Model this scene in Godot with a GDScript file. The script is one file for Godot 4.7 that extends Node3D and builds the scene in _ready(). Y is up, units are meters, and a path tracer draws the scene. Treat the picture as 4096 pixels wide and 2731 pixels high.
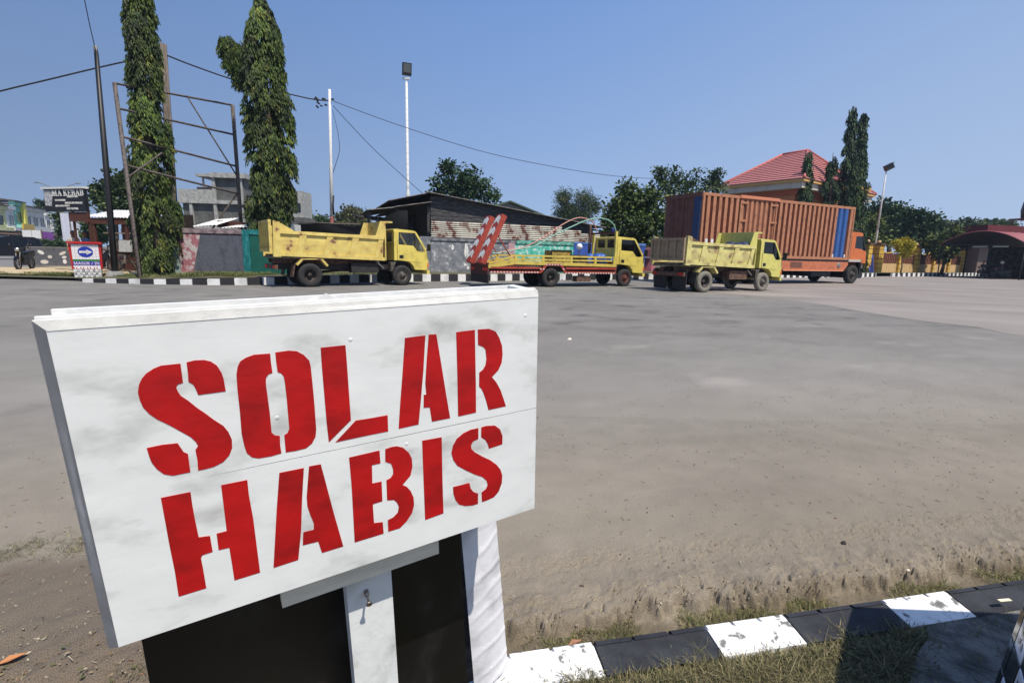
extends Node3D
# A petrol station forecourt: a hand painted sign in front, trucks parked along the far kerb.

var taken := {}
var mats := {}
var texs := {}
var rng := RandomNumberGenerator.new()
var noise := FastNoiseLite.new()


# ---------------------------------------------------------------- mesh building
class Shape:
	var st := SurfaceTool.new()
	var x := Transform3D()
	func _init(smooth := false):
		st.begin(Mesh.PRIMITIVE_TRIANGLES)
		st.set_smooth_group(0 if smooth else -1)
	func soft(on: bool) -> Shape:
		st.set_smooth_group(0 if on else -1)
		return self
	func tint(c: Color) -> Shape:
		st.set_color(c)
		return self
	func tri(a: Vector3, b: Vector3, c: Vector3):   # counter-clockwise seen from outside
		st.add_vertex(x * a)
		st.add_vertex(x * c)
		st.add_vertex(x * b)
	func quad(a: Vector3, b: Vector3, c: Vector3, d: Vector3):
		tri(a, b, c)
		tri(a, c, d)
	func hexa(p: Array):   # bottom 0 1 2 3 counter-clockwise seen from above, top 4 5 6 7
		quad(p[3], p[2], p[1], p[0])
		quad(p[4], p[5], p[6], p[7])
		for i in 4:
			var j := (i + 1) % 4
			quad(p[i], p[j], p[j + 4], p[i + 4])
	func hexa_return(p: Array) -> Shape:
		hexa(p)
		return self
	func box(c: Vector3, s: Vector3, b := Basis()) -> Shape:
		var h := s / 2
		var p := []
		for y in [-1, 1]:
			for k in [Vector2(-1, 1), Vector2(1, 1), Vector2(1, -1), Vector2(-1, -1)]:
				p.append(c + b * Vector3(k.x * h.x, y * h.y, k.y * h.z))
		hexa(p)
		return self
	func span(a: Vector3, b: Vector3) -> Shape:   # box between two corners
		return box((a + b) / 2, (b - a).abs())
	func bar(a: Vector3, b: Vector3, w: float, t: float, up := Vector3.UP) -> Shape:
		var y := (b - a).normalized()
		var z := y.cross(up)
		if z.length() < 0.01:
			z = y.cross(Vector3.RIGHT)
		z = z.normalized()
		return box((a + b) / 2, Vector3(w, a.distance_to(b), t), Basis(y.cross(z), y, z))
	func tube(path: Array, radii, sides := 8, capped := true) -> Shape:
		var rings := []
		var last := Vector3.RIGHT
		for i in path.size():
			var d: Vector3 = (path[mini(i + 1, path.size() - 1)] - path[maxi(i - 1, 0)]).normalized()
			var u := last - d * last.dot(d)
			if u.length() < 0.05:
				u = d.cross(Vector3(0.3, 0.9, 0.4))
			u = u.normalized()
			last = u
			var v := d.cross(u)
			var r: float = radii if radii is float else radii[i]
			var ring := []
			for k in sides:
				var a := TAU * k / sides
				ring.append(path[i] + (u * cos(a) + v * sin(a)) * r)
			rings.append(ring)
		for i in rings.size() - 1:
			for k in sides:
				var j := (k + 1) % sides
				quad(rings[i][k], rings[i][j], rings[i + 1][j], rings[i + 1][k])
		if capped:
			for k in range(1, sides - 1):
				tri(rings[0][0], rings[0][k + 1], rings[0][k])
				tri(rings[-1][0], rings[-1][k], rings[-1][k + 1])
		return self
	func lathe(prof: Array, n := 24, t := Transform3D()) -> Shape:   # prof: (radius, along y), going up the outside
		for i in prof.size() - 1:
			for k in n:
				var a := TAU * k / n
				var b := TAU * (k + 1) / n
				var p := Vector3(cos(a) * prof[i].x, prof[i].y, -sin(a) * prof[i].x)
				var q := Vector3(cos(b) * prof[i].x, prof[i].y, -sin(b) * prof[i].x)
				var r := Vector3(cos(b) * prof[i + 1].x, prof[i + 1].y, -sin(b) * prof[i + 1].x)
				var s := Vector3(cos(a) * prof[i + 1].x, prof[i + 1].y, -sin(a) * prof[i + 1].x)
				if prof[i].x > 0.0001:
					tri(t * p, t * q, t * r)
				if prof[i + 1].x > 0.0001:
					tri(t * p, t * r, t * s)
		return self
	func ball(c: Vector3, r: Vector3, n := 12) -> Shape:
		var prof := []
		for i in n / 2 + 1:
			var a := PI * i / (n / 2)
			prof.append(Vector2(sin(a), -cos(a)))
		return lathe(prof, n, Transform3D(Basis.from_scale(r), c))
	func prism(poly: Array, z0: float, z1: float, t := Transform3D()) -> Shape:   # poly in x y, pushed along z
		var p := PackedVector2Array(poly)
		if Geometry2D.is_polygon_clockwise(p):   # y up
			p.reverse()
		var n := p.size()
		var idx := Geometry2D.triangulate_polygon(p)
		for i in range(0, idx.size(), 3):
			var a := p[idx[i]]
			var b := p[idx[i + 1]]
			var c := p[idx[i + 2]]
			if (b - a).cross(c - a) < 0:
				var m := b
				b = c
				c = m
			tri(t * Vector3(a.x, a.y, z1), t * Vector3(b.x, b.y, z1), t * Vector3(c.x, c.y, z1))
			tri(t * Vector3(a.x, a.y, z0), t * Vector3(c.x, c.y, z0), t * Vector3(b.x, b.y, z0))
		for i in n:
			var a := p[i]
			var b := p[(i + 1) % n]
			quad(t * Vector3(a.x, a.y, z0), t * Vector3(b.x, b.y, z0), t * Vector3(b.x, b.y, z1), t * Vector3(a.x, a.y, z1))
		return self
	func wavy(o: Vector3, u: Vector3, v: Vector3, deep: Vector3, pitch: float, square := false, low := Color.WHITE) -> Shape:   # corrugated sheet, waves run across u
		var n := maxi(1, roundi(u.length() / pitch))
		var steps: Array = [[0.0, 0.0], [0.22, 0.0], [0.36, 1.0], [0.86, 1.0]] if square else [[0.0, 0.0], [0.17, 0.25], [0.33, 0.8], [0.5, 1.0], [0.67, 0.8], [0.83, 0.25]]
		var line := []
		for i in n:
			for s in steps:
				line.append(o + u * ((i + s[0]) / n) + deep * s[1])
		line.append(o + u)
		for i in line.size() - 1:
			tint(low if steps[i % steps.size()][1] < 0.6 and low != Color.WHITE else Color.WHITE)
			quad(line[i], line[i + 1], line[i + 1] + v, line[i] + v)
		return self
	func done() -> ArrayMesh:
		st.generate_normals()
		return st.commit()


# ---------------------------------------------------------------- naming
func numbered(called: String) -> String:
	var n: int = taken.get(called, 0)
	taken[called] = n + 1
	return called if n == 0 else "%s_%03d" % [called, n]


func tag(o: Node, label: String, category: String, group := "") -> Node:
	o.set_meta("label", label)
	o.set_meta("category", category)
	if group:
		o.set_meta("group", group)
	return o


func thing(called: String, label: String, category: String, at := Vector3.ZERO, turn := 0.0, group := "") -> Node3D:
	var o := Node3D.new()
	o.name = numbered(called)
	add_child(o, true)
	o.position = at
	o.rotation_degrees.y = turn
	tag(o, label, category, group)
	return o


func part(called: String, s, m: Material, parent: Node = self, at := Vector3.ZERO) -> MeshInstance3D:
	var o := MeshInstance3D.new()
	o.name = called if parent != self else numbered(called)
	o.mesh = s.done() if s is Shape else s
	o.material_override = m
	parent.add_child(o, true)
	o.position = at
	return o


func struct(called: String, s, m: Material) -> MeshInstance3D:
	var o := part(called, s, m)
	o.set_meta("kind", "structure")
	return o


func copy(o: Node3D, at: Vector3, turn: float, label: String) -> Node3D:
	var r: Node3D = o.duplicate()
	r.name = numbered(str(o.name).rstrip("0123456789").trim_suffix("_"))
	add_child(r, true)
	r.position = at
	r.rotation_degrees.y = turn
	r.set_meta("label", label)
	return r


func swarm(called: String, m: Mesh, mt: Material, where: Array, colours: Array, parent: Node = self, kind := "stuff") -> MultiMeshInstance3D:
	var mm := MultiMesh.new()
	mm.transform_format = MultiMesh.TRANSFORM_3D
	mm.use_colors = true
	mm.mesh = m
	mm.instance_count = where.size()
	for i in where.size():
		mm.set_instance_transform(i, where[i])
		mm.set_instance_color(i, colours[i])
	var o := MultiMeshInstance3D.new()
	o.name = called if parent != self else numbered(called)
	o.multimesh = mm
	o.material_override = mt
	if kind:
		o.set_meta("kind", kind)
	parent.add_child(o, true)
	return o


# ---------------------------------------------------------------- materials
func rgb(r: float, g: float, b: float) -> Color:
	return Color(r / 255, g / 255, b / 255)


func lin(r: float, g: float, b: float) -> Color:   # a vertex colour from the same numbers
	return rgb(r, g, b).srgb_to_linear()


func tex(called: String, freq: float, stops: Array, seed_: int, octaves := 5, size := 512, normal := 0.0, kind := FastNoiseLite.TYPE_SIMPLEX_SMOOTH) -> NoiseTexture2D:
	if texs.has(called):
		return texs[called]
	var t := NoiseTexture2D.new()
	t.width = size
	t.height = size
	t.seamless = freq < 0.05
	var n := FastNoiseLite.new()
	n.seed = seed_
	n.noise_type = kind
	n.frequency = freq
	n.fractal_octaves = octaves
	n.fractal_gain = 0.55
	t.noise = n
	if normal > 0:
		t.as_normal_map = true
		t.bump_strength = normal
	else:
		var g := Gradient.new()
		var where := PackedFloat32Array()
		var what := PackedColorArray()
		for s in stops:
			where.append(s[0])
			what.append(s[1] if s[1] is Color else Color(s[1], s[1], s[1]))
		g.offsets = where
		g.colors = what
		t.color_ramp = g
	texs[called] = t
	return t


func make_textures():
	tex("clean", 0.01, [[0, 0.9], [1, 1.0]], 3, 4, 256)
	tex("grime", 0.007, [[0, 0.78], [0.3, 0.9], [0.5, 0.97], [1, 1.0]], 5, 6)
	tex("heavy", 0.008, [[0, 0.5], [0.35, 0.74], [0.6, 0.93], [1, 1.0]], 8, 6)
	tex("speck", 0.2, [[0, 0.45], [0.3, 0.82], [0.6, 1.0], [0.78, 1.0], [1, 1.35]], 11, 3)
	tex("grain", 0.05, [[0, 0.7], [0.5, 0.95], [1, 1.0]], 12, 5)
	tex("rusty_yellow", 0.012, [[0, rgb(220, 202, 122)], [0.42, rgb(210, 188, 104)], [0.7, rgb(198, 174, 98)], [0.8, rgb(176, 144, 92)], [0.835, rgb(128, 88, 64)], [1, rgb(92, 66, 56)]], 21, 6)
	tex("dusty_yellow", 0.01, [[0, rgb(212, 204, 132)], [0.45, rgb(202, 192, 122)], [0.7, rgb(180, 168, 112)], [0.86, rgb(140, 112, 80)], [1, rgb(110, 90, 76)]], 27, 6)
	tex("brushed", 0.008, [[0, rgb(184, 186, 184)], [0.22, rgb(214, 216, 215)], [0.42, rgb(232, 234, 234)], [1, rgb(240, 242, 242)]], 31, 6, 1024)
	tex("red_paint", 0.014, [[0, rgb(138, 8, 11)], [0.35, rgb(166, 10, 13)], [0.6, rgb(180, 12, 15)], [1, rgb(188, 15, 18)]], 33, 5)
	tex("rusty_sheet", 0.013, [[0, rgb(206, 204, 190)], [0.5, rgb(190, 186, 172)], [0.64, rgb(164, 150, 132)], [0.67, rgb(104, 52, 44)], [1, rgb(70, 36, 34)]], 47, 4)
	tex("peeling", 0.012, [[0, rgb(96, 100, 108)], [0.4, rgb(118, 122, 128)], [0.7, rgb(136, 138, 142)], [0.82, rgb(180, 182, 184)], [0.86, rgb(226, 228, 230)], [1, rgb(232, 232, 232)]], 51, 6)
	tex("pinkish", 0.012, [[0, rgb(150, 98, 104)], [0.45, rgb(172, 112, 118)], [0.55, rgb(186, 170, 168)], [1, rgb(206, 198, 194)]], 53, 5)
	tex("teal_paint", 0.014, [[0, rgb(10, 92, 92)], [0.5, rgb(16, 112, 112)], [0.66, rgb(40, 132, 134)], [1, rgb(110, 160, 160)]], 57, 5)
	tex("turquoise", 0.014, [[0, rgb(64, 166, 148)], [0.5, rgb(86, 180, 162)], [0.64, rgb(120, 204, 186)], [0.72, rgb(196, 210, 202)], [1, rgb(210, 214, 208)]], 59, 5)
	tex("raw_concrete", 0.011, [[0, rgb(130, 130, 128)], [0.5, rgb(158, 158, 154)], [1, rgb(182, 182, 176)]], 61, 6)
	tex("old_wood", 0.012, [[0, rgb(42, 42, 44)], [0.5, rgb(62, 62, 64)], [0.75, rgb(88, 87, 86)], [1, rgb(110, 108, 104)]], 67, 5)
	tex("roof_red", 0.02, [[0, rgb(156, 92, 90)], [0.5, rgb(182, 120, 116)], [1, rgb(194, 136, 130)]], 71, 5)
	tex("chipped", 0.016, [[0, 1.0], [0.55, 0.96], [0.7, 0.86], [0.745, 0.5], [1, 0.42]], 91, 6)
	tex("dust_black", 0.01, [[0, rgb(13, 13, 15)], [0.5, rgb(17, 17, 19)], [0.72, rgb(26, 26, 28)], [0.86, rgb(40, 40, 41)], [1, rgb(66, 65, 62)]], 93, 6)
	tex("n_fine", 0.06, [], 81, 4, 512, 3.0)
	tex("n_rough", 0.03, [], 82, 6, 512, 8.0)
	tex("n_soft", 0.012, [], 83, 3, 256, 4.0)
	tex("n_brush", 0.02, [], 85, 5, 1024, 4.0)
	tex("n_grit", 0.16, [], 84, 3, 512, 5.0)


func mat(called: String, c: Color, rough := 0.8, map := "", scale := Vector3.ONE, bump := "", depth := 0.5, metal := 0.0, world := false) -> StandardMaterial3D:
	if mats.has(called):
		return mats[called]
	var m := StandardMaterial3D.new()
	m.resource_name = called
	m.albedo_color = c
	m.roughness = rough
	m.metallic = metal
	if map:
		m.albedo_texture = texs[map]
	if bump:
		m.normal_enabled = true
		m.normal_texture = texs[bump]
		m.normal_scale = depth
	if map or bump:
		m.uv1_triplanar = true
		m.uv1_world_triplanar = world
		m.uv1_scale = scale
		m.uv1_triplanar_sharpness = 6.0
	mats[called] = m
	return m


func painted(called: String, rough := 0.9, map := "", scale := Vector3.ONE, bump := "", depth := 0.5) -> StandardMaterial3D:   # coloured by its vertices
	var m := mat(called, Color.WHITE, rough, map, scale, bump, depth, 0.0, true)
	m.vertex_color_use_as_albedo = true
	return m


func pane(called: String, c: Color) -> StandardMaterial3D:
	if mats.has(called):
		return mats[called]
	var m := StandardMaterial3D.new()
	m.resource_name = called
	m.albedo_color = c
	m.roughness = 0.05
	m.transparency = BaseMaterial3D.TRANSPARENCY_ALPHA
	mats[called] = m
	return m


func make_materials():
	mat("black_rubber", rgb(44, 43, 43), 0.85, "grime", Vector3.ONE * 2, "n_fine", 0.3)
	mat("dusty_rubber", rgb(128, 124, 114), 0.9, "grime", Vector3.ONE * 1.5, "n_fine", 0.3)
	mat("rim_grey", rgb(92, 86, 76), 0.6, "heavy", Vector3.ONE * 2, "n_fine", 0.2)
	mat("rim_dark", rgb(62, 54, 48), 0.7, "heavy", Vector3.ONE * 2)
	mat("rim_rust", rgb(110, 62, 50), 0.8, "heavy", Vector3.ONE * 2)
	mat("dark_steel", rgb(46, 43, 42), 0.7, "heavy", Vector3.ONE * 1.2, "n_fine", 0.3)
	mat("black_plastic", rgb(24, 24, 25), 0.5)
	mat("black_gloss", rgb(14, 15, 17), 0.25)
	mat("grey_steel", rgb(128, 126, 122), 0.55, "grime", Vector3.ONE, "n_fine", 0.2)
	mat("white_paint", rgb(226, 226, 222), 0.6, "grime", Vector3.ONE * 1.5)
	mat("bright_metal", rgb(190, 190, 190), 0.3, "", Vector3.ONE, "", 0.5, 1.0)
	mat("amber", rgb(226, 110, 24), 0.3)
	mat("red_lens", rgb(196, 26, 20), 0.3)
	mat("cab_yellow", rgb(222, 202, 100), 0.38, "grime", Vector3.ONE * 0.35)
	mat("rusty_yellow", Color.WHITE, 0.6, "rusty_yellow", Vector3.ONE * 0.3, "n_fine", 0.2)
	mat("dusty_yellow", Color.WHITE, 0.7, "dusty_yellow", Vector3.ONE * 0.35, "n_fine", 0.2)
	mat("bed_inside", rgb(120, 112, 92), 0.8, "heavy", Vector3.ONE)
	mat("rusty_brown", rgb(112, 84, 70), 0.85, "heavy", Vector3.ONE * 1.4, "n_fine", 0.3)
	mat("concrete", Color.WHITE, 0.9, "raw_concrete", Vector3.ONE * 0.4, "n_rough", 0.4)
	mat("old_wood", Color.WHITE, 0.85, "old_wood", Vector3(0.3, 2.0, 0.3), "n_fine", 0.4)
	mat("pole_wood", rgb(120, 110, 100), 0.9, "heavy", Vector3(6, 0.5, 6), "n_rough", 0.5)
	mat("brown_wood", rgb(86, 48, 36), 0.7, "grime", Vector3(1, 3, 1))
	mat("cable", rgb(26, 26, 28), 0.7)
	mat("white_sheet", rgb(222, 222, 218), 0.5, "grime", Vector3.ONE * 0.6)
	pane("clear_glass", Color(0.05, 0.06, 0.06, 0.22))
	pane("tinted_glass", Color(0.01, 0.012, 0.014, 0.86))
	mat("dark_window", rgb(32, 36, 40), 0.12)
	var leaf := mat("leaves", Color.WHITE, 0.68)
	leaf.vertex_color_use_as_albedo = true
	leaf.backlight_enabled = true
	leaf.backlight = Color(0.35, 0.45, 0.15)
	var blade := mat("blades", Color.WHITE, 0.8)
	blade.vertex_color_use_as_albedo = true
	mat("bark", rgb(106, 94, 80), 0.95, "heavy", Vector3(3, 0.8, 3), "n_rough", 0.8)


# ---------------------------------------------------------------- sky, camera, light
func make_sky() -> Sky:
	var n := FastNoiseLite.new()
	n.seed = 4
	n.frequency = 0.011
	n.fractal_octaves = 5
	var im := Image.create(1024, 512, false, Image.FORMAT_RGBF)
	var sun := to_sun()
	for y in 512:
		var up := (0.5 - (y + 0.5) / 512) * PI
		for x in 1024:
			var around := ((x + 0.5) / 1024) * TAU   # the left edge of the picture looks along -z
			var d := Vector3(sin(around) * cos(up), sin(up), -cos(around) * cos(up))
			var h := maxf(0.0, d.y)
			var c := Color(0.400, 0.535, 0.745).lerp(Color(0.035, 0.170, 0.550), pow(clampf(h * 1.12, 0, 1), 0.62))
			var side := d.x * 0.5 + 0.5
			c = c.lerp(Color(0.47, 0.58, 0.74), 0.6 * smoothstep(0.45, 1.0, side) * (1.0 - h))
			c = c * lerpf(0.68, 1.0, smoothstep(0.0, 0.6, side))
			var near := maxf(0.0, d.dot(sun))
			c = c.lerp(Color(0.85, 0.88, 0.95), 0.65 * pow(near, 6.0))
			var q := d / (0.25 + absf(d.y))
			var v := n.get_noise_3d(q.x * 24, q.z * 24, 7.0) * 0.5 + 0.5
			var where := smoothstep(-0.3, -0.75, d.x)
			c = c.lerp(Color(0.50, 0.55, 0.64), clampf(smoothstep(0.5, 0.8, v) * where * 0.6, 0, 0.6))
			im.set_pixel(x, y, c)
	var sm := PanoramaSkyMaterial.new()
	sm.panorama = ImageTexture.create_from_image(im)
	var s := Sky.new()
	s.sky_material = sm
	return s


func to_sun() -> Vector3:
	return Vector3(0.321, 0.866, 0.383).normalized()


func place_camera_and_light():
	var cam := Camera3D.new()
	cam.name = "camera"
	cam.fov = 68.48144
	cam.near = 0.05
	cam.far = 900.0
	cam.transform = Transform3D(Basis(Vector3.RIGHT, -0.17189) * Basis(Vector3.BACK, 0.02269), Vector3(0, 1.31000, 0))
	add_child(cam)
	cam.current = true
	var we := WorldEnvironment.new()
	we.name = "surroundings"
	var e := Environment.new()
	e.background_mode = Environment.BG_SKY
	e.sky = make_sky()
	e.tonemap_mode = Environment.TONE_MAPPER_LINEAR
	e.tonemap_exposure = 1.08
	e.sdfgi_enabled = true
	e.ssao_enabled = true
	e.ssil_enabled = true
	e.fog_enabled = true
	e.fog_density = 0.0004
	e.fog_light_color = Color(0.72, 0.80, 0.92)
	we.environment = e
	add_child(we)
	var sun := DirectionalLight3D.new()
	sun.name = "sun"
	sun.light_energy = 1.5
	sun.light_color = Color(1.0, 0.965, 0.91)
	sun.light_angular_distance = 0.5
	sun.shadow_enabled = true
	sun.basis = Basis.looking_at(-to_sun())
	add_child(sun)


# ---------------------------------------------------------------- ground
func kerb_line(px: float) -> float:
	return -1.369 - 0.213 * px


func beyond_kerb(p: Vector2) -> float:   # metres past the near kerb's road side edge
	return (kerb_line(p.x) - p.y) * 0.978


func ground_height(p: Vector2) -> float:
	var t := beyond_kerb(p)
	var n := noise.get_noise_2d(p.x * 90, p.y * 90)
	var m := noise.get_noise_2d(p.x * 420 + 50, p.y * 420)
	if t < -0.06:
		return 0.035 + n * 0.01
	var edge := 0.2 + noise.get_noise_2d(p.x * 260, 9.0) * 0.05 + noise.get_noise_2d(p.x * 40, 3.0) * 0.04 + m * 0.02
	var rise := smoothstep(edge - 0.01, edge + 0.03, t)
	var rough := 1.0 - smoothstep(0.25, 0.7, t)
	var left := smoothstep(-0.4, -1.0, p.x) * (1.0 - smoothstep(0.5, 1.0, t))
	var crack := absf(noise.get_noise_2d(p.x * 300 + 9, p.y * 300))
	var h := lerpf(-0.05 + n * 0.01, 0.012, rise) + (n * 0.010 + m * 0.016 - 0.03 * smoothstep(0.09, 0.0, crack)) * rough * rise + left * (m * 0.016 + n * 0.012)
	h += (m * 0.003 + n * 0.003) * (1.0 - smoothstep(0.6, 2.4, t))
	return h * (1.0 - smoothstep(1.6, 2.2, t))


func shoulder_height(p: Vector2) -> float:   # the finer mesh of the broken edge lies over this
	var t := beyond_kerb(p)
	var h := ground_height(p)
	if p.x > -0.42 and p.x < 3.2 and t > -0.02:
		return lerpf(-0.06, h, smoothstep(0.48, 0.57, t))
	return h


func lip_height(x: float, t: float) -> float:   # the crumbling edge where the worn dirt breaks off above the gutter
	var p := Vector2(x, kerb_line(x) - t / 0.978)
	var n := noise.get_noise_2d(p.x * 90, p.y * 90)
	var m := noise.get_noise_2d(p.x * 420 + 50, p.y * 420)
	var f := noise.get_noise_2d(p.x * 1100, p.y * 1100 + 30)
	var edge := 0.2 + noise.get_noise_2d(x * 200, 9.0) * 0.07 + noise.get_noise_2d(x * 40, 3.0) * 0.05 + m * 0.03
	var rise := smoothstep(edge - 0.008, edge + 0.03 + f * 0.02, t)
	var crack := smoothstep(0.07, 0.0, absf(noise.get_noise_2d(p.x * 260 + 9, p.y * 330))) * (1.0 - smoothstep(edge + 0.05, edge + 0.16, t))
	var rough := 1.0 - smoothstep(edge + 0.05, edge + 0.28, t)
	var top := 0.014 + n * 0.010 + m * 0.014 - crack * 0.03
	var h := lerpf(-0.048 + n * 0.008 + m * 0.006, lerpf(0.004, top, rough), rise)
	return h + f * 0.0035 * (0.35 + rough)


func edge_colour(p: Vector2) -> Color:
	var t := beyond_kerb(p)
	var b := noise.get_noise_2d(p.x * 120, p.y * 160)
	var c := ground_colour(p)
	var low := 1.0 - smoothstep(0.16, 0.24, t + b * 0.05)
	return c.lerp(lin(112, 100, 80), low * 0.75) * (1.0 + b * 0.25 * (1.0 - smoothstep(0.3, 0.55, t)))


func ground_colour(p: Vector2) -> Color:
	var t := beyond_kerb(p)
	var far := smoothstep(1.5, 8.0, t)
	var c := rgb(148, 139, 124).lerp(rgb(146, 141, 134), smoothstep(0.5, 4.0, t)).lerp(rgb(132, 129, 123), far)
	var a := noise.get_noise_2d(p.x * 7, p.y * 9)
	var b := noise.get_noise_2d(p.x * 22 + 70, p.y * 34)
	var s := noise.get_noise_2d((p.x + p.y * 0.25) * 4.0, (p.y - p.x * 0.2) * 22.0 + 200)
	var f := noise.get_noise_2d(p.x * 120, p.y * 150)
	var k := 1.0 + a * 0.07 + b * 0.05 + f * 0.05 + s * 0.05 * smoothstep(1.0, 5.0, t)
	if t > 2.5:   # tyre tracks sweeping round the forecourt, and oil spots
		for q in [[6.0, -34.0, 20.5], [6.0, -34.0, 22.2], [-2.0, -40.0, 30.0], [-2.0, -40.0, 31.7], [12.0, 6.0, 17.0], [12.0, 6.0, 18.7], [-9.0, 3.0, 16.0], [-9.0, 3.0, 17.7]]:
			var d := absf(p.distance_to(Vector2(q[0], q[1])) - q[2])
			k -= 0.07 * smoothstep(0.28, 0.05, d) * smoothstep(-0.15, 0.25, noise.get_noise_2d(p.x * 10 + q[2] * 9, p.y * 10))
		k -= 0.2 * smoothstep(0.34, 0.5, noise.get_noise_2d(p.x * 26 + 400, p.y * 40)) * smoothstep(5.0, 9.0, t)
	k += 0.13 * smoothstep(0.45, 0.62, noise.get_noise_2d(p.x * 14 - 300, p.y * 22))
	c = Color(c.r * k, c.g * k, c.b * k).srgb_to_linear()
	c = c.lerp(lin(138, 126, 108), 0.6 * (1.0 - smoothstep(0.1, 1.1, t)))
	if p.x < -0.6:   # dug soil beside the sign, tinted darker
		var soil_dark := smoothstep(-0.6, -1.0, p.x) * (1.0 - smoothstep(0.75, 1.05, t + noise.get_noise_2d(p.x * 60, p.y * 60) * 0.25))
		c = c.lerp(lin(112, 101, 88), soil_dark * 0.9)
	return c


func sheet(x0: float, x1: float, nx: int, z0: float, z1: float, nz: int, height: Callable, colour: Callable) -> Shape:
	var s := Shape.new(true)
	var pts := []
	for j in nz + 1:
		var row := []
		for i in nx + 1:
			var p := Vector2(lerpf(x0, x1, float(i) / nx), lerpf(z0, z1, float(j) / nz))
			row.append([Vector3(p.x, height.call(p), p.y), colour.call(p)])
		pts.append(row)
	for j in nz:
		for i in nx:
			for k in [[0, 0], [1, 1], [0, 1], [0, 0], [1, 0], [1, 1]]:
				var v: Array = pts[j + k[1]][i + k[0]]
				s.st.set_color(v[1])
				s.st.add_vertex(v[0])
	return s


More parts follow.
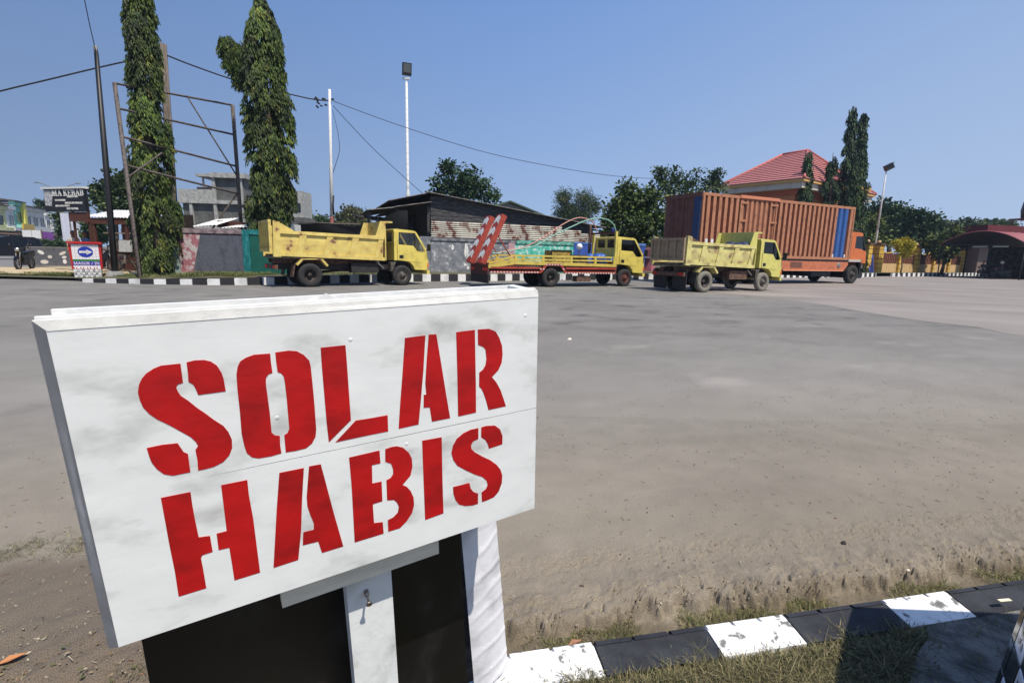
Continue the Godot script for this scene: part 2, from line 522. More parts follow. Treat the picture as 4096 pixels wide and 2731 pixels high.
func build_ground():
	noise.seed = 12
	noise.frequency = 0.03
	noise.fractal_octaves = 4
	var earth := mat("earth", rgb(116, 108, 88), 0.95, "heavy", Vector3.ONE * 0.05, "n_rough", 0.4, 0.0, true)
	struct("ground", Shape.new().span(Vector3(-420, -1.0, 30), Vector3(420, -0.12, -620)), earth)
	var dirt := painted("dusty_dirt", 0.95, "speck", Vector3.ONE * 2.2, "n_grit", 0.9)
	var rim := Shape.new(true)
	var lines := []
	for j in 101:
		var row := []
		for i in 641:
			var x := lerpf(-0.5, 3.3, i / 640.0)
			var t := lerpf(0.015, 0.62, j / 100.0)
			var p := Vector2(x, kerb_line(x) - t / 0.978)
			var side := minf(smoothstep(-0.5, -0.42, x), smoothstep(3.3, 3.2, x))
			var y := lerpf(lip_height(x, t) + 0.003, ground_height(p) + 0.0012, smoothstep(0.38, 0.58, t))
			row.append([Vector3(x, lerpf(-0.07, y, side), p.y), edge_colour(p)])
		lines.append(row)
	for j in 100:
		for i in 640:
			for k in [[0, 0], [1, 1], [0, 1], [0, 0], [1, 0], [1, 1]]:
				var v: Array = lines[j + k[1]][i + k[0]]
				rim.st.set_color(v[1])
				rim.st.add_vertex(v[0])
	struct("dirt_edge", rim, dirt)
	struct("dirt_shoulder", sheet(-4.0, 5.0, 360, -0.6, -4.0, 136, shoulder_height, ground_colour), dirt)
	var tar := painted("worn_asphalt", 0.9, "speck", Vector3.ONE * 1.3, "n_grit", 0.6)
	var zero := func(_p): return 0.0
	struct("road", sheet(-15, 15, 170, -4.0, -26, 124, zero, ground_colour), tar)
	struct("road", sheet(-46, 60, 212, -26, -64, 76, zero, ground_colour), tar)
	struct("road", sheet(-46, -15, 62, -4.0, -26, 44, zero, ground_colour), tar)
	struct("road", sheet(15, 60, 90, -4.0, -26, 44, zero, ground_colour), tar)
	struct("road_side", sheet(-46, -4.0, 42, 3.0, -4.0, 7, zero, ground_colour), tar)
	struct("road_side", sheet(5.0, 60, 55, 3.0, -4.0, 7, zero, ground_colour), tar)
	# the paler concrete apron on the right, with an uneven edge
	var slab := painted("pale_concrete", 0.9, "speck", Vector3.ONE * 1.1, "n_grit", 0.5)
	var ap := Shape.new(true)
	var edge := [Vector2(7.2, -20.6), Vector2(8.6, -18.2), Vector2(9.3, -16.0), Vector2(9.5, -12.9), Vector2(9.9, -9.0), Vector2(11.0, -4.0), Vector2(12, 2)]
	for j in 60:
		for i in 40:
			var q := []
			for k in [[0, 0], [1, 0], [1, 1], [0, 1]]:
				var z := lerpf(-52, 2, (j + k[1]) / 60.0)
				var xe := 7.2 if z < -20.6 else 12.0
				for e in edge.size() - 1:
					if z >= edge[e].y and z <= edge[e + 1].y:
						xe = lerpf(edge[e].x, edge[e + 1].x, (z - edge[e].y) / (edge[e + 1].y - edge[e].y))
				if z < -20.6:
					xe = lerpf(7.2, 10.0, (-20.6 - z) / 12.0)
				xe += noise.get_noise_2d(z * 18, 5) * 0.4
				q.append(Vector2(lerpf(xe, 58, pow((i + k[0]) / 40.0, 1.5)), z))
			for k in [0, 2, 1, 0, 3, 2]:
				var p: Vector2 = q[k]
				var v := 1.0 + noise.get_noise_2d(p.x * 8, p.y * 14) * 0.14 + noise.get_noise_2d(p.x * 3, p.y * 30 + 90) * 0.1
				var c := rgb(150, 142, 135)
				ap.st.set_color(Color(c.r * v, c.g * v, c.b * v).srgb_to_linear())
				ap.st.add_vertex(Vector3(p.x, 0.004, p.y))
	struct("concrete_apron", ap, slab)
	# grass bank this side of the near kerb
	struct("near_bank", sheet(-4.0, 5.0, 120, 3.0, -0.6, 30, func(p): return 0.035 + noise.get_noise_2d(p.x * 90, p.y * 90) * 0.01 if p.y < 2.9 else 0.0, func(_p): return lin(92, 84, 62)), dirt)
	# verge behind the far kerb, and the sandy pavement on the left
	var soil := painted("verge_soil", 0.95, "grain", Vector3.ONE * 0.8, "n_rough", 0.7)
	var verge := Shape.new(true)
	verge.tint(lin(98, 96, 72))
	var inner := [Vector3(-40, 0.1, -19.2), Vector3(-16.2, 0.1, -18.4), Vector3(-14.9, 0.13, -17.95), Vector3(-12.8, 0.17, -17.9), Vector3(-9.6, 0.26, -18.6), Vector3(-7.4, 0.3, -20.8), Vector3(-4.5, 0.32, -23.3), Vector3(-2, 0.33, -24.5), Vector3(0.2, 0.33, -26.0), Vector3(21, 0.34, -39.6), Vector3(42.5, 0.34, -53.4), Vector3(64, 0.34, -68)]
	for i in inner.size() - 1:
		var a: Vector3 = inner[i]
		var b: Vector3 = inner[i + 1]
		var rows := 10
		for k in rows:
			var da := Vector3(0, 0, -pow(float(k) / rows, 2) * 60)
			var db := Vector3(0, 0, -pow(float(k + 1) / rows, 2) * 60)
			verge.quad(a + da, b + da, b + db, a + db)
	struct("verge", verge, soil)
	var sand := mat("sandy_paving", rgb(196, 176, 140), 0.9, "grime", Vector3.ONE * 0.4, "n_grit", 0.4, 0.0, true)
	var pave := Shape.new()
	pave.quad(Vector3(-46, 0.125, -21.2), Vector3(-14.4, 0.125, -19.6), Vector3(-14.4, 0.125, -30), Vector3(-46, 0.125, -24.4))
	struct("sandy_pavement", pave, sand)
	var far_road := Shape.new()
	far_road.quad(Vector3(-70, 0.13, -25.5), Vector3(-24.5, 0.13, -25.2), Vector3(-26, 0.13, -60), Vector3(-90, 0.13, -60))
	struct("side_road", far_road, mat("far_asphalt", rgb(122, 120, 118), 0.9, "grime", Vector3.ONE * 0.2, "", 0.5, 0.0, true))


# ---------------------------------------------------------------- grass
func tuft(n: int, h: float, spread: float, lean: float) -> ArrayMesh:
	var s := Shape.new()
	for i in n:
		var a := rng.randf() * TAU
		var o := Vector3(cos(a), 0, sin(a)) * rng.randf() * spread
		var d := Vector3(cos(a + rng.randf_range(-1, 1)), 0, sin(a + rng.randf_range(-1, 1))) * h * lean * rng.randf_range(0.4, 1.3)
		var side := Vector3(-d.z, 0, d.x).normalized() * h * 0.045
		var up := Vector3.UP * h * rng.randf_range(0.5, 1.0)
		s.tint(Color.WHITE * rng.randf_range(0.7, 1.1))
		s.quad(o - side, o + side, o + d * 0.4 + up * 0.65 + side * 0.8, o + d * 0.4 + up * 0.65 - side * 0.8)
		s.tri(o + d * 0.4 + up * 0.65 - side * 0.8, o + d * 0.4 + up * 0.65 + side * 0.8, o + d + up)
	return s.done()


func grass_patch(called: String, label: String, n: int, pick: Callable, tufts: Array, size: Vector2, colours: Array):
	var lists := []
	for i in tufts.size():
		lists.append([[], []])
	var made := 0
	while made < n:
		var p = pick.call()
		made += 1
		if p == null:
			continue
		var k := rng.randi() % tufts.size()
		var sc := rng.randf_range(size.x, size.y)
		var b := Basis(Vector3(rng.randf_range(-1, 1), 0, rng.randf_range(-1, 1)).normalized(), rng.randf_range(0, 0.35)) * Basis(Vector3.UP, rng.randf() * TAU)
		lists[k][0].append(Transform3D(b.scaled(Vector3.ONE * sc), p))
		var c: Color = colours[rng.randi() % colours.size()]
		lists[k][1].append(c.lerp(colours[0], rng.randf() * 0.4) * rng.randf_range(0.75, 1.15))
	for k in tufts.size():
		if lists[k][0].size():
			var o := swarm(called, tufts[k], mats["blades"], lists[k][0], lists[k][1])
			o.set_meta("label", label)


func build_grass():
	rng.seed = 77
	var t1 := tuft(10, 0.026, 0.028, 1.1)
	var t2 := tuft(14, 0.018, 0.034, 1.8)
	var straw := tuft(8, 0.02, 0.03, 3.2)
	var dry := [lin(116, 108, 72), lin(98, 98, 58), lin(70, 80, 44), lin(160, 148, 108), lin(84, 72, 50)]
	var green := [lin(84, 100, 48), lin(104, 112, 58), lin(132, 126, 78)]
	var pad := PackedVector2Array(pad_outline())
	grass_patch("dry_grass", "short dry grass on the bank this side of the near kerb", 26000, func():
		var x := rng.randf_range(-0.2, 3.2)
		var t := -0.07 - pow(rng.randf(), 1.3) * 1.1
		var bare := noise.get_noise_2d(x * 40, t * 40)
		if rng.randf() < 0.9 and Geometry2D.is_point_in_polygon(Vector2(x, t / 0.978 - kerb_line(x)), pad):
			return null
		if t > -0.12 and noise.get_noise_2d(x * 120, 4) < 0.1:
			return null
		return Vector3(x, 0.036, kerb_line(x) - t / 0.978), [t1, t2, straw], Vector2(0.7, 1.35), dry)
	grass_patch("gutter_grass", "thin grass in the gutter between the near kerb and the dirt", 2600, func():
		var x := rng.randf_range(-0.3, 3.0)
		var t := rng.randf_range(0.03, 0.22)
		if noise.get_noise_2d(x * 60, 40) < -0.1:
			return null
		return Vector3(x, -0.045, kerb_line(x) - t / 0.978), [t2, t1], Vector2(0.5, 1.1), dry + green)
	grass_patch("dead_grass", "dry straw and dead grass on the soil left of the painted sign", 5200, func():
		var x := rng.randf_range(-2.6, -0.75)
		var t := rng.randf_range(-0.55, 1.5)
		var band := absf(t - 1.02 - (x + 2.0) * 0.05 + noise.get_noise_2d(x * 50, 2) * 0.12)
		if band > 0.09 and t > 0.28 + noise.get_noise_2d(x * 70, 20) * 0.2:
			return null
		var p := Vector2(x, kerb_line(x) - t / 0.978)
		return Vector3(x, ground_height(p), p.y), [straw, t2], Vector2(0.45, 0.95), dry)
	grass_patch("verge_grass", "low green grass on the verge behind the far kerb", 5000, func():
		var x := rng.randf_range(-24, -6)
		var z := -18.3 - rng.randf() * 3.2
		if x < -15.2:
			z = -19.2 - rng.randf() * 1.3
		if x > -9.6:
			z -= (x + 9.6) * 0.95
		if noise.get_noise_2d(x * 12, z * 12) < -0.12:
			return null
		return Vector3(x, 0.1 if x < -13 else 0.24, z), [t1, t2], Vector2(3.0, 6.0), green)
	# small stones and dark crumbs strewn over the dirt
	var st := Shape.new()
	st.ball(Vector3.ZERO, Vector3(1, 0.6, 0.8), 6)
	var where := []
	var cols := []
	for i in 5200:
		var x := rng.randf_range(-3.5, 6)
		var t := 0.3 + pow(rng.randf(), 1.8) * 7.0
		var z := kerb_line(x) - t
		if noise.get_noise_2d(x * 30, z * 30) < rng.randf_range(-0.3, 0.35):
			continue
		var r := rng.randf_range(0.0012, 0.0045) * (1.0 + t * 0.12)
		where.append(Transform3D(Basis(Vector3.UP, rng.randf() * TAU).scaled(Vector3.ONE * r), Vector3(x, ground_height(Vector2(x, z)) + r * 0.3 if z > -4 else 0.001, z)))
		cols.append([lin(60, 54, 48), lin(90, 82, 74), lin(170, 164, 150), lin(44, 40, 38)][rng.randi() % 4])
	swarm("gravel", st.done(), painted("stone_bits", 0.9), where, cols).set_meta("label", "small stones and crumbs strewn over the dirt")
	var bit := Shape.new()
	bit.bar(Vector3(-1, 0, 0), Vector3(1, 0.15, 0.2), 0.12, 0.12)
	where = []
	cols = []
	for i in 3000:
		var x := rng.randf_range(-3, 4.5)
		var t := 0.12 + pow(rng.randf(), 2.0) * 3.0
		var z := kerb_line(x) - t
		where.append(Transform3D(Basis(Vector3.UP, rng.randf() * TAU).scaled(Vector3.ONE * rng.randf_range(0.004, 0.014)), Vector3(x, ground_height(Vector2(x, z)) + 0.002 if z > -4 else 0.002, z)))
		cols.append([lin(176, 166, 140), lin(150, 134, 106), lin(120, 104, 82)][rng.randi() % 3])
	# clods along the broken edge of the dirt, and dead leaves by the sign
	var lump := Shape.new()
	lump.ball(Vector3.ZERO, Vector3(1, 0.7, 0.8), 6)
	var cw := []
	var cc := []
	for i in 1500:
		var x := rng.randf_range(-2.6, 3.2)
		var t := 0.2 + absf(rng.randfn()) * 0.08 + noise.get_noise_2d(x * 40, 3.0) * 0.04
		if x < -0.7:
			t = rng.randf_range(0.1, 0.8)
		var z := kerb_line(x) - t
		var r := rng.randf_range(0.002, 0.007) * (1.5 if rng.randf() < 0.12 else 0.8)
		cw.append(Transform3D(Basis(Vector3(rng.randf(), rng.randf(), rng.randf()).normalized(), rng.randf() * TAU).scaled(Vector3(r * rng.randf_range(0.7, 1.5), r, r)), Vector3(x, (lip_height(x, t * 0.978) if x > -0.42 else ground_height(Vector2(x, z))), z)))
		cc.append([lin(136, 124, 108), lin(120, 106, 90), lin(148, 136, 120)][rng.randi() % 3])
	swarm("earth_clods", lump.done(), mats["stone_bits"], cw, cc).set_meta("label", "clods of earth along the broken edge of the dirt")
	var dl := leaf_shape(1.0).done()
	cw = []
	cc = []
	for i in 5000:
		var x := rng.randf_range(-2.5, -0.5)
		var t := rng.randf_range(-0.7, 0.3) + absf(rng.randfn()) * 0.08
		var z := kerb_line(x) - t
		cw.append(Transform3D((Basis(Vector3.UP, rng.randf() * TAU) * Basis(Vector3.RIGHT, rng.randf_range(-0.6, 0.6))).scaled(Vector3.ONE * rng.randf_range(0.006, 0.022)), Vector3(x, ground_height(Vector2(x, z)) + 0.002, z)))
		cc.append([lin(140, 124, 92), lin(112, 92, 66), lin(170, 160, 134), lin(84, 88, 52), lin(130, 96, 68)][rng.randi() % 5])
	swarm("leaf_litter", dl, mats["stone_bits"], cw, cc).set_meta("label", "dead leaves and husks on the soil at lower left")
	swarm("straw_bits", bit.done(), mats["stone_bits"], where, cols).set_meta("label", "bits of dry straw lying on the dirt")


# ---------------------------------------------------------------- the painted sign in front
func letter(called: String, pieces: Array, root: Node3D, at: Transform3D):
	var s := Shape.new()
	for p in pieces:
		s.prism(p, -0.002, 0.0009, at)
	part(called, s, mats["letter_red"], root)


func build_sign():
	mat("letter_red", Color.WHITE, 0.5, "red_paint", Vector3(0.8, 1.2, 0.8), "n_brush", 0.15)
	var face := mat("sign_white", rgb(246, 246, 244), 0.6, "brushed", Vector3(0.45, 0.9, 0.45), "n_brush", 0.07)
	var trim := mat("trim_white", rgb(236, 236, 232), 0.6, "clean", Vector3.ONE * 6, "n_fine", 0.2)
	var root := thing("painted_sign", "white hand painted wooden box sign on a post with red stencil letters reading SOLAR HABIS", "sign")
	root.transform = Transform3D(Basis(Vector3(0.846, 0.032, -0.532), Vector3(0.003, 0.998, 0.064), Vector3(0.533, -0.056, 0.844)).scaled_local(Vector3.ONE * 0.8), Vector3(-0.246, 0.052, -0.888))
	var at := Transform3D(Basis(), Vector3(-0.48, 1.46, 0))   # from the top left corner of the face: right, up, out
	var w := 0.91965
	var h := 0.59218
	var skew := Transform3D(Basis(Vector3.RIGHT, Vector3(-0.0237, 1, 0), Vector3.BACK), Vector3(-0.487, 1.46, 0))   # the box has racked a little out of square
	for e in [[0.0, 0.2945], [0.2962, h]]:
		var s := Shape.new()
		s.x = skew
		var n := 46
		for i in n:   # a little waviness along the lower, cracked joint
			var a0 := w * i / n
			var a1 := w * (i + 1) / n
			var g := func(a: float, top: bool) -> float:
				if top == (e[0] == 0.0):
					return 0.0
				return 0.0009 * smoothstep(0.3, 0.1, a) * (-1.0 if top else 1.0)
			s.hexa([Vector3(a0, -e[1] - g.call(a0, false), 0), Vector3(a1, -e[1] - g.call(a1, false), 0), Vector3(a1, -e[1] - g.call(a1, false), -0.012), Vector3(a0, -e[1] - g.call(a0, false), -0.012), Vector3(a0, -e[0] - g.call(a0, true), 0), Vector3(a1, -e[0] - g.call(a1, true), 0), Vector3(a1, -e[0] - g.call(a1, true), -0.012), Vector3(a0, -e[0] - g.call(a0, true), -0.012)])
		part("plank", s, face, root)
	# bevelled edge strips round the face
	var l := -0.0165
	var t := 0.0145
	var r := w + 0.006
	var bo := -h - 0.004
	var strip := func(a: Vector3, b: Vector3, c: Vector3, d: Vector3):
		var s := Shape.new()
		s.x = skew
		var back := Vector3(0, 0, -0.006)
		s.hexa([a + back, b + back, b, a, d + back, c + back, c, d])
		s.quad(a, b, c, d)
		return s
	part("edge_strip", strip.call(Vector3(0.001, -0.001, 0.001), Vector3(w, -0.001, 0.001), Vector3(r, t, -0.012), Vector3(l, t, -0.012)), trim, root)
	part("edge_strip", strip.call(Vector3(l, bo, -0.012), Vector3(0.0, -h, 0.0005), Vector3(0.0, 0.0, 0.0005), Vector3(l, t, -0.012)), mat("edge_shaded", rgb(178, 181, 186), 0.7, "clean", Vector3.ONE * 4), root)  # left strip: white trim with its shade put into a darker colour
	part("edge_strip", strip.call(Vector3(w, -h, 0.0005), Vector3(r, bo, -0.012), Vector3(r, t, -0.012), Vector3(w, 0.0, 0.0005)), trim, root)
	# the hollow box behind
	var box := func(a: Vector3, b: Vector3):
		var s := Shape.new()
		s.x = skew
		s.span(a, b)
		return s
	part("front_panel", box.call(Vector3(l + 0.002, bo + 0.004, -0.03), Vector3(r - 0.001, t + 0.004, -0.0195)), trim, root)
	part("back_panel", box.call(Vector3(l + 0.006, bo + 0.006, -0.118), Vector3(r - 0.004, t + 0.001, -0.106)), trim, root)
	part("side_panel", box.call(Vector3(l + 0.006, bo + 0.006, -0.1055), Vector3(l + 0.024, t - 0.008, -0.0305)), trim, root)
	part("side_panel", box.call(Vector3(r - 0.03, bo + 0.006, -0.1055), Vector3(r - 0.006, t + 0.0015, -0.0305)), trim, root)
	part("inner_slat", box.call(Vector3(l + 0.05, -0.05, -0.1055), Vector3(r - 0.06, -0.02, -0.085)), trim, root)
	var chip := Shape.new()
	chip.x = skew
	chip.prism([Vector2(0.40, t - 0.012), Vector2(0.46, t - 0.01), Vector2(0.437, t + 0.006)], -0.104, -0.1)
	part("splinter", chip, trim, root)
	# cross batten and post
	var bare := mat("bare_batten", rgb(236, 228, 208), 0.8, "clean", Vector3(2, 12, 2))
	part("cross_batten", box.call(Vector3(0.274, -0.662, -0.066), Vector3(0.648, -0.5, -0.04)), bare, root)
	var post := Shape.new()
	post.x = at
	post.hexa([Vector3(0.452, -1.46, -0.1), Vector3(0.566, -1.46, -0.1), Vector3(0.566, -1.46, -0.14), Vector3(0.452, -1.46, -0.14), Vector3(0.425, -0.4, -0.1), Vector3(0.54, -0.4, -0.1), Vector3(0.54, -0.4, -0.14), Vector3(0.425, -0.4, -0.14)])
	part("post", post, mat("post_white", rgb(240, 241, 240), 0.65, "brushed", Vector3(0.8, 0.5, 0.8), "n_brush", 0.2), root)
	var screw := Shape.new(true)
	var out := Transform3D(Basis(Vector3.RIGHT, PI / 2 + 0.16) * Basis(Vector3.BACK, 0.1), Vector3(0, 0, 0))
	screw.x = at * Transform3D(Basis(), Vector3(0.481, -0.745, -0.1))
	screw.lathe([Vector2(0, 0), Vector2(0.006, 0), Vector2(0.006, 0.014), Vector2(0.003, 0.015), Vector2(0.003, 0.034), Vector2(0.0075, 0.041), Vector2(0.0075, 0.0425), Vector2(0, 0.042)], 14, out)
	part("screw", screw, mat("screw_steel", rgb(150, 140, 132), 0.35, "", Vector3.ONE, "", 0.5, 0.9), root)
	for p in [Vector2(0.45, 0.062), Vector2(0.563, 0.317), Vector2(0.302, 0.203), Vector2(0.876, 0.045)]:
		var nail := Shape.new(true)
		nail.x = at * Transform3D(Basis(Vector3.RIGHT, PI / 2), Vector3(p.x, -p.y, 0))
		nail.lathe([Vector2(0.0042, -0.003), Vector2(0.0042, 0.0003), Vector2(0.003, 0.0007), Vector2(0, 0.0005)], 10)
		part("nail_head", nail, face, root)
	var knot := Shape.new(true)
	knot.x = at
	knot.ball(Vector3(0.01524, -0.40555, -0.0035), Vector3(0.011, 0.006, 0.0038), 10)
	part("knot_hole", knot, mat("dark_knot", rgb(96, 92, 86), 0.9), root)
	letter("letter", [[Vector2(0.158, -0.074), Vector2(0.145, -0.074), Vector2(0.13, -0.074), Vector2(0.119, -0.078), Vector2(0.108, -0.085), Vector2(0.101, -0.093), Vector2(0.096, -0.103), Vector2(0.093, -0.116), Vector2(0.094, -0.13), Vector2(0.097, -0.144), Vector2(0.104, -0.157), Vector2(0.114, -0.169), Vector2(0.13, -0.183), Vector2(0.145, -0.198), Vector2(0.158, -0.211), Vector2(0.165, -0.222), Vector2(0.168, -0.231), Vector2(0.163, -0.238), Vector2(0.164, -0.258), Vector2(0.163, -0.279), Vector2(0.173, -0.279), Vector2(0.188, -0.278), Vector2(0.204, -0.272), Vector2(0.215, -0.261), Vector2(0.221, -0.247), Vector2(0.222, -0.231), Vector2(0.218, -0.215), Vector2(0.211, -0.201), Vector2(0.197, -0.186), Vector2(0.184, -0.17), Vector2(0.174, -0.159), Vector2(0.162, -0.143), Vector2(0.152, -0.132), Vector2(0.149, -0.124), Vector2(0.147, -0.116), Vector2(0.15, -0.111), Vector2(0.158, -0.109), Vector2(0.158, -0.091)],
		[Vector2(0.167, -0.073), Vector2(0.179, -0.071), Vector2(0.193, -0.072), Vector2(0.203, -0.076), Vector2(0.212, -0.085), Vector2(0.218, -0.1), Vector2(0.22, -0.112), Vector2(0.221, -0.135), Vector2(0.178, -0.135), Vector2(0.176, -0.125), Vector2(0.173, -0.115), Vector2(0.166, -0.108), Vector2(0.167, -0.091)],
		[Vector2(0.093, -0.218), Vector2(0.115, -0.217), Vector2(0.138, -0.219), Vector2(0.142, -0.23), Vector2(0.145, -0.238), Vector2(0.151, -0.243), Vector2(0.151, -0.261), Vector2(0.151, -0.279), Vector2(0.138, -0.279), Vector2(0.124, -0.279), Vector2(0.112, -0.273), Vector2(0.103, -0.261), Vector2(0.097, -0.247), Vector2(0.095, -0.236)]], root, at)
	letter("letter", [[Vector2(0.3, -0.073), Vector2(0.273, -0.072), Vector2(0.259, -0.076), Vector2(0.249, -0.082), Vector2(0.244, -0.092), Vector2(0.241, -0.105), Vector2(0.24, -0.135), Vector2(0.24, -0.18), Vector2(0.239, -0.222), Vector2(0.241, -0.245), Vector2(0.244, -0.263), Vector2(0.252, -0.274), Vector2(0.263, -0.279), Vector2(0.285, -0.28), Vector2(0.304, -0.278), Vector2(0.303, -0.259), Vector2(0.304, -0.241), Vector2(0.295, -0.238), Vector2(0.29, -0.231), Vector2(0.29, -0.217), Vector2(0.29, -0.189), Vector2(0.289, -0.16), Vector2(0.288, -0.133), Vector2(0.289, -0.12), Vector2(0.294, -0.113), Vector2(0.301, -0.111), Vector2(0.3, -0.091)],
		[Vector2(0.309, -0.072), Vector2(0.332, -0.071), Vector2(0.347, -0.074), Vector2(0.359, -0.083), Vector2(0.368, -0.095), Vector2(0.37, -0.107), Vector2(0.371, -0.139), Vector2(0.372, -0.187), Vector2(0.372, -0.241), Vector2(0.37, -0.256), Vector2(0.362, -0.27), Vector2(0.35, -0.278), Vector2(0.33, -0.279), Vector2(0.312, -0.278), Vector2(0.312, -0.259), Vector2(0.312, -0.241), Vector2(0.318, -0.238), Vector2(0.322, -0.23), Vector2(0.322, -0.202), Vector2(0.322, -0.168), Vector2(0.321, -0.131), Vector2(0.32, -0.121), Vector2(0.316, -0.114), Vector2(0.31, -0.111), Vector2(0.309, -0.088)]], root, at)
	letter("letter", [[Vector2(0.391, -0.072), Vector2(0.439, -0.072), Vector2(0.44, -0.109), Vector2(0.441, -0.176), Vector2(0.442, -0.235), Vector2(0.416, -0.257), Vector2(0.395, -0.275), Vector2(0.393, -0.229), Vector2(0.392, -0.168), Vector2(0.391, -0.107)],
		[Vector2(0.452, -0.238), Vector2(0.485, -0.239), Vector2(0.521, -0.239), Vector2(0.521, -0.277), Vector2(0.465, -0.277), Vector2(0.408, -0.278)]], root, at)
	letter("letter", [[Vector2(0.565, -0.07), Vector2(0.612, -0.069), Vector2(0.606, -0.148), Vector2(0.599, -0.215), Vector2(0.592, -0.275), Vector2(0.545, -0.276), Vector2(0.55, -0.219), Vector2(0.557, -0.153)],
		[Vector2(0.62, -0.068), Vector2(0.638, -0.069), Vector2(0.648, -0.131), Vector2(0.66, -0.208), Vector2(0.671, -0.275), Vector2(0.625, -0.275), Vector2(0.62, -0.239), Vector2(0.605, -0.237), Vector2(0.606, -0.206), Vector2(0.612, -0.207), Vector2(0.61, -0.18), Vector2(0.615, -0.117)]], root, at)
	letter("letter", [[Vector2(0.687, -0.069), Vector2(0.735, -0.068), Vector2(0.737, -0.14), Vector2(0.739, -0.205), Vector2(0.74, -0.274), Vector2(0.692, -0.275), Vector2(0.69, -0.172)],
		[Vector2(0.743, -0.068), Vector2(0.773, -0.069), Vector2(0.791, -0.077), Vector2(0.802, -0.094), Vector2(0.81, -0.115), Vector2(0.812, -0.137), Vector2(0.81, -0.157), Vector2(0.801, -0.175), Vector2(0.783, -0.19), Vector2(0.796, -0.206), Vector2(0.808, -0.227), Vector2(0.818, -0.253), Vector2(0.825, -0.273), Vector2(0.775, -0.274), Vector2(0.768, -0.249), Vector2(0.76, -0.227), Vector2(0.754, -0.215), Vector2(0.748, -0.209), Vector2(0.748, -0.174), Vector2(0.758, -0.168), Vector2(0.765, -0.157), Vector2(0.767, -0.141), Vector2(0.764, -0.118), Vector2(0.757, -0.111), Vector2(0.744, -0.105)]], root, at)
	letter("letter", [[Vector2(0.102, -0.317), Vector2(0.147, -0.318), Vector2(0.147, -0.346), Vector2(0.148, -0.377), Vector2(0.15, -0.414), Vector2(0.168, -0.417), Vector2(0.169, -0.452), Vector2(0.152, -0.453), Vector2(0.149, -0.458), Vector2(0.15, -0.481), Vector2(0.151, -0.526), Vector2(0.106, -0.526), Vector2(0.106, -0.471), Vector2(0.104, -0.414), Vector2(0.103, -0.362)],
		[Vector2(0.196, -0.318), Vector2(0.24, -0.319), Vector2(0.24, -0.353), Vector2(0.243, -0.403), Vector2(0.244, -0.468), Vector2(0.245, -0.528), Vector2(0.199, -0.528), Vector2(0.198, -0.488), Vector2(0.197, -0.453), Vector2(0.179, -0.452), Vector2(0.179, -0.416), Vector2(0.196, -0.416), Vector2(0.196, -0.37)]], root, at)
	letter("letter", [[Vector2(0.297, -0.319), Vector2(0.343, -0.32), Vector2(0.335, -0.388), Vector2(0.328, -0.461), Vector2(0.318, -0.526), Vector2(0.27, -0.527), Vector2(0.278, -0.463), Vector2(0.286, -0.398)],
		[Vector2(0.353, -0.319), Vector2(0.376, -0.32), Vector2(0.383, -0.362), Vector2(0.394, -0.431), Vector2(0.411, -0.527), Vector2(0.366, -0.527), Vector2(0.36, -0.497), Vector2(0.329, -0.495), Vector2(0.332, -0.465), Vector2(0.353, -0.466), Vector2(0.354, -0.451), Vector2(0.349, -0.432), Vector2(0.344, -0.408), Vector2(0.344, -0.386)]], root, at)
	letter("letter", [[Vector2(0.434, -0.319), Vector2(0.5, -0.318), Vector2(0.501, -0.349), Vector2(0.482, -0.349), Vector2(0.481, -0.393), Vector2(0.502, -0.394), Vector2(0.502, -0.443), Vector2(0.481, -0.444), Vector2(0.48, -0.448), Vector2(0.481, -0.492), Vector2(0.501, -0.496), Vector2(0.502, -0.526), Vector2(0.436, -0.526), Vector2(0.436, -0.454), Vector2(0.436, -0.384)],
		[Vector2(0.513, -0.318), Vector2(0.527, -0.316), Vector2(0.54, -0.317), Vector2(0.554, -0.324), Vector2(0.567, -0.339), Vector2(0.574, -0.355), Vector2(0.575, -0.376), Vector2(0.57, -0.397), Vector2(0.55, -0.416), Vector2(0.56, -0.423), Vector2(0.569, -0.436), Vector2(0.576, -0.455), Vector2(0.577, -0.475), Vector2(0.572, -0.494), Vector2(0.558, -0.512), Vector2(0.541, -0.525), Vector2(0.513, -0.525), Vector2(0.513, -0.495), Vector2(0.526, -0.492), Vector2(0.537, -0.483), Vector2(0.54, -0.469), Vector2(0.536, -0.457), Vector2(0.529, -0.448), Vector2(0.513, -0.444), Vector2(0.513, -0.394), Vector2(0.523, -0.391), Vector2(0.529, -0.383), Vector2(0.529, -0.369), Vector2(0.525, -0.356), Vector2(0.512, -0.348)]], root, at)
	letter("letter", [[Vector2(0.6, -0.317), Vector2(0.649, -0.319), Vector2(0.65, -0.43), Vector2(0.652, -0.521), Vector2(0.604, -0.524), Vector2(0.602, -0.43)]], root, at)
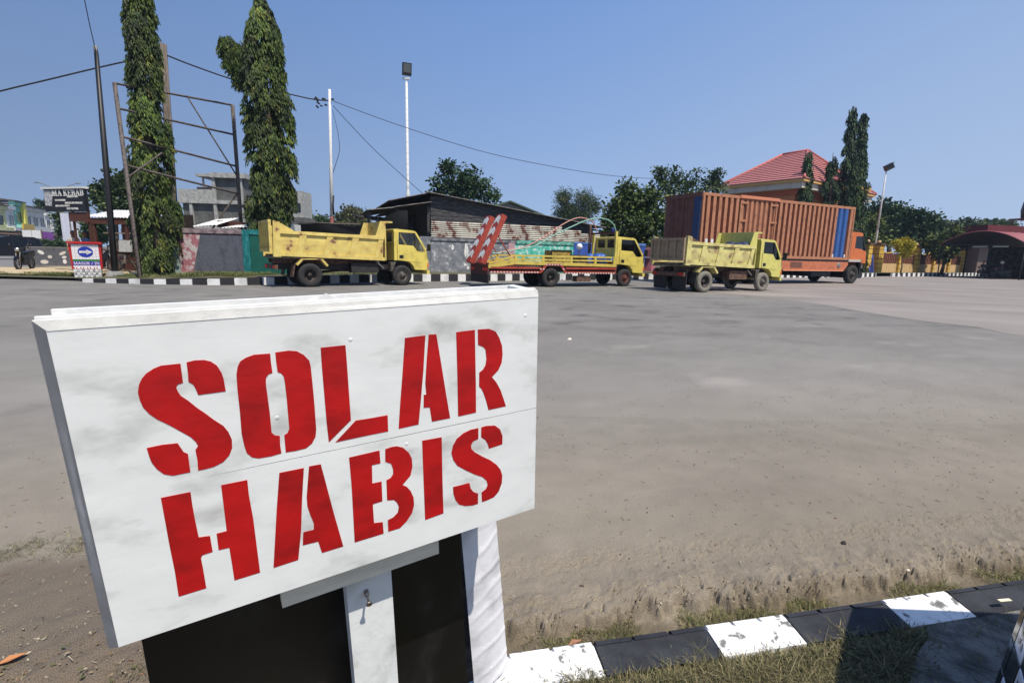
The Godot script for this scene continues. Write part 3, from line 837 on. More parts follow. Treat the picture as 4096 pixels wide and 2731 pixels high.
	letter("letter", [[Vector2(0.747, -0.316), Vector2(0.726, -0.316), Vector2(0.706, -0.321), Vector2(0.688, -0.332), Vector2(0.678, -0.348), Vector2(0.674, -0.366), Vector2(0.679, -0.385), Vector2(0.69, -0.403), Vector2(0.714, -0.422), Vector2(0.738, -0.439), Vector2(0.76, -0.452), Vector2(0.772, -0.465), Vector2(0.776, -0.478), Vector2(0.771, -0.489), Vector2(0.758, -0.495), Vector2(0.76, -0.523), Vector2(0.775, -0.522), Vector2(0.795, -0.519), Vector2(0.809, -0.507), Vector2(0.818, -0.485), Vector2(0.819, -0.463), Vector2(0.813, -0.445), Vector2(0.801, -0.428), Vector2(0.781, -0.41), Vector2(0.759, -0.395), Vector2(0.737, -0.378), Vector2(0.728, -0.367), Vector2(0.727, -0.357), Vector2(0.733, -0.348), Vector2(0.747, -0.345)],
		[Vector2(0.755, -0.316), Vector2(0.769, -0.315), Vector2(0.794, -0.319), Vector2(0.809, -0.332), Vector2(0.817, -0.352), Vector2(0.817, -0.375), Vector2(0.778, -0.378), Vector2(0.774, -0.364), Vector2(0.767, -0.352), Vector2(0.755, -0.342)],
		[Vector2(0.678, -0.457), Vector2(0.701, -0.458), Vector2(0.723, -0.458), Vector2(0.727, -0.475), Vector2(0.735, -0.487), Vector2(0.748, -0.495), Vector2(0.748, -0.524), Vector2(0.733, -0.524), Vector2(0.711, -0.519), Vector2(0.695, -0.51), Vector2(0.685, -0.495), Vector2(0.679, -0.475)]], root, at)


func build_banner():
	var root := thing("banner_board", "board wrapped in black vinyl with a wrinkled white edge behind the painted sign", "banner")
	root.transform = Transform3D(Basis(Vector3(0.846, 0.032, -0.532), Vector3(0.003, 0.998, 0.064), Vector3(0.533, -0.056, 0.844)).scaled_local(Vector3.ONE * 0.8), Vector3(-0.362, 0.064, -1.07))
	var at := Transform3D(Basis(), Vector3(-0.48, 1.46, 0))
	var s := Shape.new()
	s.x = at
	s.hexa([Vector3(0.004, -1.46, 0), Vector3(0.862, -1.46, 0), Vector3(0.862, -1.46, -0.04), Vector3(0.004, -1.46, -0.04), Vector3(-0.004, -0.3, 0), Vector3(0.81, -0.3, 0), Vector3(0.81, -0.3, -0.04), Vector3(-0.004, -0.3, -0.04)])
	part("black_vinyl", s, mat("black_vinyl", Color.WHITE, 0.38, "dust_black", Vector3(0.9, 0.5, 0.9), "n_soft", 0.1), root)
	var f := Shape.new(true)
	f.x = at
	var pts := []
	for j in 117:
		var row := []
		for i in 17:
			var k := i / 16.0
			var b := -0.3 - j * 0.01
			var a := lerpf(0.793 - (b + 0.3) * 0.083, 0.93 - (b + 0.3) * 0.1, k)
			var q := b * 1.0 - (a - 0.85) * 0.4 + noise.get_noise_2d(b * 110, 30) * 0.06
			var fold := pow(0.5 + 0.5 * sin(q * TAU / 0.085 + noise.get_noise_2d(b * 80, a * 120) * 3.0), 7.0) * clampf(0.4 + noise.get_noise_2d(b * 60 + 8, 77.0) * 2.5, 0.0, 1.0)
			var away := smoothstep(-0.62, -0.85, b) * 0.6 + 0.4
			row.append(Vector3(a, b, 0.003 + fold * 0.0045 * away * smoothstep(-0.1, 0.5, k) - 0.03 * pow(k, 3.0)))
		pts.append(row)
	for j in 116:
		for i in 16:
			f.quad(pts[j + 1][i], pts[j + 1][i + 1], pts[j][i + 1], pts[j][i])
	part("white_vinyl", f, mat("white_vinyl", rgb(232, 232, 236), 0.6, "grime", Vector3.ONE * 1.2, "n_fine", 0.12), root)
	var backing := Shape.new()
	backing.x = at
	backing.span(Vector3(0.86, -1.46, -0.06), Vector3(0.925, -0.3, -0.041))
	part("frame_bar", backing, mats["old_wood"], root)


# ---------------------------------------------------------------- kerbs
func kerb_stone_mesh(a: Vector3, b: Vector3, sect: Array) -> Shape:   # sect: (out towards the road, up)
	var f := (b - a)
	f.y = 0
	var d := f.normalized()
	var out := Vector3(-d.z, 0, d.x)
	var s := Shape.new()
	var n := sect.size()
	var g := d * 0.003
	var p := []
	var q := []
	for e in sect:
		p.append(a + g + out * e.x + Vector3.UP * e.y)
		q.append(b - g + out * e.x + Vector3.UP * e.y)
	for i in n:
		var j := (i + 1) % n
		s.quad(p[i], q[i], q[j], p[j])
	for i in range(1, n - 1):
		s.tri(p[0], p[i], p[i + 1])
		s.tri(q[0], q[i + 1], q[i])
	return s


func pad_outline() -> Array:   # (x, minus z)
	return [Vector2(1.504, -1.605), Vector2(1.603, -1.66), Vector2(1.736, -1.664), Vector2(1.908, -1.717), Vector2(2.3, -1.4), Vector2(2.3, -0.7), Vector2(1.35, -0.9), Vector2(1.236, -1.331), Vector2(1.355, -1.452), Vector2(1.453, -1.526)].map(func(p): return Vector2(p.x, -p.y))


func build_near_kerb():
	var white := mat("kerb_white", rgb(236, 236, 232), 0.75, "chipped", Vector3.ONE * 1.3, "n_fine", 0.3)
	var black := mat("kerb_black", rgb(48, 50, 56), 0.75, "heavy", Vector3.ONE * 1, "n_fine", 0.3)
	var root := Node3D.new()
	root.name = "near_kerb"
	root.set_meta("kind", "structure")
	add_child(root)
	var xs := [-0.5, -0.13, 0.29, 0.684, 0.991, 1.403, 1.694, 2.1, 2.5, 2.95]
	for i in xs.size() - 1:
		var a := Vector3(xs[i + 1], 0, kerb_line(xs[i + 1]))
		var b := Vector3(xs[i], 0, kerb_line(xs[i]))
		var s := kerb_stone_mesh(a, b, [Vector2(0.02, -0.08), Vector2(0.02, 0.058), Vector2(0.0, 0.068), Vector2(-0.1, 0.052), Vector2(-0.1, -0.08)])
		part("kerb_stone", s, white if i % 2 == 1 else black, root)
		for k in 3:   # the row of narrow edging tiles along the road side
			var c := b.lerp(a, (k + 0.03) / 3.0)
			var d := b.lerp(a, (k + 0.97) / 3.0)
			part("edging_tile", kerb_stone_mesh(d, c, [Vector2(0.026, 0.0), Vector2(0.026, 0.06), Vector2(0.016, 0.0705), Vector2(-0.002, 0.0715), Vector2(-0.002, 0.0)]), white if i % 2 == 1 else black, root)
	var pad := Shape.new()
	var o := []
	for p in pad_outline():
		o.append(p)
	pad.prism(o, 0.0, 0.05, Transform3D(Basis(Vector3.RIGHT, -PI / 2), Vector3.ZERO))
	struct("mortar_pad", pad, mat("old_mortar", rgb(126, 123, 116), 0.95, "heavy", Vector3.ONE * 1.6, "n_rough", 0.8))


func build_tiled_base():
	var root := thing("tiled_plinth", "black and white tiled plinth cut off by the right edge of the frame", "plinth", Vector3(1.457, 0.05, -1.3))
	var body := Shape.new()
	body.hexa([Vector3(-0.43, 0, 0.545), Vector3(0.7, 0, 0.75), Vector3(0.7, 0, 0.0), Vector3(0, 0, 0), Vector3(-0.33, 0.8, 0.545), Vector3(0.8, 0.8, 0.75), Vector3(0.8, 0.8, 0.0), Vector3(0.1, 0.8, 0)])
	part("plinth_body", body, mat("grout", rgb(214, 212, 206), 0.8), root)
	var along := Vector3(-0.43, 0, 0.545).normalized()
	var up := Vector3(0.1, 0.8, 0).normalized()
	var out := along.cross(up).normalized() * -1.0
	if out.x > 0:
		out = -out
	var glaze_b := mat("glaze_black", rgb(12, 12, 14), 0.12)
	var glaze_w := mat("glaze_white", rgb(232, 231, 234), 0.15)
	for j in 8:
		for i in 6:
			var u0 := 0.006 if i == 0 else 0.052 + (i - 1) * 0.1
			var u1 := 0.048 if i == 0 else u0 + 0.096
			var v0 := j * 0.1 + 0.002
			var v1 := v0 + 0.096
			var s := Shape.new()
			var q := []
			for k in [[u0, v0], [u1, v0], [u1, v1], [u0, v1]]:
				q.append(along * k[0] + up * k[1] + out * 0.001)
			var c: Vector3 = (q[0] + q[2]) / 2
			var r := []
			for e in q:
				r.append(e + (c - e) * 0.05 + out * 0.003)
			s.hexa([q[1], q[0], q[3], q[2], r[1], r[0], r[3], r[2]])
			var dark := i == 0 or (i + j) % 2 == 0
			var tile := part("tile", s, glaze_b if dark else glaze_w, root)
			if not dark:
				var m := Shape.new()
				for e in 4:
					var d := Basis(out, e * PI / 2 + PI / 4) * along
					var sd := out.cross(d)
					m.quad(c + d * 0.004 + out * 0.0045, c + d * 0.02 + sd * 0.009 + out * 0.0045, c + d * 0.04 + out * 0.0045, c + d * 0.02 - sd * 0.009 + out * 0.0045)
				part("leaf_motif", m, mat("motif_violet", rgb(40, 20, 52), 0.2), tile)


func build_far_kerb():
	var white := mat("far_white", rgb(228, 228, 226), 0.7, "grime", Vector3.ONE * 0.3)
	var black := mat("far_black", rgb(40, 40, 44), 0.8, "grime", Vector3.ONE * 0.9)
	var path := [Vector3(-15.15, 0.13, -17.86), Vector3(-12.81, 0.17, -17.70), Vector3(-11.0, 0.2, -17.9), Vector3(-9.60, 0.26, -18.33), Vector3(-8.5, 0.29, -19.25), Vector3(-7.44, 0.31, -20.51), Vector3(-6.0, 0.32, -21.9), Vector3(-4.52, 0.33, -23.03), Vector3(-1.97, 0.33, -24.33), Vector3(0.20, 0.34, -25.75), Vector3(21.04, 0.35, -39.36), Vector3(32.0, 0.35, -46.2), Vector3(33.6, 0.35, -47.2)]
	var gap_path := [Vector3(36.6, 0.35, -49.2), Vector3(42.53, 0.35, -53.15), Vector3(58, 0.35, -63.2)]
	for run in [path, gap_path]:
		var root := Node3D.new()
		root.name = numbered("far_kerb")
		root.set_meta("kind", "structure")
		add_child(root)
		var curve := Curve3D.new()
		for p in run:
			curve.add_point(p)
		var total := curve.get_baked_length()
		var at := 0.0
		var i := 0
		while at < total:
			var len := 0.40 if i % 2 == 0 else 0.46
			if run == gap_path:
				len = 0.62
			var a := curve.sample_baked(at)
			var b := curve.sample_baked(minf(at + len, total))
			var top := (a.y + b.y) / 2
			a.y = 0
			b.y = 0
			if a.distance_to(b) > 0.1:
				part("kerb_stone", kerb_stone_mesh(a, b, [Vector2(0.18, -0.05), Vector2(0.18, top), Vector2(0.02, top), Vector2(0.0, top - 0.02), Vector2(-0.015, -0.05)].map(func(e): return Vector2(e.x, e.y)), ), white if i % 2 == 0 else black, root)
			at += len
			i += 1


# ---------------------------------------------------------------- litter on the dirt
func litter(px: Vector3, called: String, label: String, category: String, s: Shape, m: Material, turn := 0.0, group := ""):
	var o := thing(called, label, category, px, turn, group)
	var p := part(called, s, m, o)
	p.name = {"stone": "stone_body", "cigarette_butt": "butt_tube", "fallen_leaf": "leaf_blade", "paper_scrap": "paper"}.get(called, "body")


func pebble(r: float, flat := 0.65) -> Shape:
	var s := Shape.new()
	var a := rng.randf() * 9
	s.x = Transform3D(Basis(Vector3(1, 0.3, 0.2).normalized(), a), Vector3(0, r * flat * 0.7, 0))
	s.ball(Vector3.ZERO, Vector3(r, r * flat, r * 0.75), 8)
	return s


func butt(len: float) -> Shape:
	return Shape.new(true).tube([Vector3(-len / 2, 0.004, 0), Vector3(len / 2, 0.004, 0.001)], 0.0038, 7)


func leaf_shape(len: float) -> Shape:
	var s := Shape.new()
	for k in [-1.0, 1.0]:
		for y in [0.0, 0.0008]:
			var a := [Vector3(-len / 2, 0.004 + y, 0), Vector3(-len * 0.1, 0.012 + y, len * 0.22 * k), Vector3(len / 2, 0.010 + y, 0), Vector3(0, 0.004 + y, 0)]
			if k > 0:
				s.quad(a[0], a[1], a[2], a[3])
			else:
				s.quad(a[3], a[2], a[1], a[0])
	return s


func build_litter():
	rng.seed = 5
	var dark := mat("dark_stone", rgb(66, 58, 52), 0.9, "heavy", Vector3.ONE * 20)
	litter(Vector3(0.207, 0, -2.141), "stone", "pale brown pebble lying right beside the white vinyl edge of the banner board", "stone", pebble(0.011), mat("pale_stone", rgb(150, 138, 124), 0.9), 20)
	litter(Vector3(0.501, 0, -2.028), "stone", "dark brown stone nearest the orange cigarette butt on the dirt", "stone", pebble(0.0115), dark, 60)
	litter(Vector3(0.299, 0, -1.807), "stone", "largest brown clod of earth just above the broken dirt edge by the banner", "stone", pebble(0.0125, 0.8), mat("clod", rgb(92, 78, 68), 0.95, "heavy", Vector3.ONE * 20), 10)
	litter(Vector3(1.578, 0, -2.164), "stone", "black blocky stone lying alone on the dirt at right", "stone", pebble(0.016, 0.7), mat("black_stone", rgb(48, 46, 44), 0.9), 30)
	litter(Vector3(1.684, 0, -2.392), "stone", "small reddish stone higher up the dirt above the black blocky stone", "stone", pebble(0.012), mat("red_stone", rgb(96, 62, 54), 0.9), 30)
	litter(Vector3(0.361, 0, -2.226), "cigarette_butt", "red and white cigarette butt farthest up the dirt near the sign", "cigarette butt", butt(0.03), mat("butt_red", rgb(170, 60, 50), 0.8), 30)
	litter(Vector3(0.325, 0, -2.069), "cigarette_butt", "orange brown cigarette butt standing out against the dirt below the sign's corner", "cigarette butt", butt(0.024), mat("butt_orange", rgb(196, 128, 60), 0.8), 75)
	litter(Vector3(0.738, 0, -2.125), "cigarette_butt", "white cigarette butt lying by itself out on the dirt", "cigarette butt", butt(0.04), mat("butt_white", rgb(236, 232, 226), 0.8), 25)
	litter(Vector3(1.19, 0, -2.859), "cigarette_butt", "thin pale stub on the asphalt left of the middle", "cigarette butt", butt(0.04), mats["butt_white"], 10)
	litter(Vector3(0.34, -0.01, -1.725), "fallen_leaf", "orange dry leaf caught on the broken dirt edge", "leaf", leaf_shape(0.045), mat("leaf_orange", rgb(196, 124, 76), 0.7), 80)
	litter(Vector3(0.584, 0, -1.734), "fallen_leaf", "bleached white leaf lying on the dirt right of the orange one", "leaf", leaf_shape(0.04), mat("leaf_pale", rgb(206, 204, 194), 0.7), 130)
	litter(Vector3(0.245, -0.03, -1.549), "fallen_leaf", "brown curled leaf in the gutter next to the white kerb stone", "leaf", leaf_shape(0.055), mat("leaf_brown", rgb(150, 104, 76), 0.7), 20)
	litter(Vector3(-1.561, 0.006, -1.387), "fallen_leaf", "large tan leaf in the dead grass at lower left", "leaf", leaf_shape(0.075), mat("leaf_tan", rgb(176, 118, 72), 0.7), 40)
	litter(Vector3(1.74, 0, -1.979), "paper_scrap", "crumpled pale paper scrap on the dirt above the white kerb stone at right", "paper", pebble(0.014, 0.4), mat("paper", rgb(214, 204, 190), 0.8), 40)
	litter(Vector3(1.846, 0.088, -1.672), "paper_scrap", "torn cream paper strip on the shaded black kerb stone at far right", "paper", Shape.new().box(Vector3(0, 0.003, 0), Vector3(0.05, 0.002, 0.012)), mat("paper_cream", rgb(236, 226, 190), 0.8), 8)
	litter(Vector3(0.91, 0, -7.829), "paper_scrap", "small white scrap lying on the grey asphalt beside the painted sign's top corner", "paper", pebble(0.035, 0.3), mats["paper"], 0)


# ---------------------------------------------------------------- trucks (x forward, y up, z towards the near side)
var meshes := {}


func holder(called: String, parent: Node, at := Vector3.ZERO) -> Node3D:
	var o := Node3D.new()
	o.name = called
	parent.add_child(o, true)
	o.position = at
	return o


func wheel(root: Node3D, at: Vector3, r: float, w: float, side: float, hollow: bool, tyre_m: Material, rim_m: Material):
	var o := holder("wheel", root, at)
	o.rotation_degrees.y = 0.0 if side > 0 else 180.0
	var key := "t%f_%f_%s" % [r, w, hollow]
	if not meshes.has(key):
		var t := Transform3D(Basis(Vector3.RIGHT, PI / 2), Vector3.ZERO)
		var s := Shape.new(true)
		s.lathe([Vector2(r * 0.56, -w / 2), Vector2(r * 0.9, -w / 2), Vector2(r * 0.985, -w * 0.38), Vector2(r, -w * 0.2), Vector2(r, w * 0.2), Vector2(r * 0.985, w * 0.38), Vector2(r * 0.93, w * 0.49), Vector2(r * 0.78, w / 2 + 0.012), Vector2(r * 0.6, w / 2), Vector2(r * 0.55, w * 0.4)], 32, t)
		var k := Shape.new(true)
		if hollow:
			k.lathe([Vector2(r * 0.58, w * 0.42), Vector2(r * 0.56, w * 0.47), Vector2(r * 0.52, w * 0.44), Vector2(r * 0.47, -w * 0.2), Vector2(r * 0.3, -w * 0.28), Vector2(r * 0.2, -w * 0.25), Vector2(r * 0.18, w * 0.1), Vector2(0, w * 0.12)], 28, t)
		else:
			k.lathe([Vector2(r * 0.58, w * 0.42), Vector2(r * 0.56, w * 0.48), Vector2(r * 0.5, w * 0.4), Vector2(r * 0.46, w * 0.2), Vector2(r * 0.38, w * 0.24), Vector2(r * 0.3, w * 0.48), Vector2(r * 0.2, w * 0.52), Vector2(r * 0.18, w * 0.7), Vector2(0, w * 0.72)], 28, t)
		for i in 6:
			var a := TAU * i / 6
			var c := Vector3(cos(a) * r * 0.25, sin(a) * r * 0.25, (-w * 0.2 if hollow else w * 0.5))
			k.box(c, Vector3(0.03, 0.03, 0.05))
		meshes[key] = [s.done(), k.done()]
	part("tyre", meshes[key][0], tyre_m, o)
	part("rim", meshes[key][1], rim_m, o)


func cab(root: Node3D, x0: float, k: float, paint: Material, glass: Material, half: float, inner := true):
	# side profile in metres from the rear axle, stretched by k from the cab's back
	var f := func(pts: Array) -> Array:
		return pts.map(func(p): return Vector2(x0 + (p.x - 3.24) * k, p.y))
	var X := func(v: float) -> float: return x0 + (v - 3.24) * k
	var body := Shape.new()
	body.prism(f.call([Vector2(3.24, 0.98), Vector2(3.24, 1.60), Vector2(4.04, 1.56), Vector2(4.24, 1.33), Vector2(4.45, 1.31), Vector2(4.62, 1.36), Vector2(4.675, 1.2), Vector2(4.69, 0.94), Vector2(4.67, 0.66), Vector2(4.60, 0.60), Vector2(4.11, 0.62), Vector2(4.04, 0.78), Vector2(3.94, 0.88), Vector2(3.86, 0.93), Vector2(3.36, 0.985)]), -half, half)
	part("cab_body", body, paint, root)
	var roof := Shape.new()
	roof.prism(f.call([Vector2(3.25, 2.07), Vector2(4.12, 2.055), Vector2(4.2, 2.075), Vector2(4.16, 2.115), Vector2(4.05, 2.15), Vector2(3.32, 2.185), Vector2(3.23, 2.16)]), -half + 0.03, half - 0.03)
	part("roof", roof, paint, root)
	for s in [-1.0, 1.0]:
		var z: float = s * (half - 0.035)
		var p := Shape.new()
		p.bar(Vector3(X.call(4.16), 2.08, z - s * 0.03), Vector3(X.call(4.63), 1.34, z), 0.07, 0.07)
		part("windscreen_pillar", p, paint, root)
		var b := Shape.new()
		b.prism(f.call([Vector2(3.24, 1.56), Vector2(3.43, 1.56), Vector2(3.43, 2.08), Vector2(3.24, 2.1)]), z - 0.03, z + 0.03)
		part("rear_pillar", b, paint, root)
		var g := Shape.new()
		g.prism(f.call([Vector2(3.42, 2.062), Vector2(4.14, 2.05), Vector2(4.44, 1.57), Vector2(4.52, 1.33), Vector2(4.25, 1.345), Vector2(4.05, 1.575), Vector2(3.42, 1.615)]), z - s * 0.012 - 0.003, z - s * 0.012 + 0.003)
		part("side_window", g, glass, root)
		var q := Shape.new()
		q.bar(Vector3(X.call(4.1), 2.05, z + s * 0.012), Vector3(X.call(4.13), 1.56, z + s * 0.012), 0.02, 0.02)
		q.bar(Vector3(X.call(4.05), 1.585, z + s * 0.02), Vector3(X.call(4.26), 1.35, z + s * 0.02), 0.03, 0.02)
		part("window_seal", q, mats["black_plastic"], root)
		var d := Shape.new()
		var zz: float = s * half
		d.prism(f.call([Vector2(3.38, 1.0), Vector2(3.38, 1.58), Vector2(4.03, 1.54), Vector2(4.22, 1.31), Vector2(4.42, 1.29), Vector2(4.44, 1.05), Vector2(4.40, 0.9), Vector2(3.9, 0.94)]), zz - 0.004, zz + 0.009 * s)
		var door := part("door", d, paint, root)
		part("door_handle", Shape.new().box(Vector3(X.call(3.53), 1.125, zz + s * 0.012), Vector3(0.17, 0.12, 0.02)), mats["black_plastic"], door)
		var seam := Shape.new()
		seam.box(Vector3(X.call(3.362), 1.3, zz), Vector3(0.014, 0.62, 0.006))
		part("door_gap", seam, mats["black_plastic"], root)
		var m := Shape.new()
		m.tube([Vector3(X.call(4.6), 1.36, zz * 0.97), Vector3(X.call(4.66), 1.5, zz * 1.1), Vector3(X.call(4.66), 1.62, zz * 1.12)], 0.012, 6)
		m.box(Vector3(X.call(4.67), 1.5, zz * 1.13), Vector3(0.05, 0.27, 0.16), Basis(Vector3.UP, 0.3 * s))
		part("mirror", m, mats["black_plastic"], root)
		part("turn_lamp", Shape.new().box(Vector3(X.call(4.672), 0.79, zz * 0.93), Vector3(0.05, 0.16, 0.16)), mats["amber"], root)
		part("headlight", Shape.new(true).lathe([Vector2(0.1, 0), Vector2(0.09, 0.02), Vector2(0, 0.035)], 14, Transform3D(Basis(Vector3.BACK, -PI / 2), Vector3(X.call(4.685), 0.8, zz * 0.68))), mats["bright_metal"], root)
		var fl := Shape.new()   # mudguard behind the front wheel
		fl.prism(f.call([Vector2(3.1, 0.88), Vector2(3.32, 0.94), Vector2(3.24, 0.72), Vector2(3.16, 0.55), Vector2(3.08, 0.56)]), zz - s * 0.3, zz - s * 0.02)
		part("mudguard", fl, mats["rim_grey"], root)
	var ws := Shape.new()
	ws.hexa([Vector3(X.call(4.62), 1.35, half - 0.06), Vector3(X.call(4.625), 1.35, half - 0.06), Vector3(X.call(4.625), 1.35, -half + 0.06), Vector3(X.call(4.62), 1.35, -half + 0.06), Vector3(X.call(4.17), 2.06, half - 0.09), Vector3(X.call(4.175), 2.06, half - 0.09), Vector3(X.call(4.175), 2.06, -half + 0.09), Vector3(X.call(4.17), 2.06, -half + 0.09)])
	part("windscreen", ws, glass, root)
	var rear := Shape.new()
	rear.span(Vector3(X.call(3.24), 1.56, -half + 0.05), Vector3(X.call(3.27), 1.7, half - 0.05))
	for z in [-half + 0.12, 0.0, half - 0.12]:
		rear.span(Vector3(X.call(3.24), 1.7, z - 0.09), Vector3(X.call(3.27), 2.1, z + 0.09))
	part("rear_wall", rear, paint, root)
	part("rear_window", Shape.new().span(Vector3(X.call(3.25), 1.68, -half + 0.1), Vector3(X.call(3.256), 2.08, half - 0.1)), glass, root)
	var bump := Shape.new()
	bump.span(Vector3(X.call(4.62), 0.44, -half - 0.02), Vector3(X.call(4.74), 0.6, half + 0.02))
	part("bumper", bump, paint, root)
	var inside := Shape.new()
	inside.span(Vector3(X.call(3.3), 1.4, -half + 0.12), Vector3(X.call(3.5), 1.85, -0.05))
	inside.span(Vector3(X.call(3.3), 1.4, 0.05), Vector3(X.call(3.5), 1.85, half - 0.12))
	part("seat", inside, mats["black_plastic"], root)
	var sw := Shape.new(true)
	var ring := []
	for i in 17:
		var a := TAU * i / 16
		ring.append(Vector3(X.call(4.1) + sin(a) * 0.1, 1.62 + sin(a) * 0.14, half - 0.42 + cos(a) * 0.18))
	sw.tube(ring, 0.016, 6, false)
	part("steering_wheel", sw, mats["black_plastic"], root)
	var arch := Shape.new()
	arch.span(Vector3(X.call(3.3), 0.55, -half + 0.25), Vector3(X.call(4.6), 0.97, half - 0.3))
	part("engine_bay", arch, mats["dark_steel"], root)


func chassis(root: Node3D, x0: float, x1: float):
	var c := Shape.new()
	for z in [-0.38, 0.38]:
		c.span(Vector3(x0, 0.6, z - 0.04), Vector3(x1, 0.8, z + 0.04))
	for i in 6:
		var x := lerpf(x0 + 0.1, x1 - 0.2, i / 5.0)
		c.span(Vector3(x, 0.62, -0.36), Vector3(x + 0.08, 0.76, 0.36))
	part("chassis", c, mats["dark_steel"], root)


func dump_truck(label: String, at: Vector3, turn: float, paint: Material, tyre_m: Material, wb: float, dusty: bool) -> Node3D:
	var r := thing("dump_truck", label, "dump truck", at, turn, "yellow trucks parked along the far kerb")
	chassis(r, -1.0, wb + 0.9)
	var dx := wb - 3.55
	cab(r, 3.22 + dx, 1.0, mats["cab_yellow"] if not dusty else mat("cab_pale", rgb(212, 204, 112), 0.4, "clean", Vector3.ONE), mats["clear_glass"] if not dusty else mats["tinted_glass"], 0.86)
	for s in [-1.0, 1.0]:
		wheel(r, Vector3(wb, 0.395, s * 0.78), 0.395, 0.2, s, false, tyre_m, mats["rim_grey"])
		wheel(r, Vector3(0, 0.42, s * 0.80), 0.42, 0.22, s, true, tyre_m, mats["rim_dark"])
		wheel(r, Vector3(0, 0.42, s * 0.54), 0.42, 0.2, s, true, mats["black_rubber"], mats["rim_dark"])
	var ax := Shape.new(true)
	ax.tube([Vector3(0, 0.42, -0.8), Vector3(0, 0.42, 0.8)], 0.07, 8)
	ax.ball(Vector3(0, 0.42, 0), Vector3(0.2, 0.2, 0.17), 12)
	ax.tube([Vector3(0.1, 0.45, 0), Vector3(2.6, 0.7, 0)], 0.05, 8)
	ax.tube([Vector3(wb, 0.4, -0.7), Vector3(wb, 0.4, 0.7)], 0.05, 8)
	part("axle", ax, mats["dark_steel"], r)
	# tipping body
	var e := 2.85 + dx
	part("bed_floor", Shape.new().span(Vector3(-1.14, 0.99, -0.88), Vector3(e - 0.03, 1.09, 0.88)), mats["bed_inside"], r)
	part("bed_load", bed_load(dusty, e), mat("bed_sand", rgb(120, 108, 90), 0.95, "heavy", Vector3.ONE * 2), r)
	for s in [-1.0, 1.0]:
		var side := Shape.new()
		var z: float = s * 0.87
		for i in 5:   # panels a little bulged between the ribs
			var xa := lerpf(-1.0, e - 0.1, i / 5.0)
			var xb := lerpf(-1.0, e - 0.1, (i + 1) / 5.0)
			for j in 6:
				var ya := lerpf(1.05, 1.9, j / 6.0)
				var yb := lerpf(1.05, 1.9, (j + 1) / 6.0)
				var ba := 0.03 * sin(PI * j / 6.0)
				var bb := 0.03 * sin(PI * (j + 1) / 6.0)
				side.hexa([Vector3(xa, ya, z + s * ba), Vector3(xb, ya, z + s * ba), Vector3(xb, ya, z + s * ba - 0.03), Vector3(xa, ya, z + s * ba - 0.03), Vector3(xa, yb, z + s * bb), Vector3(xb, yb, z + s * bb), Vector3(xb, yb, z + s * bb - 0.03), Vector3(xa, yb, z + s * bb - 0.03)])
		part("side_panel", side, paint, r)
		var rail := Shape.new()
		rail.hexa([Vector3(-0.96, 1.835, s * 0.90 + 0.055), Vector3(e - 0.05, 1.755, s * 0.90 + 0.055), Vector3(e - 0.05, 1.755, s * 0.90 - 0.055), Vector3(-0.96, 1.835, s * 0.90 - 0.055), Vector3(-0.96, 1.945, s * 0.90 + 0.05), Vector3(e - 0.05, 1.87, s * 0.90 + 0.05), Vector3(e - 0.05, 1.87, s * 0.90 - 0.05), Vector3(-0.96, 1.945, s * 0.90 - 0.05)])
		part("top_rail", rail, paint, r)
		var low := Shape.new()
		low.prism([Vector2(-0.96, 1.08), Vector2(e - 0.05, 0.96), Vector2(e - 0.05, 1.09), Vector2(-0.96, 1.2)], s * 0.9 - 0.05, s * 0.9 + 0.05)
		part("bottom_rail", low, paint, r)
		for q in [[-0.44, -0.24, -0.29, -0.06], [0.48, 0.68, 0.65, 0.87], [1.42, 1.63, 1.58, 1.82], [2.4, 2.57, 2.6, 2.8]]:
			var d: float = dx * (q[0] + 1) / 3.5
			var rib := Shape.new()
			rib.prism([Vector2(q[0] + d, 1.1), Vector2(q[1] + d, 1.1), Vector2(q[3] + d, 1.84), Vector2(q[2] + d, 1.84)], s * 0.9 - 0.04, s * 0.9 + 0.042)
			part("rib", rib, paint, r)
		var post := Shape.new()
		var tall := 2.22 if not dusty else 2.13
		post.prism([Vector2(-1.19, 1.05), Vector2(-0.94, 1.05), Vector2(-0.94, tall), Vector2(-1.15, tall + 0.03)], s * 0.9 - 0.06, s * 0.9 + 0.062)
		part("corner_post", post, paint, r)
		var gus := Shape.new()
		gus.prism([Vector2(-0.95, 1.85), Vector2(-0.5, 1.9), Vector2(-0.5, 1.96), Vector2(-0.95, tall - 0.01)], s * 0.88 - 0.012, s * 0.88 + 0.012)
		part("gusset", gus, paint if not dusty else mats["rusty_brown"], r)
		var wing := Shape.new()
		wing.prism([Vector2(e - 0.4, 1.85), Vector2(e, 1.85), Vector2(e + 0.02, 2.44), Vector2(e - 0.19, 2.44)], s * 0.9 - 0.015, s * 0.9 + 0.015, Transform3D(Basis(), Vector3(0, 0, 0)))
		part("head_wing", wing, paint if not dusty else mats["cab_pale"], r)
		var guard := Shape.new()
		guard.bar(Vector3(-0.45, 0.78, s * 0.8), Vector3(-0.24, 1.0, s * 0.8), 0.07, 0.3, Vector3.RIGHT)
		guard.bar(Vector3(0.4, 0.98, s * 0.8), Vector3(0.6, 0.75, s * 0.8), 0.07, 0.3, Vector3.RIGHT)
		guard.span(Vector3(-0.3, 0.97, s * 0.8 - 0.15), Vector3(0.45, 1.0, s * 0.8 + 0.15))
		part("mudguard", guard, paint, r)
		var flap := Shape.new()
		flap.box(Vector3(-0.56, 0.57, s * 0.72), Vector3(0.03, 0.42, 0.46), Basis(Vector3.BACK, -0.18))
		part("mud_flap", flap, mats["rusty_brown"] if not dusty else mats["black_rubber"], r)
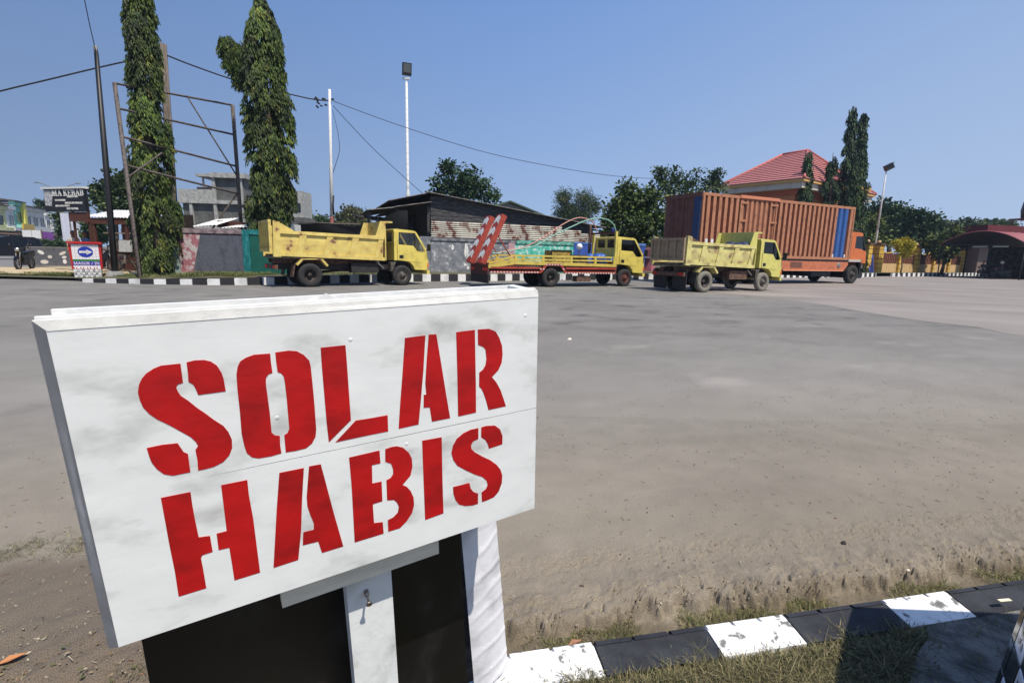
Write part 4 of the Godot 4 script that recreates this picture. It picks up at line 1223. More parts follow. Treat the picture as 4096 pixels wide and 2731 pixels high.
		if dusty:
			part("rear_flap", Shape.new().box(Vector3(-1.0, 0.5, s * 0.52), Vector3(0.03, 0.8, 0.72)), mats["black_rubber"], r)
	var bulk := Shape.new()
	bulk.prism([Vector2(-0.92, 0.97), Vector2(0.92, 0.97), Vector2(0.92, 1.9), Vector2(0.9, 2.44), Vector2(-0.9, 2.44), Vector2(-0.92, 1.9)], -0.02, 0.02, Transform3D(Basis(Vector3.UP, PI / 2), Vector3(e, 0, 0)))
	part("bulkhead", bulk, paint if not dusty else mats["cab_pale"], r)
	part("cab_guard", Shape.new().span(Vector3(e + 0.02, 2.39, -0.9), Vector3(e + 0.3, 2.45, 0.9)), paint if not dusty else mats["cab_pale"], r)
	# tailgate, seen from behind in shade
	var gm: Material = mats["rusty_yellow"] if not dusty else mat("gate_brown", rgb(160, 140, 112), 0.8, "grime", Vector3.ONE * 0.7)
	var gate := part("tailgate", Shape.new().span(Vector3(-1.23, 1.22, -0.9), Vector3(-1.2, tallgate(dusty), 0.9)), gm, r)
	var n := 6 if not dusty else 5
	for i in n:
		var z := lerpf(-0.86, 0.86, float(i) / (n - 1))
		part("gate_rib", Shape.new().span(Vector3(-1.29, 1.24, z - 0.05), Vector3(-1.232, tallgate(dusty) - 0.02, z + 0.05)), gm, gate)
	for y in [1.26, tallgate(dusty) - 0.05]:
		part("gate_rail", Shape.new().span(Vector3(-1.295, y - 0.05, -0.92), Vector3(-1.234, y + 0.05, 0.92)), gm, gate)
	# tanks and boxes under the body
	var tank := Shape.new()
	tank.span(Vector3(1.55 + dx, 0.5, 0.45), Vector3(2.6 + dx, 0.85, 0.8))
	part("fuel_tank", tank, mats["dark_steel"] if not dusty else mats["rusty_brown"], r)
	part("battery_box", Shape.new().span(Vector3(1.3, 0.5, -0.85), Vector3(2.3, 0.85, -0.45)), mats["dark_steel"], r)
	part("hoist", Shape.new().span(Vector3(0.4, 0.72, -0.25), Vector3(2.3, 0.98, 0.25)), mats["dark_steel"], r)
	part("step_bracket", Shape.new().bar(Vector3(2.5 + dx, 0.9, 0.86), Vector3(2.78 + dx, 0.68, 0.86), 0.05, 0.03, Vector3.BACK), mats["grey_steel"], r)
	var sub := Shape.new()
	sub.span(Vector3(-1.1, 0.82, -0.5), Vector3(e - 0.2, 0.97, -0.3))
	sub.span(Vector3(-1.1, 0.82, 0.3), Vector3(e - 0.2, 0.97, 0.5))
	sub.span(Vector3(-1.15, 0.62, -0.85), Vector3(-1.05, 0.78, 0.85))
	part("subframe", sub, mats["rusty_brown"], r)
	for z in [-0.7, 0.7]:
		part("tail_lamp", Shape.new().span(Vector3(-1.17, 0.66, z - 0.1), Vector3(-1.152, 0.75, z + 0.1)), mats["red_lens"], r)
	if dusty:
		var tarp := Shape.new(true)
		for i in 5:
			tarp.ball(Vector3(e - 0.75 + i * 0.11, 1.82 + sin(i * 2.1) * 0.07, 0.2 + cos(i * 1.7) * 0.4), Vector3(0.24, 0.17, 0.28), 10)
		part("folded_tarpaulin", tarp, mat("tarp_navy", rgb(38, 50, 84), 0.6, "grime", Vector3.ONE * 2, "n_soft", 0.8), r)
	return r


func tallgate(dusty: bool) -> float:
	return 2.28 if not dusty else 2.08


func bed_load(dusty: bool, e: float) -> Shape:
	var s := Shape.new(true)
	for i in 10:
		for j in 6:
			var q := []
			for k in [[0, 0], [1, 0], [1, 1], [0, 1]]:
				var x := lerpf(-1.12, e - 0.05, (i + k[0]) / 10.0)
				var z := lerpf(0.85, -0.85, (j + k[1]) / 6.0)
				q.append(Vector3(x, 1.14 + 0.06 * noise.get_noise_2d(x * 40, z * 40), z))
			s.quad(q[0], q[1], q[2], q[3])
	return s


func tow_truck():
	var r := thing("flatbed_truck", "low yellow and red flatbed recovery truck with two raised striped ramps at its tail", "flatbed truck", Vector3(1.171, 0, -21.801), 26, "yellow trucks parked along the far kerb")
	var yel := mat("flat_yellow", rgb(204, 182, 84), 0.55, "grime", Vector3.ONE * 0.8, "n_fine", 0.2)
	var red := mat("flat_red", rgb(162, 62, 46), 0.6, "grime", Vector3.ONE)
	var wht: Material = mats["white_paint"]
	chassis(r, -2.6, 4.6)
	cab(r, 3.36, 1.06, mats["cab_yellow"], mats["tinted_glass"], 0.86)
	for s in [-1.0, 1.0]:
		wheel(r, Vector3(3.85, 0.385, s * 0.78), 0.385, 0.2, s, false, mats["black_rubber"], mats["rim_rust"])
		wheel(r, Vector3(0, 0.395, s * 0.80), 0.395, 0.22, s, true, mats["black_rubber"], mats["rim_dark"])
		wheel(r, Vector3(0, 0.395, s * 0.54), 0.395, 0.2, s, true, mats["black_rubber"], mats["rim_dark"])
	part("deck", Shape.new().span(Vector3(-1.7, 0.84, -0.9), Vector3(3.28, 0.92, 0.9)), mats["rusty_brown"], r)
	part("tail_deck", Shape.new().hexa_return([Vector3(-2.85, 0.74, 0.88), Vector3(-1.7, 0.84, 0.88), Vector3(-1.7, 0.84, -0.88), Vector3(-2.85, 0.74, -0.88), Vector3(-2.85, 0.95, 0.88), Vector3(-1.7, 0.96, 0.88), Vector3(-1.7, 0.96, -0.88), Vector3(-2.85, 0.95, -0.88)]), mat("deck_red", rgb(170, 100, 76), 0.7, "grime", Vector3.ONE * 2), r)
	for s in [-1.0, 1.0]:
		var z: float = s * 0.9
		for y in [1.27, 1.12]:
			var rail := Shape.new()
			rail.span(Vector3(-1.7, y - 0.035, z - 0.025), Vector3(3.05, y + 0.035, z + 0.025))
			rail.bar(Vector3(-1.68, y, z), Vector3(-2.82, y - 0.33 + (1.27 - y) * 0.5, z), 0.07, 0.05, Vector3.BACK)
			part("side_rail", rail, yel, r)
		var board := Shape.new()
		board.prism([Vector2(-1.7, 0.92), Vector2(3.3, 0.86), Vector2(3.3, 0.98), Vector2(-1.7, 1.06)], z - 0.03, z + 0.03)
		board.prism([Vector2(-2.85, 0.76), Vector2(-1.7, 0.92), Vector2(-1.7, 1.06), Vector2(-2.85, 0.9)], z - 0.03, z + 0.03)
		part("side_board", board, yel, r)
		for x in [-1.72, -0.46, 0.9, 2.12, 3.12]:
			var w := 0.1 if x < 3 else 0.3
			part("stanchion", Shape.new().span(Vector3(x, 0.98, z - 0.028), Vector3(x + w, 1.31, z + 0.032)), yel, r)
		for y in [0.79, 0.62]:
			for q in [[-2.75, -0.5], [0.68, 3.3]]:
				part("lower_rail", Shape.new().span(Vector3(q[0], y - 0.045, z - 0.03), Vector3(q[1], y + 0.035, z + 0.03)), red, r)
		var arch := Shape.new()
		arch.bar(Vector3(-0.5, 0.62, z), Vector3(-0.25, 0.93, z), 0.08, 0.09, Vector3.BACK)
		arch.bar(Vector3(-0.27, 0.93, z), Vector3(0.46, 0.93, z), 0.08, 0.09, Vector3.BACK)
		arch.bar(Vector3(0.44, 0.93, z), Vector3(0.68, 0.6, z), 0.08, 0.09, Vector3.BACK)
		part("wheel_arch", arch, red, r)
		var strip := Shape.new()
		for i in 44:
			var x := -2.72 + i * 0.137
			if x > -0.55 and x < 0.68:
				var t := (x + 0.5) / 1.2
				var y := 0.93 if t > 0.2 and t < 0.8 else 0.75
				strip.box(Vector3(x, y, z + s * 0.046), Vector3(0.07, 0.05, 0.004))
			else:
				strip.box(Vector3(x, 0.585 if x > 0 else 0.61, z + s * 0.033), Vector3(0.07, 0.05, 0.004))
		part("reflective_strip", strip, mat("strip_white", rgb(216, 196, 190), 0.5), r)
	# tail with lamps and rubber flap
	var tail := Shape.new()
	tail.span(Vector3(-2.88, 0.5, -0.92), Vector3(-2.8, 0.95, 0.92))
	part("tail_board", tail, mat("tail_maroon", rgb(92, 52, 46), 0.8, "heavy", Vector3.ONE * 2), r)
	part("rubber_flap", Shape.new().span(Vector3(-2.86, 0.17, -0.93), Vector3(-2.82, 0.52, 0.93)), mats["black_rubber"], r)
	for z in [-0.78, 0.78, -0.55, 0.55]:
		part("tail_lamp", Shape.new().span(Vector3(-2.905, 0.66, z - 0.09), Vector3(-2.882, 0.78, z + 0.09)), mats["red_lens"], r)
	# the two raised loading ramps
	for c in [0.5, -0.68]:
		var low := Vector3(-3.0, 0.93, c)
		var top := Vector3(-2.1, 2.82, c)
		var d := (top - low).normalized()
		var nrm := Vector3(-d.y, d.x, 0)
		var ramp := part("ramp", Shape.new().bar(low, top, 0.5, 0.22, Vector3.BACK), red, r)
		for i in 4:
			var m := low + d * (0.16 + i * 0.5) + nrm * 0.114
			var v := Shape.new()
			for k in [1.0, -1.0]:
				var a: Vector3 = m + d * 0.13
				var b: Vector3 = m + Vector3(0, 0, 0.235) * k
				if k > 0:
					v.quad(a, b, b + d * 0.27, a + d * 0.27)
				else:
					v.quad(b, a, a + d * 0.27, b + d * 0.27)
			part("chevron", v, wht, ramp)
		part("ramp_strut", Shape.new(true).tube([low.lerp(top, 0.62) + Vector3(0.12, 0, 0), Vector3(-1.72, 1.25, c)], 0.025, 6), red, r)
	# headboard behind the cab
	for z in [-0.86, 0.86]:
		part("headboard_post", Shape.new().span(Vector3(3.2, 0.9, z - 0.05), Vector3(3.3, 2.4, z + 0.05)), mats["cab_yellow"], r)
	part("headboard_bar", Shape.new().span(Vector3(3.2, 2.3, -1.0), Vector3(3.28, 2.38, 0.8)), mat("bar_maroon", rgb(96, 46, 40), 0.7), r)
	part("rack_post", Shape.new().span(Vector3(3.1, 0.95, -1.06), Vector3(3.2, 2.75, -0.98)), mats["rusty_brown"], r)
	var beacon := Shape.new(true)
	beacon.lathe([Vector2(0.08, 0), Vector2(0.08, 0.14), Vector2(0.05, 0.19), Vector2(0, 0.2)], 14, Transform3D(Basis(), Vector3(3.24, 2.38, 0.6)))
	part("beacon", beacon, mat("beacon_blue", rgb(26, 34, 92), 0.2), r)
	var box := part("under_box", Shape.new().span(Vector3(1.3, 0.22, 0.5), Vector3(2.0, 0.46, 0.85)), mats["rusty_brown"], r)
	box.set_meta("label", "rusty tool box slung under the deck")
	# things carried on the deck are things of their own
	var on := func(called: String, label: String, category: String, p: Vector3, turn := 0.0) -> Node3D:
		return thing(called, label, category, r.transform * p, 26 + turn)
	var crate: Node3D = on.call("cargo_crate", "yellow wooden crate with black edges on the flatbed truck's deck", "crate", Vector3(1.0, 0.92, -0.3))
	part("crate_body", Shape.new().span(Vector3(-0.5, 0.02, -0.3), Vector3(0.5, 0.6, 0.3)), mat("crate_yellow", rgb(176, 150, 70), 0.7, "heavy", Vector3.ONE * 1.5), crate)
	for x in [-0.52, 0.48]:
		part("crate_edge", Shape.new().span(Vector3(x, 0, 0.29), Vector3(x + 0.04, 0.62, 0.33)), mats["black_plastic"], crate)
	part("crate_edge", Shape.new().span(Vector3(-0.52, 0.58, 0.29), Vector3(0.52, 0.625, 0.332)), mats["black_plastic"], crate)
	var tyre: Node3D = on.call("spare_tyre", "black spare tyre lying flat on the flatbed truck's deck", "tyre", Vector3(2.05, 1.15, -0.2))
	part("tyre_ring", Shape.new(true).lathe([Vector2(0.2, 0.0), Vector2(0.36, 0.0), Vector2(0.4, 0.05), Vector2(0.4, 0.15), Vector2(0.36, 0.2), Vector2(0.2, 0.2), Vector2(0.2, 0.0)], 28), mats["black_rubber"], tyre)
	part("tyre_rest", Shape.new().span(Vector3(-0.3, -0.23, -0.3), Vector3(0.3, 0.0, 0.3)), mats["rusty_brown"], tyre)
	var tarp: Node3D = on.call("tarpaulin_bundle", "crumpled blue tarpaulin bundle behind the flatbed truck's cab", "tarpaulin", Vector3(2.75, 0.92, 0.1))
	var heap := Shape.new(true)
	for i in 9:
		heap.ball(Vector3(sin(i * 2.4) * 0.25, 0.2 + 0.1 * cos(i * 1.3), cos(i * 2.4) * 0.4), Vector3(0.26, 0.24 + 0.05 * sin(i * 5.0), 0.3), 9)
	part("tarpaulin", heap, mat("tarp_blue", rgb(46, 92, 172), 0.5, "grime", Vector3.ONE * 2, "n_soft", 1.0), tarp)
	var can: Node3D = on.call("jerrycan", "small red jerrycan by the flatbed truck's headboard", "jerrycan", Vector3(3.05, 0.92, 0.55))
	part("can_body", Shape.new().span(Vector3(-0.1, 0, -0.16), Vector3(0.1, 0.32, 0.16)), mat("can_red", rgb(150, 34, 30), 0.4), can)
	part("can_cap", Shape.new(true).lathe([Vector2(0.035, 0), Vector2(0.035, 0.05), Vector2(0, 0.05)], 10, Transform3D(Basis(), Vector3(0, 0.32, 0.08))), mats["black_plastic"], can)
	var pack: Node3D = on.call("sky_blue_box", "little sky blue box on the flatbed truck's near rail", "box", Vector3(3.1, 1.1, 0.78))
	part("box_body", Shape.new().span(Vector3(-0.12, 0, -0.08), Vector3(0.12, 0.16, 0.08)), mat("sky_box", rgb(110, 160, 210), 0.6), pack)
	part("box_lid", Shape.new().span(Vector3(-0.13, 0.161, -0.09), Vector3(0.13, 0.19, 0.09)), mat("sky_lid", rgb(150, 190, 226), 0.6), pack)
	var hose := func(label: String, pts: Array, z: float, m: Material):
		var h: Node3D = on.call("bent_pipe", label, "pipe", Vector3(0, 0, 0))
		var c := Curve3D.new()
		for p in pts:
			c.add_point(Vector3(p.x, p.y, z))
		for i in range(1, pts.size() - 1):
			var tn: Vector3 = (c.get_point_position(i + 1) - c.get_point_position(i - 1)) / 6
			c.set_point_in(i, -tn)
			c.set_point_out(i, tn)
		c.bake_interval = 0.12
		part("pipe_length", Shape.new(true).tube(Array(c.get_baked_points()), 0.026, 7), m, h)
	hose.call("pale green pipe bent in an arc over the flatbed truck's load", [Vector2(-2.75, 1.32), Vector2(-2.0, 1.36), Vector2(-1.4, 1.5), Vector2(-0.492, 1.686), Vector2(0.377, 2.14), Vector2(1.245, 2.534), Vector2(1.995, 2.835), Vector2(2.622, 2.959), Vector2(3.12, 2.909), Vector2(3.446, 2.729), Vector2(3.61, 2.434)], 0.35, mat("pipe_green", rgb(130, 176, 158), 0.5))
	hose.call("salmon pink pipe bent in an arc beside the green one", [Vector2(-2.75, 1.28), Vector2(-2.0, 1.32), Vector2(-1.4, 1.46), Vector2(-0.438, 1.683), Vector2(0.551, 2.19), Vector2(1.321, 2.671), Vector2(1.884, 2.931), Vector2(2.251, 3.005), Vector2(2.663, 2.954), Vector2(2.962, 2.805), Vector2(3.166, 2.426)], -0.5, mat("pipe_pink", rgb(190, 138, 124), 0.5))


func box_truck():
	var r := thing("box_truck", "tall orange box truck with corrugated cargo box and a blue stripe", "truck", Vector3(20.321, 0, -32.337), 26)
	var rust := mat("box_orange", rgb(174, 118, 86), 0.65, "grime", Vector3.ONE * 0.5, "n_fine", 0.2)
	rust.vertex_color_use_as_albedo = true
	var org := mat("cab_orange", rgb(206, 110, 52), 0.4, "clean", Vector3.ONE)
	var skirt_m := mat("skirt_orange", rgb(192, 112, 76), 0.55, "grime", Vector3.ONE * 0.6)
	var blue := mat("box_blue", rgb(46, 92, 158), 0.6, "grime", Vector3.ONE)
	blue.vertex_color_use_as_albedo = true
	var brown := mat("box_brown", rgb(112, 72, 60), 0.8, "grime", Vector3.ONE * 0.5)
	var x0 := -12.95
	var x1 := -0.62
	var yb := 1.42
	var yt := 4.52
	var hz := 1.3
	part("box_floor", Shape.new().span(Vector3(x0, yb - 0.12, -hz + 0.03), Vector3(x1, yb, hz - 0.03)), mats["dark_steel"], r)
	part("box_roof", Shape.new().span(Vector3(x0, yt - 0.06, -hz + 0.02), Vector3(x1, yt, hz - 0.02)), brown, r)
	part("far_side", Shape.new().span(Vector3(x0, yb, -hz), Vector3(x1, yt - 0.06, -hz + 0.05)), rust, r)
	part("box_front", Shape.new().span(Vector3(x1 - 0.06, yb, -hz + 0.05), Vector3(x1, yt - 0.06, hz - 0.05)), rust, r)
	var y0 := yb + 0.14
	var hgt := yt - 0.12 - y0
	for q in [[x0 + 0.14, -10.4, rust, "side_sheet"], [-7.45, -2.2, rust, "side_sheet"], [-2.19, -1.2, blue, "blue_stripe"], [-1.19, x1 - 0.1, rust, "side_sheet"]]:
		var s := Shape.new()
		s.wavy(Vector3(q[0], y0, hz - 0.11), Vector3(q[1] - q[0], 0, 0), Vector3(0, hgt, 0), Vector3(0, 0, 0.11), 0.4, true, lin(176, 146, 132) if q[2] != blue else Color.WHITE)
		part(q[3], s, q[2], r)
	var tick: Material = mats["white_paint"]
	for x in [-12.55, -12.15, -11.75, -2.28, -1.16]:
		part("white_mark", Shape.new().box(Vector3(x + 0.02, y0 + (0.62 if x < -10 else 0.07), hz + 0.004), Vector3(0.17 if x < -10 else 0.1, 0.24, 0.012)), tick, r)
	# side doors
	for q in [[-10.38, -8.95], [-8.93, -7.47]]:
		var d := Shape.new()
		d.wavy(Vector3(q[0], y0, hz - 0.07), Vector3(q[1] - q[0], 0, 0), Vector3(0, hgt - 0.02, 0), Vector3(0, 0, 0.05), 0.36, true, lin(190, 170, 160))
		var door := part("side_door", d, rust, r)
		var out: float = q[0] + 0.32 if q[0] < -9.5 else q[1] - 0.32
		for y in [2.35, 3.3, 4.2]:
			part("hinge", Shape.new().box(Vector3(out, y, hz + 0.01), Vector3(0.6, 0.1, 0.05)), rust, door)
		for k in [-0.26, 0.2]:
			part("lock_bar", Shape.new().box(Vector3(out + k, 3.1, hz + 0.005), Vector3(0.09, 2.4, 0.05)), rust, door)
	part("door_header", Shape.new().span(Vector3(-10.4, yt - 0.1, hz - 0.06), Vector3(-7.45, yt + 0.05, hz + 0.05)), mat("header_light", rgb(196, 124, 92), 0.6), r)
	for y in [[yt - 0.13, yt + 0.01], [yb, yb + 0.15]]:
		part("box_rail", Shape.new().span(Vector3(x0, y[0], hz - 0.09), Vector3(x1, y[1], hz + 0.01)), rust, r)
	for x in [x1 - 0.1]:
		part("corner_post", Shape.new().span(Vector3(x, yb + 0.15, hz - 0.1), Vector3(x1 + 0.01, yt - 0.13, hz + 0.005)), rust, r)
	part("corner_post", Shape.new().span(Vector3(x0 - 0.01, yb + 0.15, hz - 0.1), Vector3(x0 + 0.13, yt - 0.13, hz + 0.005)), rust, r)
	# rear end in shade, with a blue corner
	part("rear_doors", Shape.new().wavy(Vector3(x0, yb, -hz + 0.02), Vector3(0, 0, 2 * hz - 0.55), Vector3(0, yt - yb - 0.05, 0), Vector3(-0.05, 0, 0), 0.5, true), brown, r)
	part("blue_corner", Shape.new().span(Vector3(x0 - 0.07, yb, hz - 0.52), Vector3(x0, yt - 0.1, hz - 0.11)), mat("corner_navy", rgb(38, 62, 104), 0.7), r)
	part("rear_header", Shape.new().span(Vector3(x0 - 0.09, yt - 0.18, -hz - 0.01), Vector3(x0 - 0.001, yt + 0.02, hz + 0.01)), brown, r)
	for z in [-0.6, 0.1]:
		part("rear_lock_bar", Shape.new(true).tube([Vector3(x0 - 0.09, yb + 0.1, z), Vector3(x0 - 0.09, yt - 0.2, z)], 0.025, 6), brown, r)
	# skirt, chassis, wheels
	part("skirt", Shape.new().prism([Vector2(-6.9, 1.3), Vector2(-6.5, 0.8), Vector2(-0.95, 0.78), Vector2(-0.6, 1.12), Vector2(-0.6, 1.3)], hz - 0.1, hz - 0.03), skirt_m, r)
	part("skirt_edge", Shape.new().span(Vector3(-6.45, 0.75, hz - 0.11), Vector3(-1.0, 0.8, hz - 0.02)), mat("skirt_light", rgb(224, 150, 110), 0.5), r)
	part("skirt_hatch", Shape.new().span(Vector3(-5.9, 0.93, hz - 0.04), Vector3(-4.9, 1.25, hz - 0.022)), brown, r)
	var medal := Shape.new(true)
	medal.lathe([Vector2(0.17, 0), Vector2(0.16, 0.012), Vector2(0, 0.014)], 16, Transform3D(Basis(Vector3.RIGHT, PI / 2), Vector3(-1.5, 1.1, hz - 0.03)))
	part("tank_cap", medal, mats["grey_steel"], r)
	var c := Shape.new()
	for z in [-0.42, 0.42]:
		c.span(Vector3(-12.5, 0.75, z - 0.06), Vector3(1.0, 1.05, z + 0.06))
	c.span(Vector3(-3.6, 0.45, -0.9), Vector3(-1.9, 0.9, -0.5))
	part("chassis", c, mats["dark_steel"], r)
	part("fuel_tank", Shape.new().span(Vector3(-3.4, 0.42, -1.2), Vector3(-1.6, 1.0, 0.9)), mat("tank_navy", rgb(34, 38, 50), 0.6), r)
	for s in [-1.0, 1.0]:
		wheel(r, Vector3(0, 0.56, s * 1.14), 0.56, 0.3, s, false, mats["black_rubber"], mats["rim_dark"])
		for x in [-8.6, -10.1]:
			wheel(r, Vector3(x, 0.56, s * 1.08), 0.56, 0.3, s, true, mats["black_rubber"], mats["rim_dark"])
			wheel(r, Vector3(x, 0.56, s * 0.74), 0.56, 0.28, s, true, mats["black_rubber"], mats["rim_dark"])
	# cab
	var cb := Shape.new()
	cb.prism([Vector2(-0.4, 1.47), Vector2(-0.4, 2.12), Vector2(0.05, 2.15), Vector2(0.7, 2.1), Vector2(0.9, 2.02), Vector2(1.12, 2.02), Vector2(1.22, 1.9), Vector2(1.28, 1.25), Vector2(0.72, 1.25), Vector2(0.66, 1.45)], -1.2, 1.2)
	part("cab_body", cb, org, r)
	part("cab_roof", Shape.new().prism([Vector2(-0.38, 2.86), Vector2(0.74, 2.88), Vector2(0.76, 3.02), Vector2(0.6, 3.1), Vector2(-0.3, 3.12)], -1.15, 1.15), org, r)
	for s in [-1.0, 1.0]:
		part("rear_pillar", Shape.new().span(Vector3(-0.4, 2.1, s * 1.16 - 0.04), Vector3(0.0, 2.88, s * 1.16 + 0.04)), org, r)
		part("windscreen_pillar", Shape.new().bar(Vector3(0.73, 2.9, s * 1.12), Vector3(1.14, 2.0, s * 1.16), 0.09, 0.09), mats["black_plastic"], r)
		part("side_window", Shape.new().prism([Vector2(0.0, 2.87), Vector2(0.72, 2.88), Vector2(1.1, 2.02), Vector2(0.9, 2.02), Vector2(0.7, 2.12), Vector2(0.0, 2.15)], s * 1.15 - 0.004, s * 1.15 + 0.004), mats["tinted_glass"], r)
		part("fender", Shape.new().span(Vector3(-0.62, 1.32, s * 1.2 - 0.22), Vector3(0.62, 1.47, s * 1.2 + 0.1)), mat("fender_grey", rgb(176, 170, 160), 0.6), r)
		part("fender_leg", Shape.new().span(Vector3(0.62, 0.6, s * 1.2 - 0.2), Vector3(0.72, 1.44, s * 1.2 + 0.08)), mats["black_plastic"], r)
		part("headlight", Shape.new().span(Vector3(1.2, 0.95, s * 0.85 - 0.2), Vector3(1.28, 1.15, s * 0.85 + 0.2)), mats["bright_metal"], r)
	part("windscreen", Shape.new().hexa_return([Vector3(1.12, 2.02, 1.1), Vector3(1.13, 2.02, 1.1), Vector3(1.13, 2.02, -1.1), Vector3(1.12, 2.02, -1.1), Vector3(0.74, 2.88, 1.08), Vector3(0.75, 2.88, 1.08), Vector3(0.75, 2.88, -1.08), Vector3(0.74, 2.88, -1.08)]), mats["tinted_glass"], r)
	part("cab_front", Shape.new().span(Vector3(0.7, 0.75, -1.15), Vector3(1.2, 1.24, 0.95)), mat("front_pink", rgb(190, 120, 100), 0.6), r)
	part("bumper", Shape.new().span(Vector3(0.5, 0.32, -1.2), Vector3(1.3, 0.72, 1.05)), mats["black_plastic"], r)
	part("seat", Shape.new().span(Vector3(-0.25, 1.9, -1.0), Vector3(0.0, 2.7, 1.0)), mats["black_plastic"], r)
	var rack := Shape.new(true)
	for z in [-1.0, 1.0]:
		rack.tube([Vector3(-0.35, 3.28, z), Vector3(0.75, 3.25, z)], 0.02, 6)
		rack.tube([Vector3(0.7, 3.08, z), Vector3(0.7, 3.26, z)], 0.02, 6)
		rack.tube([Vector3(-0.3, 3.1, z), Vector3(-0.3, 3.29, z)], 0.02, 6)
	rack.tube([Vector3(0.75, 3.25, -1.0), Vector3(0.75, 3.25, 1.0)], 0.02, 6)
	part("roof_rack", rack, mats["black_plastic"], r)
	var pipe := Shape.new(true)
	pipe.tube([Vector3(-0.5, 1.3, 0.95), Vector3(-0.5, 3.2, 0.95)], 0.05, 8)
	part("exhaust_stack", pipe, mats["dark_steel"], r)


func build_trucks():
	var a := dump_truck("yellow dump truck with rust patches, parked nearest the tall leafy trees", Vector3(-7.734, 0, -18.636), 36, mats["rusty_yellow"], mats["black_rubber"], 3.5, false)
	a.set_meta("label", "rust patched yellow dump truck with empty bed, parked nearest the tall leafy trees")
	dump_truck("dusty yellow dump truck with a brown tailgate in front of the orange box truck", Vector3(7.153, 0, -20.691), 27, mats["dusty_yellow"], mats["dusty_rubber"], 3.45, true)
	tow_truck()
	box_truck()


# ---------------------------------------------------------------- walls, sheds and houses behind the kerb
func along(a: Vector3, deg: float, p: Vector2, back := 0.0) -> Vector3:   # a point on an upright plane through a: metres along, metres up
	var t := deg_to_rad(deg)
	return a + Vector3(cos(t), 0, -sin(t)) * p.x + Vector3(0, p.y, 0) - Vector3(sin(t), 0, cos(t)) * back


func upright(a: Vector3, deg: float) -> Transform3D:
	return Transform3D(Basis(Vector3.UP, deg_to_rad(deg)), a)


